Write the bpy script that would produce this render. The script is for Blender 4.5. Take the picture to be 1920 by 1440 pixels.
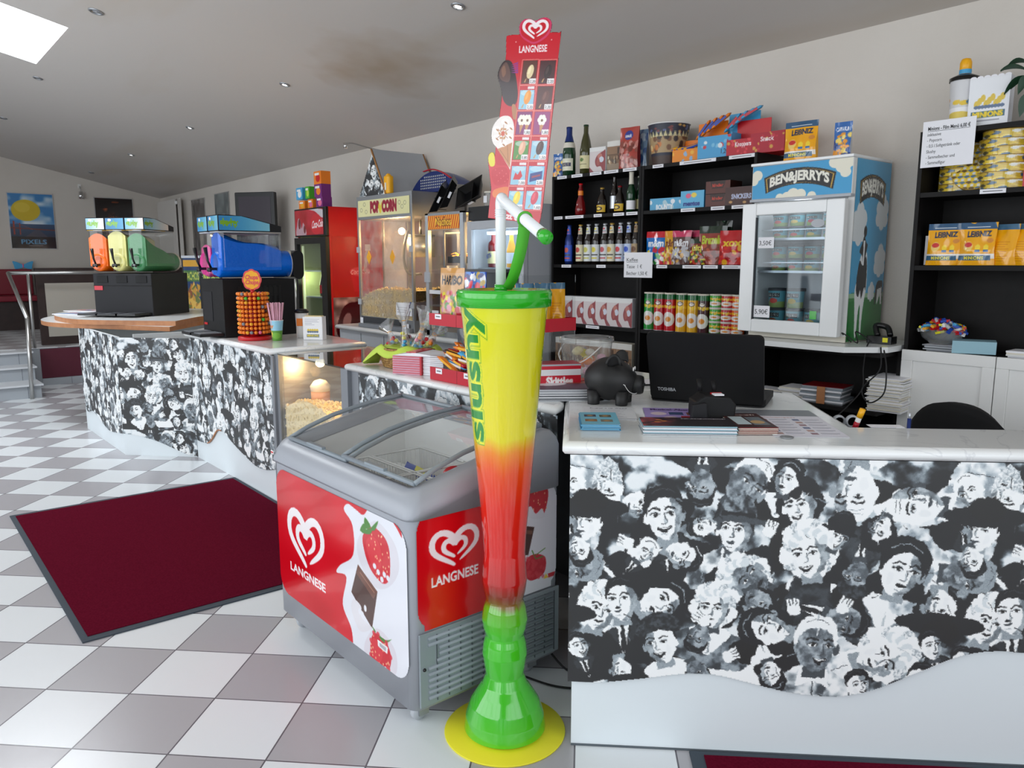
import bpy, math, random
import numpy as np
from mathutils import Matrix, Vector
R = math.radians
rnd = random.Random(7)
for o in list(bpy.data.objects):
    bpy.data.objects.remove(o, do_unlink=True)
scene = bpy.context.scene
col = scene.collection

# ------------------------------------------------------------------ camera
CAM_H = 1.44; TH = R(40.2); PITCH = 0.1562; FPX = 1452.0
fwd = Vector((-math.cos(TH), math.sin(TH), 0)); rgt = Vector((math.sin(TH), math.cos(TH), 0)); upv = Vector((0, 0, 1))
cfw = fwd * math.cos(PITCH) - upv * math.sin(PITCH)
cdn = -upv * math.cos(PITCH) - fwd * math.sin(PITCH)
cam = bpy.data.cameras.new('camera'); camo = bpy.data.objects.new('camera', cam); col.objects.link(camo)
cam.sensor_width = 36; cam.lens = FPX / 1920 * 36; cam.clip_start = 0.05
mw = Matrix.Identity(4)
for i in range(3):
    mw[i][0] = rgt[i]; mw[i][1] = -cdn[i]; mw[i][2] = -cfw[i]
mw[2][3] = CAM_H
camo.matrix_world = mw
scene.camera = camo

# ------------------------------------------------------------------ world, exposure, daylight
w = bpy.data.worlds.new('sky'); scene.world = w; w.use_nodes = True
nt = w.node_tree; bg = nt.nodes['Background']
bg.inputs[0].default_value = (0.86, 0.93, 1.0, 1); bg.inputs[1].default_value = 1.0
scene.view_settings.view_transform = 'Standard'; scene.view_settings.look = 'None'
scene.view_settings.gamma = 1; scene.view_settings.use_curve_mapping = False
scene.view_settings.exposure = 0.02

def area(name, loc, direction, sx, sy, power, color=(1, 1, 1)):
    l = bpy.data.lights.new(name, 'AREA'); l.shape = 'RECTANGLE'; l.size = sx; l.size_y = sy; l.energy = power; l.color = color
    o = bpy.data.objects.new(name, l); col.objects.link(o); o.location = loc
    o.rotation_euler = Vector(direction).to_track_quat('-Z', 'Y').to_euler()
    return o
# daylight falling through the glazed shop front behind the camera, the side window and the skylight
area('daylight_shop_front', (-3.6, -2.75, 1.75), (0.0, 1, -0.3), 9.0, 2.7, 180, (0.92, 0.96, 1.0))
area('daylight_side_window', (2.5, 0.6, 1.7), (-1, 0.05, -.25), 4.2, 2.4, 48, (0.92, 0.96, 1.0))

# a pixel of the photograph turned into a point at a known height / wall distance
def ray(px, py): return cfw + rgt * ((px - 960) / FPX) + cdn * ((py - 720) / FPX)
def at_z(px, py, z): d = ray(px, py); return Vector((0, 0, CAM_H)) + d * ((z - CAM_H) / d.z)
def at_y(px, py, y): d = ray(px, py); return Vector((0, 0, CAM_H)) + d * (y / d.y)
def at_x(px, py, x): d = ray(px, py); return Vector((0, 0, CAM_H)) + d * (x / d.x)
# ------------------------------------------------------------------ materials
MATS = {}
def mat(name, c=(0.8, 0.8, 0.8), rough=0.5, metal=0.0, emit=0.0, alpha=1.0, coat=0.0, spec=0.5, noise=None, bump=None, ecol=None):
    if name in MATS: return MATS[name]
    m = bpy.data.materials.new(name); m.use_nodes = True
    n = m.node_tree; b = n.nodes['Principled BSDF']
    b.inputs['Base Color'].default_value = (*c, 1); b.inputs['Roughness'].default_value = rough
    b.inputs['Metallic'].default_value = metal; b.inputs['Coat Weight'].default_value = coat
    b.inputs['Coat Roughness'].default_value = 0.05
    b.inputs['Specular IOR Level'].default_value = spec
    if emit:
        b.inputs['Emission Color'].default_value = (*(ecol or c), 1); b.inputs['Emission Strength'].default_value = emit
    if alpha < 1: b.inputs['Alpha'].default_value = alpha
    tc = n.nodes.new('ShaderNodeTexCoord')
    if noise:   # (scale, second colour, low, high)
        t = n.nodes.new('ShaderNodeTexNoise'); t.inputs['Scale'].default_value = noise[0]; t.inputs['Detail'].default_value = 6
        r = n.nodes.new('ShaderNodeValToRGB'); r.color_ramp.elements[0].position = noise[2]; r.color_ramp.elements[1].position = noise[3]
        r.color_ramp.elements[0].color = (*c, 1); r.color_ramp.elements[1].color = (*noise[1], 1)
        n.links.new(tc.outputs['Object'], t.inputs[0]); n.links.new(t.outputs[0], r.inputs[0]); n.links.new(r.outputs[0], b.inputs['Base Color'])
    if bump:    # (scale, strength)
        t = n.nodes.new('ShaderNodeTexNoise'); t.inputs['Scale'].default_value = bump[0]; t.inputs['Detail'].default_value = 4
        u = n.nodes.new('ShaderNodeBump'); u.inputs['Strength'].default_value = bump[1]; u.inputs['Distance'].default_value = 0.01
        n.links.new(tc.outputs['Object'], t.inputs[0]); n.links.new(t.outputs[0], u.inputs['Height']); n.links.new(u.outputs[0], b.inputs['Normal'])
    MATS[name] = m
    return m
def glassmat(name, tint=(1, 1, 1), refl=1.0, haze=0.0, hazec=(0.7, 0.7, 0.7)):
    # thin pane: mostly clear, mirrors at grazing angles, optional greasy film
    m = bpy.data.materials.new(name); m.use_nodes = True; n = m.node_tree; n.nodes.clear()
    o = n.nodes.new('ShaderNodeOutputMaterial'); mx = n.nodes.new('ShaderNodeMixShader')
    tr = n.nodes.new('ShaderNodeBsdfTransparent'); tr.inputs[0].default_value = (*tint, 1)
    gl = n.nodes.new('ShaderNodeBsdfGlossy'); gl.inputs['Roughness'].default_value = 0.03
    # reflectance of a pane, the same from both sides: 0.05 + 0.9 (1 - cos)^4
    ge = n.nodes.new('ShaderNodeNewGeometry'); dt = n.nodes.new('ShaderNodeVectorMath'); dt.operation = 'DOT_PRODUCT'
    n.links.new(ge.outputs['Normal'], dt.inputs[0]); n.links.new(ge.outputs['Incoming'], dt.inputs[1])
    def mth(op, a, b=None, v=None):
        q = n.nodes.new('ShaderNodeMath'); q.operation = op
        if isinstance(a, (int, float)): q.inputs[0].default_value = a
        else: n.links.new(a, q.inputs[0])
        if b is not None: n.links.new(b, q.inputs[1])
        if v is not None: q.inputs[1].default_value = v
        return q.outputs[0]
    k = mth('ABSOLUTE', dt.outputs['Value']); k = mth('SUBTRACT', 1.0, k); k = mth('POWER', k, v=4); k = mth('MULTIPLY', k, v=.9 * refl); k = mth('ADD', k, v=.045 * refl)
    n.links.new(k, mx.inputs[0])
    last = tr
    if haze:
        df = n.nodes.new('ShaderNodeBsdfDiffuse'); df.inputs[0].default_value = (*hazec, 1)
        m2 = n.nodes.new('ShaderNodeMixShader')
        t = n.nodes.new('ShaderNodeTexNoise'); t.inputs['Scale'].default_value = 9; t.inputs['Detail'].default_value = 8
        tc = n.nodes.new('ShaderNodeTexCoord'); n.links.new(tc.outputs['Object'], t.inputs[0])
        mp = n.nodes.new('ShaderNodeMapRange'); mp.inputs[1].default_value = 0.35; mp.inputs[2].default_value = 0.75
        mp.inputs[3].default_value = haze * 0.2; mp.inputs[4].default_value = haze
        n.links.new(t.outputs[0], mp.inputs[0]); n.links.new(mp.outputs[0], m2.inputs[0])
        n.links.new(tr.outputs[0], m2.inputs[1]); n.links.new(df.outputs[0], m2.inputs[2]); last = m2
    n.links.new(last.outputs[0], mx.inputs[1]); n.links.new(gl.outputs[0], mx.inputs[2]); n.links.new(mx.outputs[0], o.inputs[0])
    MATS[name] = m; return m
def paintmat(name, rough, coat=0.0, emit=0.0, spec=0.5):
    # colours come from the print itself (one colour per small face)
    m = mat(name, rough=rough, coat=coat, spec=spec); n = m.node_tree; b = n.nodes['Principled BSDF']
    a = n.nodes.new('ShaderNodeVertexColor'); a.layer_name = 'Col'
    n.links.new(a.outputs[0], b.inputs['Base Color'])
    if emit: n.links.new(a.outputs[0], b.inputs['Emission Color']); b.inputs['Emission Strength'].default_value = emit
    return m
def lin(r, g=None, b=None):     # 0-255 screen colour to linear
    if g is None: r, g, b = r
    f = lambda v: (v / 255 / 12.92) if v / 255 <= 0.04045 else ((v / 255 + 0.055) / 1.055) ** 2.4
    return (f(r), f(g), f(b))
for nm, c, kw in [
    ('white', (236, 236, 234), dict(rough=.45)), ('gloss_white', (238, 240, 240), dict(rough=.18)), ('paper', (240, 240, 245), dict(rough=.7)),
    ('offwhite', (226, 220, 205), dict(rough=.6)), ('black', (13, 13, 15), dict(rough=.4)), ('matt_black', (22, 22, 23), dict(rough=.75)),
    ('black_wood', (13, 11, 11), dict(rough=.55, spec=.25, noise=(30, lin(19, 16, 16), .3, .7))), ('dark_grey', (60, 62, 66), dict(rough=.5)),
    ('mid_grey', (128, 132, 138), dict(rough=.4)), ('freezer_grey', (160, 164, 172), dict(rough=.35)), ('frame_grey', (138, 148, 156), dict(rough=.3)),
    ('light_grey', (176, 180, 186), dict(rough=.4)), ('plinth', (222, 230, 234), dict(rough=.45)),
    ('grille', (138, 148, 154), dict(rough=.5)), ('slot_dark', (84, 92, 98), dict(rough=.7)),
    ('lang_red', (214, 16, 28), dict(rough=.3, coat=.3)), ('red', (200, 20, 30), dict(rough=.35)), ('rack_red', (190, 22, 44), dict(rough=.3)),
    ('dark_red', (128, 10, 20), dict(rough=.4)), ('coke_red', (176, 8, 18), dict(rough=.3)),
    ('maroon', (96, 16, 38), dict(rough=.95, spec=.02, noise=(140, lin(82, 10, 30), .3, .7))), ('maroon_paint', (84, 22, 42), dict(rough=.7)), ('maroon_vinyl', (122, 22, 40), dict(rough=.4)),
    ('mat_edge', (58, 68, 78), dict(rough=.8)), ('green', (40, 176, 34), dict(rough=.15, coat=.6)), ('ribbon_green', (78, 176, 48), dict(rough=.35)),
    ('yellow', (228, 220, 40), dict(rough=.4)), ('straw_white', (240, 243, 245), dict(rough=.2)), ('orange', (240, 130, 30), dict(rough=.4)),
    ('letter_green', (16, 140, 50), dict(rough=.3)), ('sky_blue', (70, 165, 215), dict(rough=.35)), ('blue', (30, 70, 170), dict(rough=.4)),
    ('steel', (190, 190, 188), dict(rough=.28, metal=1)), ('brushed', (165, 168, 172), dict(rough=.4, metal=.8)), ('chrome', (225, 225, 225), dict(rough=.1, metal=1)),
    ('wall_paint', (214, 208, 200), dict(rough=.9, bump=(120, .12), noise=(1.2, lin(205, 198, 189), .35, .75))),
    ('wood_edge', (186, 128, 84), dict(rough=.45, noise=(18, lin(168, 110, 70), .3, .7))), ('dark_wood', (52, 36, 34), dict(rough=.5, noise=(12, lin(40, 27, 25), .3, .7))),
    ('board_wood', (170, 120, 70), dict(rough=.6)), ('tile_grey', (160, 166, 172), dict(rough=.4)), ('tile_light', (205, 208, 212), dict(rough=.4)),
    ('ink', (30, 30, 34), dict(rough=.6)), ('grey_ink', (120, 120, 124), dict(rough=.6)), ('tube_pink', (224, 170, 190), dict(rough=.5)),
    ('wicker', (176, 138, 78), dict(rough=.7, noise=(90, lin(120, 84, 40), .35, .65))), ('lime', (190, 215, 80), dict(rough=.7)), ('choc', (66, 36, 28), dict(rough=.35)),
    ('straw_red', (210, 40, 60), dict(rough=.6)), ('popcorn', (226, 208, 160), dict(rough=.8, noise=(60, lin(246, 226, 170), .3, .7))),
    ('popcorn_pale', (214, 208, 184), dict(rough=.8)), ('nacho', (236, 170, 40), dict(rough=.7)), ('pack_yellow', (246, 178, 20), dict(rough=.35)), ('pack_blue', (50, 90, 130), dict(rough=.4)),
    ('bottle_green', (20, 60, 34), dict(rough=.12, coat=.5)), ('bottle_olive', (62, 62, 26), dict(rough=.12, coat=.5)), ('bottle_dark', (26, 18, 14), dict(rough=.12, coat=.5)),
    ('bottle_red', (120, 16, 20), dict(rough=.12, coat=.5)), ('foil_blue', (34, 54, 120), dict(rough=.3, metal=.4)), ('foil_gold', (196, 160, 80), dict(rough=.3, metal=.5)),
    ('silver', (200, 204, 210), dict(rough=.3, metal=.6)), ('cola', (40, 14, 12), dict(rough=.12, coat=.5)), ('radiator', (216, 212, 206), dict(rough=.4)),
    ('leaf', (30, 66, 44), dict(rough=.4)), ('screen_off', (44, 32, 44), dict(rough=.2)), ('fabric_black', (14, 14, 16), dict(rough=.95)), ('rubber', (30, 30, 32), dict(rough=.8)),
    ('fridge_in', (216, 220, 226), dict(rough=.5)), ('fridge_in_yellow', (206, 212, 160), dict(rough=.5)), ('cream', (232, 224, 170), dict(rough=.4)),
    ('tray_orange', (214, 110, 20), dict(rough=.5)), ('purple', (120, 40, 120), dict(rough=.5)), ('pink', (232, 110, 150), dict(rough=.5)),
    ('blue_card', (150, 190, 204), dict(rough=.5)), ('frame_alu', (190, 190, 190), dict(rough=.35, metal=.7)), ('napkin_pink', (226, 128, 140), dict(rough=.9)), ('cable', (16, 16, 18), dict(rough=.6)),
    ('gold_lamp_wood', (206, 150, 90), dict(rough=.5)), ('body_black', (17, 17, 19), dict(rough=.55, spec=.3)), ('slush_black', (27, 27, 31), dict(rough=.5, spec=.3)),
]: mat(nm, lin(*c), **kw)
mat('bulb', (1, .86, .6), emit=14); mat('bulb_white', (1, .97, .9), emit=18); mat('tube_light', (.9, .96, 1), emit=5); mat('tube_yellow', (.9, .95, .55), emit=.5)
glassmat('glass'); glassmat('acrylic', (.97, .98, .98), 1.0); glassmat('glass_dark', (.6, .62, .6), 1.3); glassmat('glass_greasy', (.96, .93, .88), .8, .38, (.62, .58, .54))
glassmat('cellophane', (.97, .97, .97), 2.2, .25, (.9, .9, .92)); glassmat('bucket_plastic', (.93, .94, .94), 1.0, .3, (.85, .87, .88)); glassmat('tank', (.97, .98, .98), 1.2)
glassmat('freezer_glass', (.93, .95, .95), .8, .06, (.7, .72, .72)); glassmat('fridge_door_glass', (.84, .88, .9), .9); glassmat('bj_glass', (.5, .56, .6), 1.6)
def slushmat(name, c):
    m = mat(name, lin(*c), rough=.25, bump=(60, .25)); b = m.node_tree.nodes['Principled BSDF']
    b.inputs['Subsurface Weight'].default_value = .3; b.inputs['Subsurface Radius'].default_value = (.02, .02, .02)
for a_, b_ in (('slush_orange', (255, 112, 20)), ('slush_cream', (222, 216, 136)), ('slush_green', (70, 140, 90)), ('slush_blue', (0, 110, 225)), ('slush_pink', (226, 60, 150))): slushmat(a_, b_)
paintmat('print', .45, emit=0); paintmat('print_gloss', .2, coat=.4); paintmat('print_matt', .8, spec=.2)

# marble worktop, floor tiles, ceiling: node materials
def marble():
    m = mat('marble', lin(238, 240, 240), rough=.14); n = m.node_tree; b = n.nodes['Principled BSDF']
    tc = n.nodes.new('ShaderNodeTexCoord'); t = n.nodes.new('ShaderNodeTexNoise'); t.inputs['Scale'].default_value = 3.2; t.inputs['Detail'].default_value = 9; t.inputs['Distortion'].default_value = 1.6
    r = n.nodes.new('ShaderNodeValToRGB'); e = r.color_ramp.elements
    e[0].position = .485; e[0].color = (*lin(240, 242, 242), 1); e[1].position = .5; e[1].color = (*lin(224, 226, 228), 1)
    k = e.new(.515); k.color = (*lin(240, 242, 242), 1)
    n.links.new(tc.outputs['Object'], t.inputs[0]); n.links.new(t.outputs[0], r.inputs[0]); n.links.new(r.outputs[0], b.inputs['Base Color'])
marble()
TILE = 0.3; U_ANG = math.radians(49.8) - 0.0918       # direction of the tile rows in the room
_t0 = rgt * (-5.30 * 0.3) + fwd * (8.159 * 0.3)
def floor_mat():
    m = mat('floor_tiles', rough=.16, spec=.5); n = m.node_tree; b = n.nodes['Principled BSDF']
    tc = n.nodes.new('ShaderNodeTexCoord'); mp = n.nodes.new('ShaderNodeMapping'); mp.vector_type = 'TEXTURE'
    mp.inputs['Location'].default_value = (_t0.x, _t0.y, 0); mp.inputs['Rotation'].default_value = (0, 0, U_ANG); mp.inputs['Scale'].default_value = (TILE, TILE, TILE)
    n.links.new(tc.outputs['Object'], mp.inputs[0])
    ad = n.nodes.new('ShaderNodeVectorMath'); ad.operation = 'ADD'; ad.inputs[1].default_value = (100, 100, .5); n.links.new(mp.outputs[0], ad.inputs[0])
    ck = n.nodes.new('ShaderNodeTexChecker'); ck.inputs['Scale'].default_value = 1
    ck.inputs[1].default_value = (*lin(226, 230, 233), 1); ck.inputs[2].default_value = (*lin(172, 170, 174), 1); n.links.new(ad.outputs[0], ck.inputs[0])
    fr = n.nodes.new('ShaderNodeVectorMath'); fr.operation = 'FRACTION'; n.links.new(ad.outputs[0], fr.inputs[0])
    sp = n.nodes.new('ShaderNodeSeparateXYZ'); n.links.new(fr.outputs[0], sp.inputs[0])
    def edge(out):
        a = n.nodes.new('ShaderNodeMath'); a.operation = 'PINGPONG'; a.inputs[1].default_value = .5; n.links.new(out, a.inputs[0])
        g = n.nodes.new('ShaderNodeMath'); g.operation = 'LESS_THAN'; g.inputs[1].default_value = .0085; n.links.new(a.outputs[0], g.inputs[0]); return g
    e1 = edge(sp.outputs[0]); e2 = edge(sp.outputs[1])
    mxx = n.nodes.new('ShaderNodeMath'); mxx.operation = 'MAXIMUM'; n.links.new(e1.outputs[0], mxx.inputs[0]); n.links.new(e2.outputs[0], mxx.inputs[1])
    mx = n.nodes.new('ShaderNodeMixRGB'); mx.inputs[2].default_value = (*lin(96, 92, 98), 1); n.links.new(mxx.outputs[0], mx.inputs[0]); n.links.new(ck.outputs[0], mx.inputs[1])
    n.links.new(mx.outputs[0], b.inputs['Base Color'])
    t = n.nodes.new('ShaderNodeTexNoise'); t.inputs['Scale'].default_value = 25; n.links.new(tc.outputs['Object'], t.inputs[0])
    rg = n.nodes.new('ShaderNodeMapRange'); rg.inputs[3].default_value = .22; rg.inputs[4].default_value = .27; n.links.new(t.outputs[0], rg.inputs[0]); n.links.new(rg.outputs[0], b.inputs['Roughness'])
floor_mat()
def ceiling_mat():
    m = mat('ceiling_paint', lin(222, 216, 210), rough=.9); n = m.node_tree; b = n.nodes['Principled BSDF']
    tc = n.nodes.new('ShaderNodeTexCoord'); t = n.nodes.new('ShaderNodeTexNoise'); t.inputs['Scale'].default_value = .55; t.inputs['Detail'].default_value = 4
    mp = n.nodes.new('ShaderNodeMapping'); mp.inputs['Scale'].default_value = (.5, 2.2, 1); n.links.new(tc.outputs['Object'], mp.inputs[0]); n.links.new(mp.outputs[0], t.inputs[0])
    r = n.nodes.new('ShaderNodeValToRGB'); r.color_ramp.elements[0].position = .5; r.color_ramp.elements[0].color = (*lin(200, 195, 190), 1)
    r.color_ramp.elements[1].position = .85; r.color_ramp.elements[1].color = (*lin(186, 172, 152), 1); n.links.new(t.outputs[0], r.inputs[0])
    # old water stain
    sb = n.nodes.new('ShaderNodeVectorMath'); sb.operation = 'SUBTRACT'; sb.inputs[1].default_value = (-5.0, 3.05, 2.8); n.links.new(tc.outputs['Object'], sb.inputs[0])
    sc = n.nodes.new('ShaderNodeVectorMath'); sc.operation = 'MULTIPLY'; sc.inputs[1].default_value = (.9, 1.6, 0); n.links.new(sb.outputs[0], sc.inputs[0])
    t2 = n.nodes.new('ShaderNodeTexNoise'); t2.inputs['Scale'].default_value = 3; n.links.new(tc.outputs['Object'], t2.inputs[0])
    ln = n.nodes.new('ShaderNodeVectorMath'); ln.operation = 'LENGTH'; n.links.new(sc.outputs[0], ln.inputs[0])
    ad = n.nodes.new('ShaderNodeMath'); ad.operation = 'ADD'; n.links.new(ln.outputs['Value'], ad.inputs[0]); n.links.new(t2.outputs[0], ad.inputs[1])
    mr = n.nodes.new('ShaderNodeMapRange'); mr.inputs[1].default_value = .45; mr.inputs[2].default_value = 1.2; mr.inputs[3].default_value = .75; mr.inputs[4].default_value = 0; n.links.new(ad.outputs[0], mr.inputs[0])
    mx = n.nodes.new('ShaderNodeMixRGB'); mx.inputs[2].default_value = (*lin(160, 136, 104), 1); n.links.new(mr.outputs[0], mx.inputs[0]); n.links.new(r.outputs[0], mx.inputs[1])
    n.links.new(mx.outputs[0], b.inputs['Base Color'])
ceiling_mat()
def perforated():
    m = mat('perforated_metal', lin(176, 172, 162), rough=.5, metal=.4); n = m.node_tree; b = n.nodes['Principled BSDF']
    tc = n.nodes.new('ShaderNodeTexCoord'); v = n.nodes.new('ShaderNodeTexVoronoi'); v.inputs['Scale'].default_value = 60; v.inputs['Randomness'].default_value = 0
    r = n.nodes.new('ShaderNodeValToRGB'); r.color_ramp.elements[0].position = .28; r.color_ramp.elements[0].color = (*lin(70, 62, 58), 1); r.color_ramp.elements[1].position = .34; r.color_ramp.elements[1].color = (*lin(186, 182, 172), 1)
    n.links.new(tc.outputs['Object'], v.inputs[0]); n.links.new(v.outputs[0], r.inputs[0]); n.links.new(r.outputs[0], b.inputs['Base Color'])
perforated()

# ------------------------------------------------------------------ object helpers
def tag(o, label=None, cat=None, group=None, kind=None):
    if label: o['label'] = label
    if cat: o['category'] = cat
    if group: o['group'] = group
    if kind: o['kind'] = kind
    return o
def thing(name, label, cat, loc=(0, 0, 0), rz=0.0, group=None):
    o = bpy.data.objects.new(name, None); col.objects.link(o); o.empty_display_size = .05
    o.location = loc; o.rotation_euler = (0, 0, rz)
    return tag(o, label, cat, group)
KIDS = {}
def dup(root, loc=None, rz=None, label=None, group=None, tilt=None):
    def cp(o, par):
        c = o.copy(); col.objects.link(c)
        if par: c.parent = par; KIDS.setdefault(par.name, []).append(c)
        for k in KIDS.get(o.name, []): cp(k, c)
        return c
    r = cp(root, None)
    if loc is not None: r.location = loc
    if rz is not None: r.rotation_euler = (0, 0, rz)
    if tilt is not None: r.rotation_euler = tilt
    if label: r['label'] = label
    if group: r['group'] = group
    return r

_FONT = {}
def glyphs(s, bold=0.0):
    # outline of a piece of writing as flat triangles, cap height 1, starting at x = 0
    k = (s, bold)
    if k in _FONT: return _FONT[k]
    c = bpy.data.curves.new('writing', 'FONT'); c.body = s; c.size = 1.0; c.offset = bold; c.fill_mode = 'FRONT'; c.resolution_u = 3
    o = bpy.data.objects.new('writing', c); col.objects.link(o)
    dg = bpy.context.evaluated_depsgraph_get(); me = bpy.data.meshes.new_from_object(o.evaluated_get(dg))
    me.calc_loop_triangles()
    V = np.array([v.co[:2] for v in me.vertices]).reshape(-1, 2); T = [tuple(t.vertices) for t in me.loop_triangles]
    bpy.data.objects.remove(o, do_unlink=True); bpy.data.curves.remove(c); bpy.data.meshes.remove(me)
    if len(V):
        V = V - np.array([V[:, 0].min(), 0]); V = V / 0.69
    _FONT[k] = (V, T); return _FONT[k]

class B:
    """collects shapes and builds ONE mesh object"""
    def __init__(s): s.v = []; s.f = []; s.m = []; s.sm = []; s.X = Matrix.Identity(4)
    def at(s, *a, rz=0, rx=0, ry=0):
        s.X = Matrix.Translation(a) @ Matrix.Rotation(rz, 4, 'Z') @ Matrix.Rotation(ry, 4, 'Y') @ Matrix.Rotation(rx, 4, 'X') if a else Matrix.Identity(4)
        return s
    def add(s, V, F, m, sm=False):
        k = len(s.v); s.v += [tuple(s.X @ Vector(p)) for p in V]
        for f in F: s.f.append(tuple(i + k for i in f)); s.m.append(m); s.sm.append(sm)
        return s
    def box(s, x0, x1, y0, y1, z0, z1, m):
        V = [(x, y, z) for z in (z0, z1) for y in (y0, y1) for x in (x0, x1)]
        return s.add(V, [(0, 2, 3, 1), (4, 5, 7, 6), (0, 1, 5, 4), (2, 6, 7, 3), (0, 4, 6, 2), (1, 3, 7, 5)], m)
    def rbox(s, x0, x1, y0, y1, z0, z1, m, r=.01, n=3, axis='z'):
        # box with rounded vertical edges (or along x / y)
        if axis == 'z': return s.prism(rrect(x0, x1, y0, y1, r, n), z0, z1, m)
        if axis == 'y': return s.prism(rrect(x0, x1, z0, z1, r, n), y0, y1, m, 'y')
        return s.prism(rrect(y0, y1, z0, z1, r, n), x0, x1, m, 'x')
    def prism(s, P, a, b, m, axis='z', side=None, sm=False):
        P = ccw(P); n = len(P)
        if axis == 'z': V = [(x, y, a) for x, y in P] + [(x, y, b) for x, y in P]; fl = False
        elif axis == 'y': V = [(x, a, z) for x, z in P] + [(x, b, z) for x, z in P]; fl = True
        else: V = [(a, y, z) for y, z in P] + [(b, y, z) for y, z in P]; fl = False
        q = (lambda t: t[::-1]) if fl else (lambda t: t)
        s.add(V, [q(tuple(range(n))[::-1]), q(tuple(range(n, 2 * n)))], m)
        k = len(s.v) - 2 * n
        for i in range(n):
            j = (i + 1) % n; s.f.append(q((k + i, k + j, k + n + j, k + n + i))); s.m.append(side or m); s.sm.append(sm)
        return s
    def sheet(s, P, y, m, axis='y', back=False):
        # flat outline lying in a plane (print on a surface)
        P = ccw(P)
        if axis == 'y': V = [(x, y, z) for x, z in P]
        elif axis == 'z': V = [(x, z_, y) for x, z_ in P]
        else: V = [(y, x, z) for x, z in P]
        f = tuple(range(len(P)))
        return s.add(V, [f[::-1] if back else f], m)
    def lathe(s, prof, m, seg=24, c=(0, 0, 0), cap=True, sm=True, mats=None, axis='z'):
        V = []; F = []; ms = []
        for r, z in prof:
            for i in range(seg):
                a = 2 * math.pi * i / seg; p = (r * math.cos(a), r * math.sin(a), z)
                if axis == 'y': p = (p[0], p[2], -p[1])
                if axis == 'x': p = (p[2], p[0], p[1])
                V.append((c[0] + p[0], c[1] + p[1], c[2] + p[2]))
        for k in range(len(prof) - 1):
            fs = [(k * seg + i, k * seg + (i + 1) % seg, (k + 1) * seg + (i + 1) % seg, (k + 1) * seg + i) for i in range(seg)]
            F += fs; ms += [(mats[k] if mats else m)] * seg
        k0 = len(s.v); s.v += [tuple(s.X @ Vector(p)) for p in V]
        for f, mm in zip(F, ms): s.f.append(tuple(i + k0 for i in f)); s.m.append(mm); s.sm.append(sm)
        if cap:
            n = len(prof) - 1
            if prof[0][0] > 1e-6: s.f.append(tuple(k0 + i for i in range(seg))[::-1]); s.m.append(ms[0]); s.sm.append(False)
            if prof[-1][0] > 1e-6: s.f.append(tuple(k0 + n * seg + i for i in range(seg))); s.m.append(ms[-1]); s.sm.append(False)
        return s
    def cyl(s, x, y, z, r, h, m, seg=16, r2=None, axis='z'): return s.lathe([(r, 0), (r if r2 is None else r2, h)], m, seg, (x, y, z), axis=axis)
    def ball(s, x, y, z, r, m, seg=12, sz=1.0, sx=1.0, sy=1.0):
        n = seg // 2; V = []; F = []
        for k in range(n + 1):
            t = math.pi * k / n
            for i in range(seg): a = 2 * math.pi * i / seg; V.append((x + r * sx * math.sin(t) * math.cos(a), y + r * sy * math.sin(t) * math.sin(a), z - r * sz * math.cos(t)))
        for k in range(n):
            for i in range(seg): F.append((k * seg + i, k * seg + (i + 1) % seg, (k + 1) * seg + (i + 1) % seg, (k + 1) * seg + i))
        return s.add(V, F, m, True)
    def tube(s, P, r, m, seg=8, closed=False, flat=1.0):
        P = [Vector(p) for p in P]; n = len(P); V = []; F = []; prev = None
        rr = r if isinstance(r, (list, tuple)) else [r] * n
        for i in range(n):
            t = (P[(i + 1) % n] - P[i - 1]) if closed else (P[min(i + 1, n - 1)] - P[max(i - 1, 0)])
            t.normalize()
            a = prev if prev is not None else (Vector((0, 0, 1)) if abs(t.z) < .9 else Vector((1, 0, 0)))
            a = a - t * a.dot(t); a.normalize(); b = t.cross(a); prev = a
            for k in range(seg): q = 2 * math.pi * k / seg; V.append(P[i] + (a * math.cos(q) * flat + b * math.sin(q)) * rr[i])
        for i in range(n if closed else n - 1):
            j = (i + 1) % n
            for k in range(seg): F.append((i * seg + k, j * seg + k, j * seg + (k + 1) % seg, i * seg + (k + 1) % seg))
        if not closed: F += [tuple(range(seg)), tuple((n - 1) * seg + k for k in range(seg))[::-1]]
        F = [f[::-1] for f in F]
        return s.add(V, F, m, seg > 4)
    def surf(s, fn, nu, nv, m, sm=True, closed_u=False):
        V = [fn(i / nu, j / nv) for j in range(nv + 1) for i in range(nu + 1)]
        F = [(j * (nu + 1) + i, j * (nu + 1) + i + 1, (j + 1) * (nu + 1) + i + 1, (j + 1) * (nu + 1) + i) for j in range(nv) for i in range(nu)]
        return s.add(V, F, m, sm)
    def text(s, st, x, z, h, m, y=0, width=None, bold=0.0, ang=0.0, axis='y', center=False, arc=0.0, shear=0.0):
        # writing on a plane facing -y (axis y), +z (axis z) or +x (axis x)
        V, T = glyphs(st, bold)
        if not len(V): return s
        W = V[:, 0].max(); sx = h if width is None else width / W
        a = V[:, 0] * sx; b = V[:, 1] * h; a = a + b * shear
        if center: a = a - W * sx / 2
        if arc: b = b - arc * a * a
        ca, sa = math.cos(ang), math.sin(ang)
        P = [(x + ca * p - sa * q, z + sa * p + ca * q) for p, q in zip(a, b)]
        if axis == 'y': VV = [(p, y, q) for p, q in P]
        elif axis == 'z': VV = [(p, q, y) for p, q in P]
        else: VV = [(y, p, q) for p, q in P]
        return s.add(VV, T, m)
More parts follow.
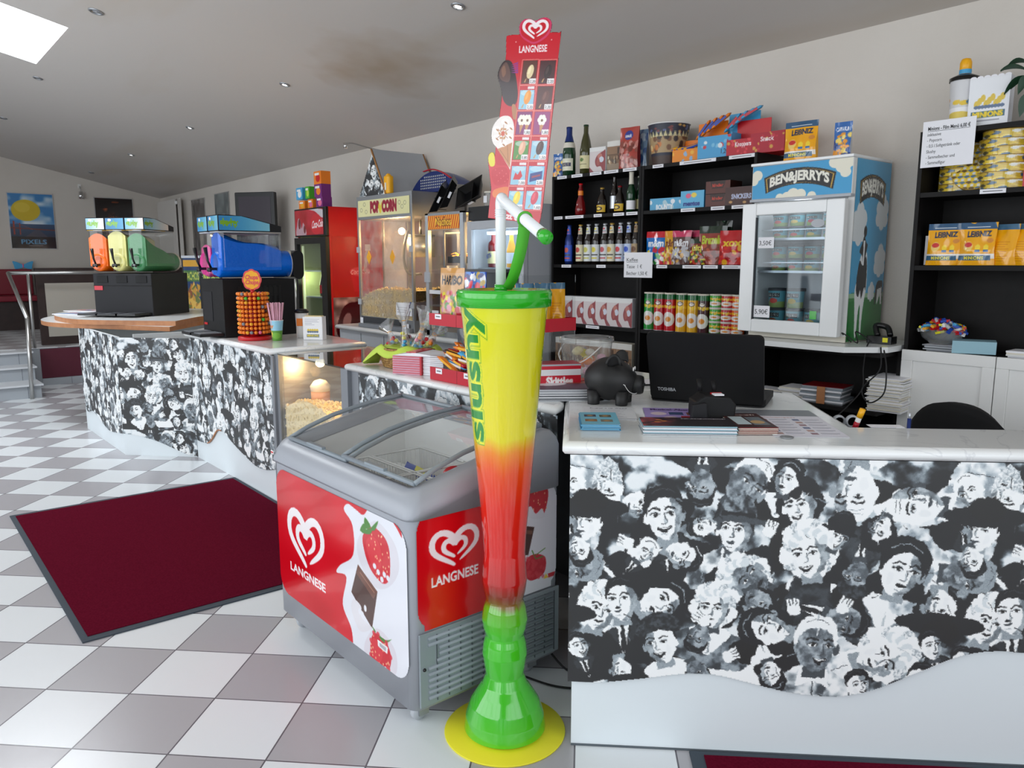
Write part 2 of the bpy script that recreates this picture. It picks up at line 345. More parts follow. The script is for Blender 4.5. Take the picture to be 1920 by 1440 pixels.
    def build(s, name, parent=None, bevel=0.0, bseg=2, solid=0.0):
        me = bpy.data.meshes.new(name); me.from_pydata(s.v, [], s.f)
        names = []
        for q in s.m:
            if q not in names: names.append(q)
        for q in names: me.materials.append(MATS[q])
        me.polygons.foreach_set('material_index', [names.index(q) for q in s.m])
        me.polygons.foreach_set('use_smooth', s.sm); me.update()
        o = bpy.data.objects.new(name, me); col.objects.link(o)
        if parent is not None: o.parent = parent; KIDS.setdefault(parent.name, []).append(o)
        if bevel:
            b = o.modifiers.new('edge', 'BEVEL'); b.width = bevel; b.segments = bseg; b.limit_method = 'ANGLE'; b.angle_limit = R(40)
        if solid:
            b = o.modifiers.new('thickness', 'SOLIDIFY'); b.thickness = solid; b.offset = 0
        return o
def ccw(P):
    a = sum(P[i][0] * P[(i + 1) % len(P)][1] - P[(i + 1) % len(P)][0] * P[i][1] for i in range(len(P)))
    return list(P) if a > 0 else list(P)[::-1]
def rrect(x0, x1, y0, y1, r, n=4):
    P = []
    for cx, cy, a0 in ((x1 - r, y0 + r, -90), (x1 - r, y1 - r, 0), (x0 + r, y1 - r, 90), (x0 + r, y0 + r, 180)):
        for i in range(n + 1): a = R(a0 + 90 * i / n); P.append((cx + r * math.cos(a), cy + r * math.sin(a)))
    return P
def ell(cx, cy, rx, ry, n=20, rot=0, a0=0, a1=360):
    c, s_ = math.cos(rot), math.sin(rot); out = []
    for i in range(n if a1 - a0 >= 360 else n + 1):
        t = R(a0 + (a1 - a0) * i / n); x, y = rx * math.cos(t), ry * math.sin(t); out.append((cx + c * x - s_ * y, cy + s_ * x + c * y))
    return out
def spline(P, n=8, closed=False):
    out = []; m = len(P); Q = [Vector(p) for p in P]
    for i in range(m if closed else m - 1):
        p0, p1, p2, p3 = (Q[(i + k) % m] if closed else Q[max(0, min(m - 1, i + k))] for k in (-1, 0, 1, 2))
        for j in range(n):
            t = j / n; out.append(tuple(0.5 * ((2 * p1) + (p2 - p0) * t + (2 * p0 - 5 * p1 + 4 * p2 - p3) * t * t + (3 * p1 - p0 - 3 * p2 + p3) * t ** 3)))
    if not closed: out.append(tuple(Q[-1]))
    return out
def sp2(P, n=8, closed=False): return [(p[0], p[1]) for p in spline([(a, b, 0) for a, b in P], n, closed)]

# ------------------------------------------------------------------ drawn prints
class Canvas:
    """a print: y runs downwards, units = cells (ss = finer drawing, averaged down at the end)"""
    def __init__(s, w, h, bg=(255, 255, 255), ss=2, wrap=False):
        s.w, s.h, s.ss, s.wrap = w, h, ss, wrap; s.a = np.empty((h * ss, w * ss, 3), np.float32); s.a[:] = bg
    def poly(s, P, c, al=1.0, _w=True):
        P = np.array(P, float) * s.ss
        if s.wrap and _w:
            W = s.w
            for dx in (-W, W): s.poly(P / s.ss + (dx, 0), c, al, False)
        x0, x1 = max(0, int(P[:, 0].min())), min(s.a.shape[1], int(P[:, 0].max()) + 2)
        y0, y1 = max(0, int(P[:, 1].min())), min(s.a.shape[0], int(P[:, 1].max()) + 2)
        if x1 <= x0 or y1 <= y0: return s
        X, Y = np.meshgrid(np.arange(x0, x1) + .5, np.arange(y0, y1) + .5); ins = np.zeros(X.shape, bool)
        n = len(P)
        for i in range(n):
            xa, ya = P[i]; xb, yb = P[(i + 1) % n]
            if ya == yb: continue
            ins ^= ((ya > Y) != (yb > Y)) & (X < (xb - xa) * (Y - ya) / (yb - ya) + xa)
        reg = s.a[y0:y1, x0:x1]
        if callable(c): cc = c(X / s.ss, Y / s.ss); reg[ins] = (reg * (1 - al) + cc * al)[ins]
        else: reg[ins] = reg[ins] * (1 - al) + np.array(c, np.float32) * al
        return s
    def ell(s, cx, cy, rx, ry, c, rot=0, al=1.0, n=24): return s.poly(ell(cx, cy, rx, ry, n, rot), c, al)
    def rect(s, x0, y0, x1, y1, c, al=1.0): return s.poly([(x0, y0), (x1, y0), (x1, y1), (x0, y1)], c, al)
    def line(s, P, wd, c, al=1.0):
        for (xa, ya), (xb, yb) in zip(P[:-1], P[1:]):
            L = math.hypot(xb - xa, yb - ya) or 1; nx, ny = -(yb - ya) / L * wd / 2, (xb - xa) / L * wd / 2
            s.poly([(xa + nx, ya + ny), (xb + nx, yb + ny), (xb - nx, yb - ny), (xa - nx, ya - ny)], c, al)
        return s
    def text(s, st, x, y, h, c, width=None, bold=0.0, ang=0.0, center=False, shear=0.0, arc=0.0):
        V, T = glyphs(st, bold)
        if not len(V): return s
        W = V[:, 0].max(); sx = h if width is None else width / W
        a = V[:, 0] * sx; b = V[:, 1] * h; a = a + b * shear
        if center: a = a - W * sx / 2
        if arc: b = b - arc * a * a
        ca, sa = math.cos(ang), math.sin(ang); px = x + ca * a + sa * b; py = y + sa * a - ca * b
        for t in T: s.poly([(px[i], py[i]) for i in t], c)
        return s
    def fn(s, f): # f(x, y, rgb) over the whole print
        X, Y = np.meshgrid((np.arange(s.a.shape[1]) + .5) / s.ss, (np.arange(s.a.shape[0]) + .5) / s.ss); s.a = f(X, Y, s.a).astype(np.float32); return s
    def out(s):
        k = s.ss; a = s.a.reshape(s.h, k, s.w, k, 3).mean((1, 3)); return np.clip(a, 0, 255)
def vnoise(X, Y, seed, period=None):
    # smooth value noise, optionally repeating in x
    r = np.random.RandomState(seed); G = r.rand(97, 97)
    xi = np.floor(X).astype(int); yi = np.floor(Y).astype(int); fx = X - xi; fy = Y - yi; fx = fx * fx * (3 - 2 * fx); fy = fy * fy * (3 - 2 * fy)
    pm = period or 97
    g = lambda i, j: G[(j % 97), (i % pm) % 97]
    return (g(xi, yi) * (1 - fx) + g(xi + 1, yi) * fx) * (1 - fy) + (g(xi, yi + 1) * (1 - fx) + g(xi + 1, yi + 1) * fx) * fy
def printed(name, parent, img, fn, material='print', keep=None, smooth=False, solid=0.0):
    """img (h, w, 3) 0-255 -> grid mesh; fn(U, V) with V = 0 at the bottom gives x, y, z arrays; keep(U, V) cuts the outline"""
    if isinstance(img, Canvas): img = img.out()
    h, wd = img.shape[:2]
    u = np.linspace(0, 1, wd + 1); v = np.linspace(1, 0, h + 1); U, V = np.meshgrid(u, v)
    x, y, z = fn(U, V); co = np.stack([np.broadcast_to(x, U.shape), np.broadcast_to(y, U.shape), np.broadcast_to(z, U.shape)], -1).reshape(-1, 3).astype(np.float32)
    I, J = np.meshgrid(np.arange(wd), np.arange(h)); a = J * (wd + 1) + I
    q = np.stack([a, a + wd + 1, a + wd + 2, a + 1], -1).reshape(-1, 4); c = img.reshape(-1, 3) / 255.0
    if keep is not None:
        k = keep((I.ravel() + .5) / wd, 1 - (J.ravel() + .5) / h); q = q[k]; c = c[k]
        used = np.unique(q); mp = np.zeros(len(co), int); mp[used] = np.arange(len(used)); co = co[used]; q = mp[q]
    c = np.where(c <= .04045, c / 12.92, ((c + .055) / 1.055) ** 2.4)
    me = bpy.data.meshes.new(name); n = len(q)
    me.vertices.add(len(co)); me.vertices.foreach_set('co', co.ravel()); me.loops.add(n * 4); me.loops.foreach_set('vertex_index', q.ravel().astype(np.int32))
    me.polygons.add(n); me.polygons.foreach_set('loop_start', np.arange(0, n * 4, 4, dtype=np.int32))
    if smooth: me.polygons.foreach_set('use_smooth', np.ones(n, bool))
    me.update(calc_edges=True)
    at = me.color_attributes.new('Col', 'FLOAT_COLOR', 'CORNER'); cc = np.ones((n * 4, 4), np.float32); cc[:, :3] = np.repeat(c, 4, axis=0); at.data.foreach_set('color', cc.ravel())
    me.materials.append(MATS[material]); me.validate()
    o = bpy.data.objects.new(name, me); col.objects.link(o)
    if parent is not None: o.parent = parent; KIDS.setdefault(parent.name, []).append(o)
    if solid:
        b = o.modifiers.new('thickness', 'SOLIDIFY'); b.thickness = solid; b.offset = 0
    return o
def flat(x0, x1, z0, z1, y=0):   # upright print facing -y
    return lambda U, V: (x0 + (x1 - x0) * U, y + 0 * U, z0 + (z1 - z0) * V)
def flatz(p00, pu, pv, z):       # print lying flat: corner, direction along its width, direction up the page
    return lambda U, V: (p00[0] + pu[0] * U + pv[0] * V, p00[1] + pu[1] * U + pv[1] * V, z + 0 * U)
def wrapped(r, z0, z1, a0=180, a1=360, r2=None, cx=0, cy=0): # round the front of a can, -y in the middle
    r2 = r if r2 is None else r2
    return lambda U, V: (cx + (r + (r2 - r) * V) * np.cos(np.radians(a0 + (a1 - a0) * U)), cy + (r + (r2 - r) * V) * np.sin(np.radians(a0 + (a1 - a0) * U)), z0 + (z1 - z0) * V)
# ------------------------------------------------------------------ the black and white portrait collage (invented faces)
KW, KD = (240, 246, 248), (48, 52, 56)
KM, KG = (150, 156, 160), (98, 103, 107)
COL_W, COL_H = 408, 262            # cells of one repeat; 4 drawing units per cell, 1632 x 1048 units
def collage():
    c = Canvas(COL_W, COL_H, KD, ss=2, wrap=True); K = 4.0
    def clouds(X, Y, a):
        n = vnoise(X / 17, Y / 15, 3, 24) * .6 + vnoise(X / 8.5, Y / 8, 5, 48) * .3 + vnoise(X / 4.25, Y / 4, 6, 96) * .1
        v = np.clip((n - .33) * 3.2, 0, 1)[..., None]
        return np.array(KD) * (1 - v) + np.array((214, 222, 226)) * v
    c.fn(clouds)
    def T(cx, cy, s, rot, mir=1):
        a = R(rot); ca, sa = math.cos(a), math.sin(a)
        return lambda P: [((cx + (ca * x * mir - sa * y) * s) / K, (cy + (sa * x * mir + ca * y) * s) / K) for x, y in P]
    def tex(lo, hi, sc, seed):
        lo, hi = np.array(lo, float), np.array(hi, float)
        def f(X, Y):
            n = np.clip((vnoise(X / sc, Y / sc, seed) * .65 + vnoise(X / sc * 2.3, Y / sc * 2.3, seed + 1) * .35 - .3) * 2.4, 0, 1)[..., None]
            return lo * (1 - n) + hi * n
        return f
    def person(cx, cy, s, rot=0, hair='short', hc=KD, hat=None, body='suit', skin=KW, mir=1, smile=0, shade=KM, seed=1, turn=.1, mous=False, ps=0):
        if ps == 0: todo.append((cx, cy, s, rot, hair, hc, hat, body, skin, mir, smile, shade, seed, turn, mous)); ps = 1
        t = T(cx, cy, s, rot, mir)
        # body behind the head
        if body and ps == 1:
            bt = {'suit': KD, 'dark': (40, 43, 47), 'dress': tex((84, 89, 93), KM, 9, seed), 'shirt': tex(KG, KW, 11, seed), 'white': tex((150, 157, 162), KW, 10, seed), 'coat': tex((56, 60, 64), (92, 97, 101), 9, seed)}[body]
            c.poly(t(sp2([(-.25, .42), (-.55, .62), (-.95, .8), (-1.1, 1.2), (-1.0, 1.75), (1.0, 1.75), (1.1, 1.2), (.95, .8), (.5, .62), (.25, .42)], 5, True)), bt)
            if body in ('suit', 'coat'):
                c.poly(t([(-.24, .5), (.24, .5), (.1, 1.0), (.04, 1.5), (-.04, 1.5), (-.14, 1.0)]), KW)
                c.poly(t([(-.05, .62), (.05, .62), (.07, 1.4), (0, 1.5), (-.07, 1.4)]), KD)
                c.poly(t([(-.28, .46), (-.5, .75), (-.12, 1.25)]), KG, .6); c.poly(t([(.28, .46), (.5, .75), (.12, 1.25)]), KG, .5)
            if body in ('dark', 'dress'):
                c.poly(t(sp2([(-.3, .5), (-.62, .72), (-.3, 1.1), (0, 1.42), (.3, 1.1), (.62, .72), (.3, .5)], 5, True)), skin)
                c.poly(t([(0, .95), (.05, 1.3), (-.03, 1.36)]), shade, .7)
            if body in ('shirt', 'white'):
                c.poly(t([(-.3, .48), (0, .78), (-.36, .95)]), KW); c.poly(t([(.3, .48), (0, .78), (.36, .95)]), KW)
                c.line(t([(0, .8), (.03, 2.0)]), 1.0, KG); c.line(t([(-.8, 1.0), (-.6, 2.0)]), .9, KM); c.line(t([(.8, 1.0), (.66, 2.0)]), .9, KG)
        if ps == 1: return
        # hair behind
        if hair == 'curly':
            for i in range(22):
                a = 2 * math.pi * i / 22; c.poly(t(ell(.5 * math.cos(a) * (.95 + .12 * math.sin(5 * a)), -.12 + .56 * math.sin(a), .2, .17, 10, a)), hc if i % 3 else (tex(KM, KW, 1.5, i) if hc != KD else KD))
        if hair in ('long', 'bob'):
            L = .75 if hair == 'bob' else 1.0
            c.poly(t(sp2([(-.46, .1), (-.52, -.4), (-.25, -.72), (.2, -.72), (.52, -.4), (.52, .1), (.62, .5 * L), (.5, .8 * L), (.3, .6), (-.3, .6), (-.55, .8 * L), (-.64, .4 * L)], 5, True)), hc)
        # neck, head
        c.poly(t([(-.2, .2), (.2, .2), (.25, .72), (-.25, .72)]), shade if skin == KW else KG)
        c.poly(t(ell(-.41 + turn * .3, .05, .075, .14, 10)), skin); c.poly(t(ell(.41 + turn * .3, .05, .075, .14, 10)), shade)
        c.poly(t(sp2([(-.38, -.25), (-.39, .1), (-.28, .4), (-.08, .56), (.1, .56), (.3, .38), (.39, .08), (.37, -.28), (.2, -.52), (-.2, -.52)], 5, True)), skin if skin == KW else tex((112, 117, 121), (168, 174, 178), 7, seed))
        # shaded side
        c.poly(t(sp2([(.16, -.5), (.37, -.28), (.39, .08), (.3, .38), (.1, .56), (.02, .54), (.2, .3), (.24, 0), (.14, -.2)], 4, True)), tex(KG, KM, 6, seed + 5), .8)
        c.poly(t(ell(-.26 + turn, .22, .08, .14, 10)), shade, .14)
        # features
        for sx in (-1, 1):
            ex = sx * .17 + turn
            c.poly(t(ell(ex, -.035, .12, .07, 12)), shade, .45)
            c.poly(t(ell(ex, -.02, .088, .04, 12)), KW); c.poly(t(ell(ex + .01, -.02, .043, .04, 10)), (20, 22, 24))
            c.line(t([(ex - .1, -.03), (ex, -.075), (ex + .1, -.03)]), max(.5, s * .0058), KD)
            c.line(t(sp2([(ex - .13 * 1, -.12), (ex, -.175), (ex + .13, -.13)], 4)), max(.7, s * .011), KD)
        c.line(t([(turn + .035, -.05), (turn + .075, .16), (turn + .02, .2), (turn - .05, .2)]), max(.5, s * .0055), KG)
        c.poly(t([(turn + .03, .0), (turn + .09, .18), (turn + .02, .2)]), shade, .7)
        if mous: c.poly(t([(turn - .1, .245), (turn - .06, .2), (turn + .06, .2), (turn + .1, .245)]), KD)
        if smile: c.poly(t(sp2([(turn - .16, .27), (turn, .3), (turn + .16, .26), (turn + .05, .4), (turn - .07, .4)], 4, True)), KD); c.poly(t(sp2([(turn - .12, .285), (turn, .31), (turn + .12, .28), (turn, .35)], 4, True)), KW)
        else: c.poly(t(sp2([(turn - .12, .31), (turn - .04, .28), (turn, .295), (turn + .05, .28), (turn + .12, .31), (turn, .37)], 4, True)), KD if hair in ('long', 'bob', 'curly') else KG)
        c.line(t([(turn - .1, .44), (turn + .06, .45)]), max(.4, s * .004), shade)
        # hair in front
        if hair == 'short': c.poly(t(sp2([(-.41, .0), (-.44, -.3), (-.3, -.6), (.05, -.68), (.35, -.58), (.46, -.25), (.42, .02), (.36, -.2), (.2, -.36), (-.1, -.4), (-.33, -.26)], 5, True)), hc); c.line(t(sp2([(-.25, -.52), (.0, -.6), (.25, -.5)], 4)), .6, KG)
        if hair in ('curly',):
            for i in range(9): a = R(200 + i * 17.5); c.poly(t(ell(.36 * math.cos(a), -.2 + .34 * math.sin(a), .13, .11, 10, a)), hc if i % 2 else (KD if hc == KD else (196, 204, 208)))
        if hair in ('long', 'bob'): c.poly(t(sp2([(-.44, .1), (-.46, -.35), (-.15, -.68), (.3, -.62), (.47, -.3), (.45, .1), (.36, -.2), (.1, -.42), (-.2, -.3), (-.36, -.05)], 5, True)), hc); c.line(t(sp2([(-.35, -.4), (-.05, -.6), (.3, -.48)], 4)), 1.0, KM if hc == KD else KG)
        if hair == 'bald': c.line(t([(-.2, -.3), (.15, -.32)]), .6, shade); c.line(t([(-.18, -.38), (.12, -.4)]), .5, shade)
        if hair == 'beard': c.poly(t(sp2([(-.39, .1), (-.3, .5), (0, .85), (.3, .5), (.39, .1), (.15, .22), (-.15, .22)], 5, True)), tex(KM, KW, 1.5, seed)); c.poly(t(ell(turn, .33, .09, .03, 8)), KD); hc = KW
        if hat == 'fedora':
            c.poly(t(sp2([(-.42, -.3), (-.36, -.85), (-.05, -.92), (.3, -.9), (.44, -.3)], 6, True)), tex((70, 74, 78), KM, 5, seed)); c.poly(t([(-.43, -.48), (.44, -.48), (.46, -.3), (-.44, -.3)]), KD)
            c.poly(t(sp2([(-.85, -.12), (-.4, -.36), (.2, -.38), (.8, -.3), (.82, -.2), (.3, -.22), (-.3, -.2)], 6, True)), KG)
        if hat == 'bowler': c.poly(t(sp2([(-.48, -.22), (-.45, -.75), (0, -1.05), (.45, -.75), (.48, -.22)], 6, True)), KD); c.poly(t(ell(0, -.24, .74, .1, 18)), KD); c.line(t(sp2([(-.3, -.8), (-.1, -.93), (.1, -.92)], 4)), .8, KG)
        if hat == 'cap': c.poly(t(sp2([(-.5, -.2), (-.55, -.6), (-.1, -.85), (.5, -.65), (.55, -.25), (0, -.36)], 6, True)), tex(KD, KG, 3, seed))
        if hat == 'wide': c.poly(t(ell(0, -.4, 1.15, .3, 22, .15)), KD); c.poly(t(ell(0, -.6, .5, .35, 18)), (36, 39, 42))
    P = person; todo = []
    # filler shapes: collars, sleeves, dark coats, pale cloth
    for x, y, rx, ry, r_, cc in ((130, 300, 90, 60, 20, KD), (420, 260, 70, 110, 60, KD), (1230, 190, 110, 130, 0, (176, 184, 188)), (700, 110, 130, 60, 10, KD), (1560, 150, 110, 90, 0, KD), (520, 480, 150, 60, 20, KD),
                                (300, 520, 170, 60, 15, KW), (1330, 560, 150, 90, 0, tex(KG, KW, 9, 4)), (1500, 330, 120, 60, -10, KD), (1380, 680, 130, 90, -20, KD), (900, 200, 60, 120, 0, KD), (90, 620, 60, 130, 0, KD), (420, 860, 160, 90, 0, KD),
                                (860, 900, 180, 110, 0, KD), (1560, 700, 120, 110, 0, KD), (1200, 900, 150, 110, 0, KD), (700, 960, 240, 60, 0, KW), (120, 960, 120, 50, 0, KD), (1180, 420, 110, 80, 0, tex((60, 64, 68), KG, 8, 9))):
        c.poly(ell(x / K, y / K, rx / K, ry / K, 26, R(r_)), cc)
    P(150, 150, 165, 182, 'beard', KW, None, None, seed=31); P(90, 260, 120, 100, 'short', KD, 'bowler', None, seed=2)
    P(290, 210, 120, 95, 'short', KD, 'bowler', None, seed=3); P(548, 130, 130, 180, 'short', KD, None, 'suit', seed=4, skin=KM)
    P(740, 110, 190, 40, 'short', KW, None, None, seed=5, skin=KG); P(1425, 190, 190, -88, 'bald', KD, None, 'white', seed=6, shade=KG)
    P(1640, 130, 120, -30, 'short', KW, None, 'dark', seed=7, mir=-1); P(1700, 290, 150, 10, 'short', KD, 'wide', None, seed=8, mir=-1)
    P(1180, 150, 210, 180, 'bald', KD, None, 'white', seed=9); P(960, 200, 150, -12, 'curly', KD, None, 'dark', smile=1, turn=-.12, seed=10)
    P(400, 255, 190, -8, 'short', KD, None, 'suit', smile=1, turn=-.05, seed=11)
    P(480, 430, 130, 110, 'short', KD, None, 'suit', seed=12); P(700, 315, 165, 4, 'short', KD, 'fedora', 'shirt', turn=-.1, seed=13, shade=KG)
    P(1210, 500, 120, 185, 'short', KD, 'cap', 'coat', seed=14, skin=KM); P(1390, 470, 200, 14, 'bob', KD, None, 'dress', seed=15, shade=KM)
    P(1660, 480, 170, 92, 'short', KM, None, 'white', seed=16, skin=KM); P(760, 530, 165, -60, 'curly', KW, None, None, seed=17, skin=KM)
    P(1010, 410, 180, -8, 'curly', KW, None, 'dark', smile=1, turn=-.1, seed=18)
    P(400, 640, 175, 62, 'bob', KD, None, None, seed=19); P(810, 640, 130, 150, 'curly', KD, None, 'suit', seed=20, skin=KM)
    P(130, 690, 165, 14, 'curly', KW, None, None, turn=.05, seed=21); P(1180, 700, 150, 105, 'short', KD, None, 'coat', seed=22, skin=KM)
    P(225, 640, 165, -4, 'short', KD, None, 'suit', turn=-.1, seed=23, mous=True); P(225, 600, 120, 0, 'curly', KD, None, None, seed=23, mous=False) if False else None
    P(620, 670, 150, 6, 'curly', KW, None, 'dress', turn=-.08, seed=24, shade=KG); P(400, 830, 165, -14, 'short', KD, 'cap', 'dark', smile=1, turn=.1, seed=25, mir=-1)
    P(850, 750, 165, -78, 'bob', KD, None, None, seed=26); P(1560, 640, 160, 175, 'curly', KD, 'wide', None, seed=27)
    P(1340, 850, 190, 70, 'curly', KW, None, 'white', seed=28); P(1060, 820, 200, 2, 'short', KW, None, 'shirt', seed=29, skin=KM, shade=KG, smile=1)
    P(1500, 960, 130, 20, 'short', KD, None, 'suit', seed=30); P(230, 970, 110, 170, 'short', KD, 'bowler', None, seed=32); P(560, 960, 100, 150, 'short', KM, None, None, seed=33, skin=KM)
    for q in ((40, 420, 110, 160, 'short', KD, None, 'suit', KW, 1, 0, KG, 41), (900, 90, 120, 15, 'bob', KD, None, 'dark', KW, -1, 0, KG, 42), (560, 300, 100, -100, 'short', KD, None, 'suit', KW, 1, 0, KG, 43), (1120, 330, 110, 20, 'short', KD, 'bowler', 'suit', KW, 1, 1, KG, 44),
              (560, 800, 110, 200, 'short', KD, None, 'suit', KM, 1, 0, KG, 45), (1290, 300, 110, -160, 'curly', KD, None, 'dark', KW, 1, 0, KG, 46), (1250, 990, 110, -20, 'short', KD, None, 'suit', KW, 1, 1, KG, 47), (880, 960, 110, 160, 'bob', KD, None, 'dark', KW, 1, 0, KG, 48), (1540, 800, 110, -15, 'short', KD, None, 'suit', KW, 1, 0, KG, 49),
              (320, 420, 90, 40, 'bob', KW, None, 'suit', KW, 1, 0, KG, 50), (40, 860, 100, -20, 'short', KD, None, 'suit', KW, 1, 1, KG, 51)): P(*q)
    for q in todo: person(*q, ps=2)
    # hands, cigarette smoke, lace: short bright strokes over the dark parts
    r = random.Random(4)
    for _ in range(60):
        x, y, a, l = r.uniform(0, 1632), r.uniform(0, 1048), r.uniform(0, 6.3), r.uniform(15, 60)
        c.line([(x / K, y / K), ((x + l * math.cos(a)) / K, (y + l * math.sin(a)) / K)], r.uniform(.4, 1.3), r.choice([KW, KD, KM, KD]), .8)
    for hx, hy, ha in ((240, 380, -70), (840, 310, 20), (575, 720, -60), (960, 655, -10), (1165, 640, 30), (700, 880, 60)):
        for f in range(4): t = T(hx, hy, 60, ha); c.line(t([(-.3 + f * .2, 0), (-.36 + f * .24, -.7)]), 2.4, KW); c.line(t([(-.2 + f * .2, 0), (-.25 + f * .24, -.66)]), .5, KG)
        c.poly(T(hx, hy, 60, ha)(ell(0, .15, .45, .4, 14)), KW)
    def grain(X, Y, a):
        g = (vnoise(X * 2.1, Y * 2.1, 40, None) - .5) * 26; m = a.mean(-1, keepdims=True); k = 1 - np.abs(m - 140) / 110
        a = a + g[..., None] * np.clip(k, 0, 1)
        # slight wobble of the outlines and harder tones, like a coarse photographic print
        dx = ((vnoise(X / 3.2, Y / 3.2, 51) - .5) * 4 + (vnoise(X / 1.3, Y / 1.3, 53) - .5) * 1.3); dy = ((vnoise(X / 3.2, Y / 3.2, 52) - .5) * 4 + (vnoise(X / 1.3, Y / 1.3, 54) - .5) * 1.3)
        iy = np.clip((Y + dy * .55) * c.ss, 0, a.shape[0] - 1).astype(int); ix = ((X + dx * .55) * c.ss).astype(int) % a.shape[1]; a = a[iy, ix]
        v = np.clip((a - 50) / 196, 0, 1); v = v + .22 * np.sin(2 * np.pi * v) * -.5 * 1.0
        return 48 + np.clip(v, 0, 1) * 198
    c.fn(grain)
    return c.out()
COLLAGE = collage()
def collage_strip(u0, u1, ztop, zbot, cell, z_ref=.905, scale=1.0):
    """sample the repeating collage for a panel running u0..u1 metres, zbot..ztop"""
    w_ = max(2, int((u1 - u0) / cell)); h_ = max(2, int((ztop - zbot) / cell))
    U = u0 + (np.arange(w_) + .5) * (u1 - u0) / w_; Z = ztop - (np.arange(h_) + .5) * (ztop - zbot) / h_
    ix = ((U / 1.082 * scale) % 1.0 * COL_W).astype(int); iy = np.clip(((z_ref - Z) / .705 * scale * COL_H), 0, None).astype(int) % COL_H
    return COLLAGE[iy][:, ix]

# ------------------------------------------------------------------ heart trademark: an open outer heart round a smaller one
def heart_pts(a0, a1, n=40):
    out = []
    for i in range(n + 1):
        t = R(a0 + (a1 - a0) * i / n); s_ = math.sin(t); x = math.copysign(abs(s_) ** 2.3, s_); y = (13 * math.cos(t) - 5 * math.cos(2 * t) - 2 * math.cos(3 * t) - math.cos(4 * t)) / 16; y = y * (1.0 if y > 0 else .82); out.append((x, y + .06))
    return out
def stroke(P, w0, w1):
    L, Rr = [], []; n = len(P)
    for i, (x, y) in enumerate(P):
        xa, ya = P[max(0, i - 1)]; xb, yb = P[min(n - 1, i + 1)]; d = math.hypot(xb - xa, yb - ya) or 1; nx, ny = -(yb - ya) / d, (xb - xa) / d
        k = math.sin(math.pi * min(1, max(0, i / (n - 1)))) ** .35; wd = w0 * k / 2 if k > .2 else w1 / 2
        L.append((x + nx * wd, y + ny * wd)); Rr.append((x - nx * wd, y - ny * wd))
    return L, Rr
def heart_quads():
    Q = []
    for a0, a1, s, w_, oy in ((-178, 150, 1.0, .29, 0), (-178, 150, .5, .24, -.02)):
        L, Rr = stroke([(x * s, y * s + oy) for x, y in heart_pts(a0, a1)], w_, .04)
        Q += [[L[i], L[i + 1], Rr[i + 1], Rr[i]] for i in range(len(L) - 1)]
    return Q
HEARTQ = heart_quads()
def canvas_heart(c, cx, cy, s, colr, sy=None, shear=0, mp=None):
    for q in HEARTQ:
        P = [(cx + s * x, cy - (sy or s) * y + shear * x) for x, y in q]
        c.poly([mp(*p) for p in P] if mp else P, colr)
def mesh_heart(b, cx, cz, s, m, y, axis='y'):
    for q in HEARTQ: b.sheet([(cx + s * x, cz + s * z) for x, z in q], y, m, axis)
# ------------------------------------------------------------------ the room
def zc(x, y): return 2.62 + .011 * (x + 1.5) + .223 * (4.06 - y)
XL, XR, YB, YF = -13.9, 2.6, 4.06, -2.9
tag(B().box(XL, XR, YF, YB, -.1, 0, 'floor_tiles').build('floor'), kind='structure')
tag(B().box(XL - .1, XR, YB, YB + .12, -.1, 3.2, 'wall_paint').build('wall_back'), kind='structure')
tag(B().box(XL - .12, XL, YF, YB, -.1, 4.4, 'wall_paint').build('wall_left'), kind='structure')
# ceiling with the skylight opening
HX0, HX1, HY0, HY1 = -8.07, -6.76, .2, 1.41
b = B()
xs = [XL - .1, HX0, HX1, XR + .1]; ys = [YF - .1, HY0, HY1, YB + .1]
for i in range(3):
    for j in range(3):
        if i == 1 and j == 1: continue
        P = [(xs[i], ys[j]), (xs[i + 1], ys[j]), (xs[i + 1], ys[j + 1]), (xs[i], ys[j + 1])]
        b.add([(x, y, zc(x, y)) for x, y in P], [(3, 2, 1, 0)], 'ceiling_paint')
        b.add([(x, y, zc(x, y) + .25) for x, y in P], [(0, 1, 2, 3)], 'white')
tag(b.build('ceiling'), kind='structure')
b = B()   # skylight: shaft lining and pane
for (xa, ya), (xb, yb) in (((HX0, HY0), (HX1, HY0)), ((HX1, HY0), (HX1, HY1)), ((HX1, HY1), (HX0, HY1)), ((HX0, HY1), (HX0, HY0))):
    b.add([(xa, ya, zc(xa, ya)), (xb, yb, zc(xb, yb)), (xb, yb, zc(xb, yb) + .28), (xa, ya, zc(xa, ya) + .28)], [(0, 1, 2, 3)], 'gloss_white')
mat('sky_dome', (.93, .96, 1), emit=7.0)
b.add([(x, y, zc(x, y) + .28) for x, y in ((HX0, HY0), (HX1, HY0), (HX1, HY1), (HX0, HY1))], [(3, 2, 1, 0)], 'sky_dome')
tag(b.build('window_1'), kind='structure')
area('daylight_skylight', ((HX0 + HX1) / 2, (HY0 + HY1) / 2, zc(-7.4, .8) + .2), (0, .1, -1), 1.2, 1.1, 45, (.9, .95, 1.0))
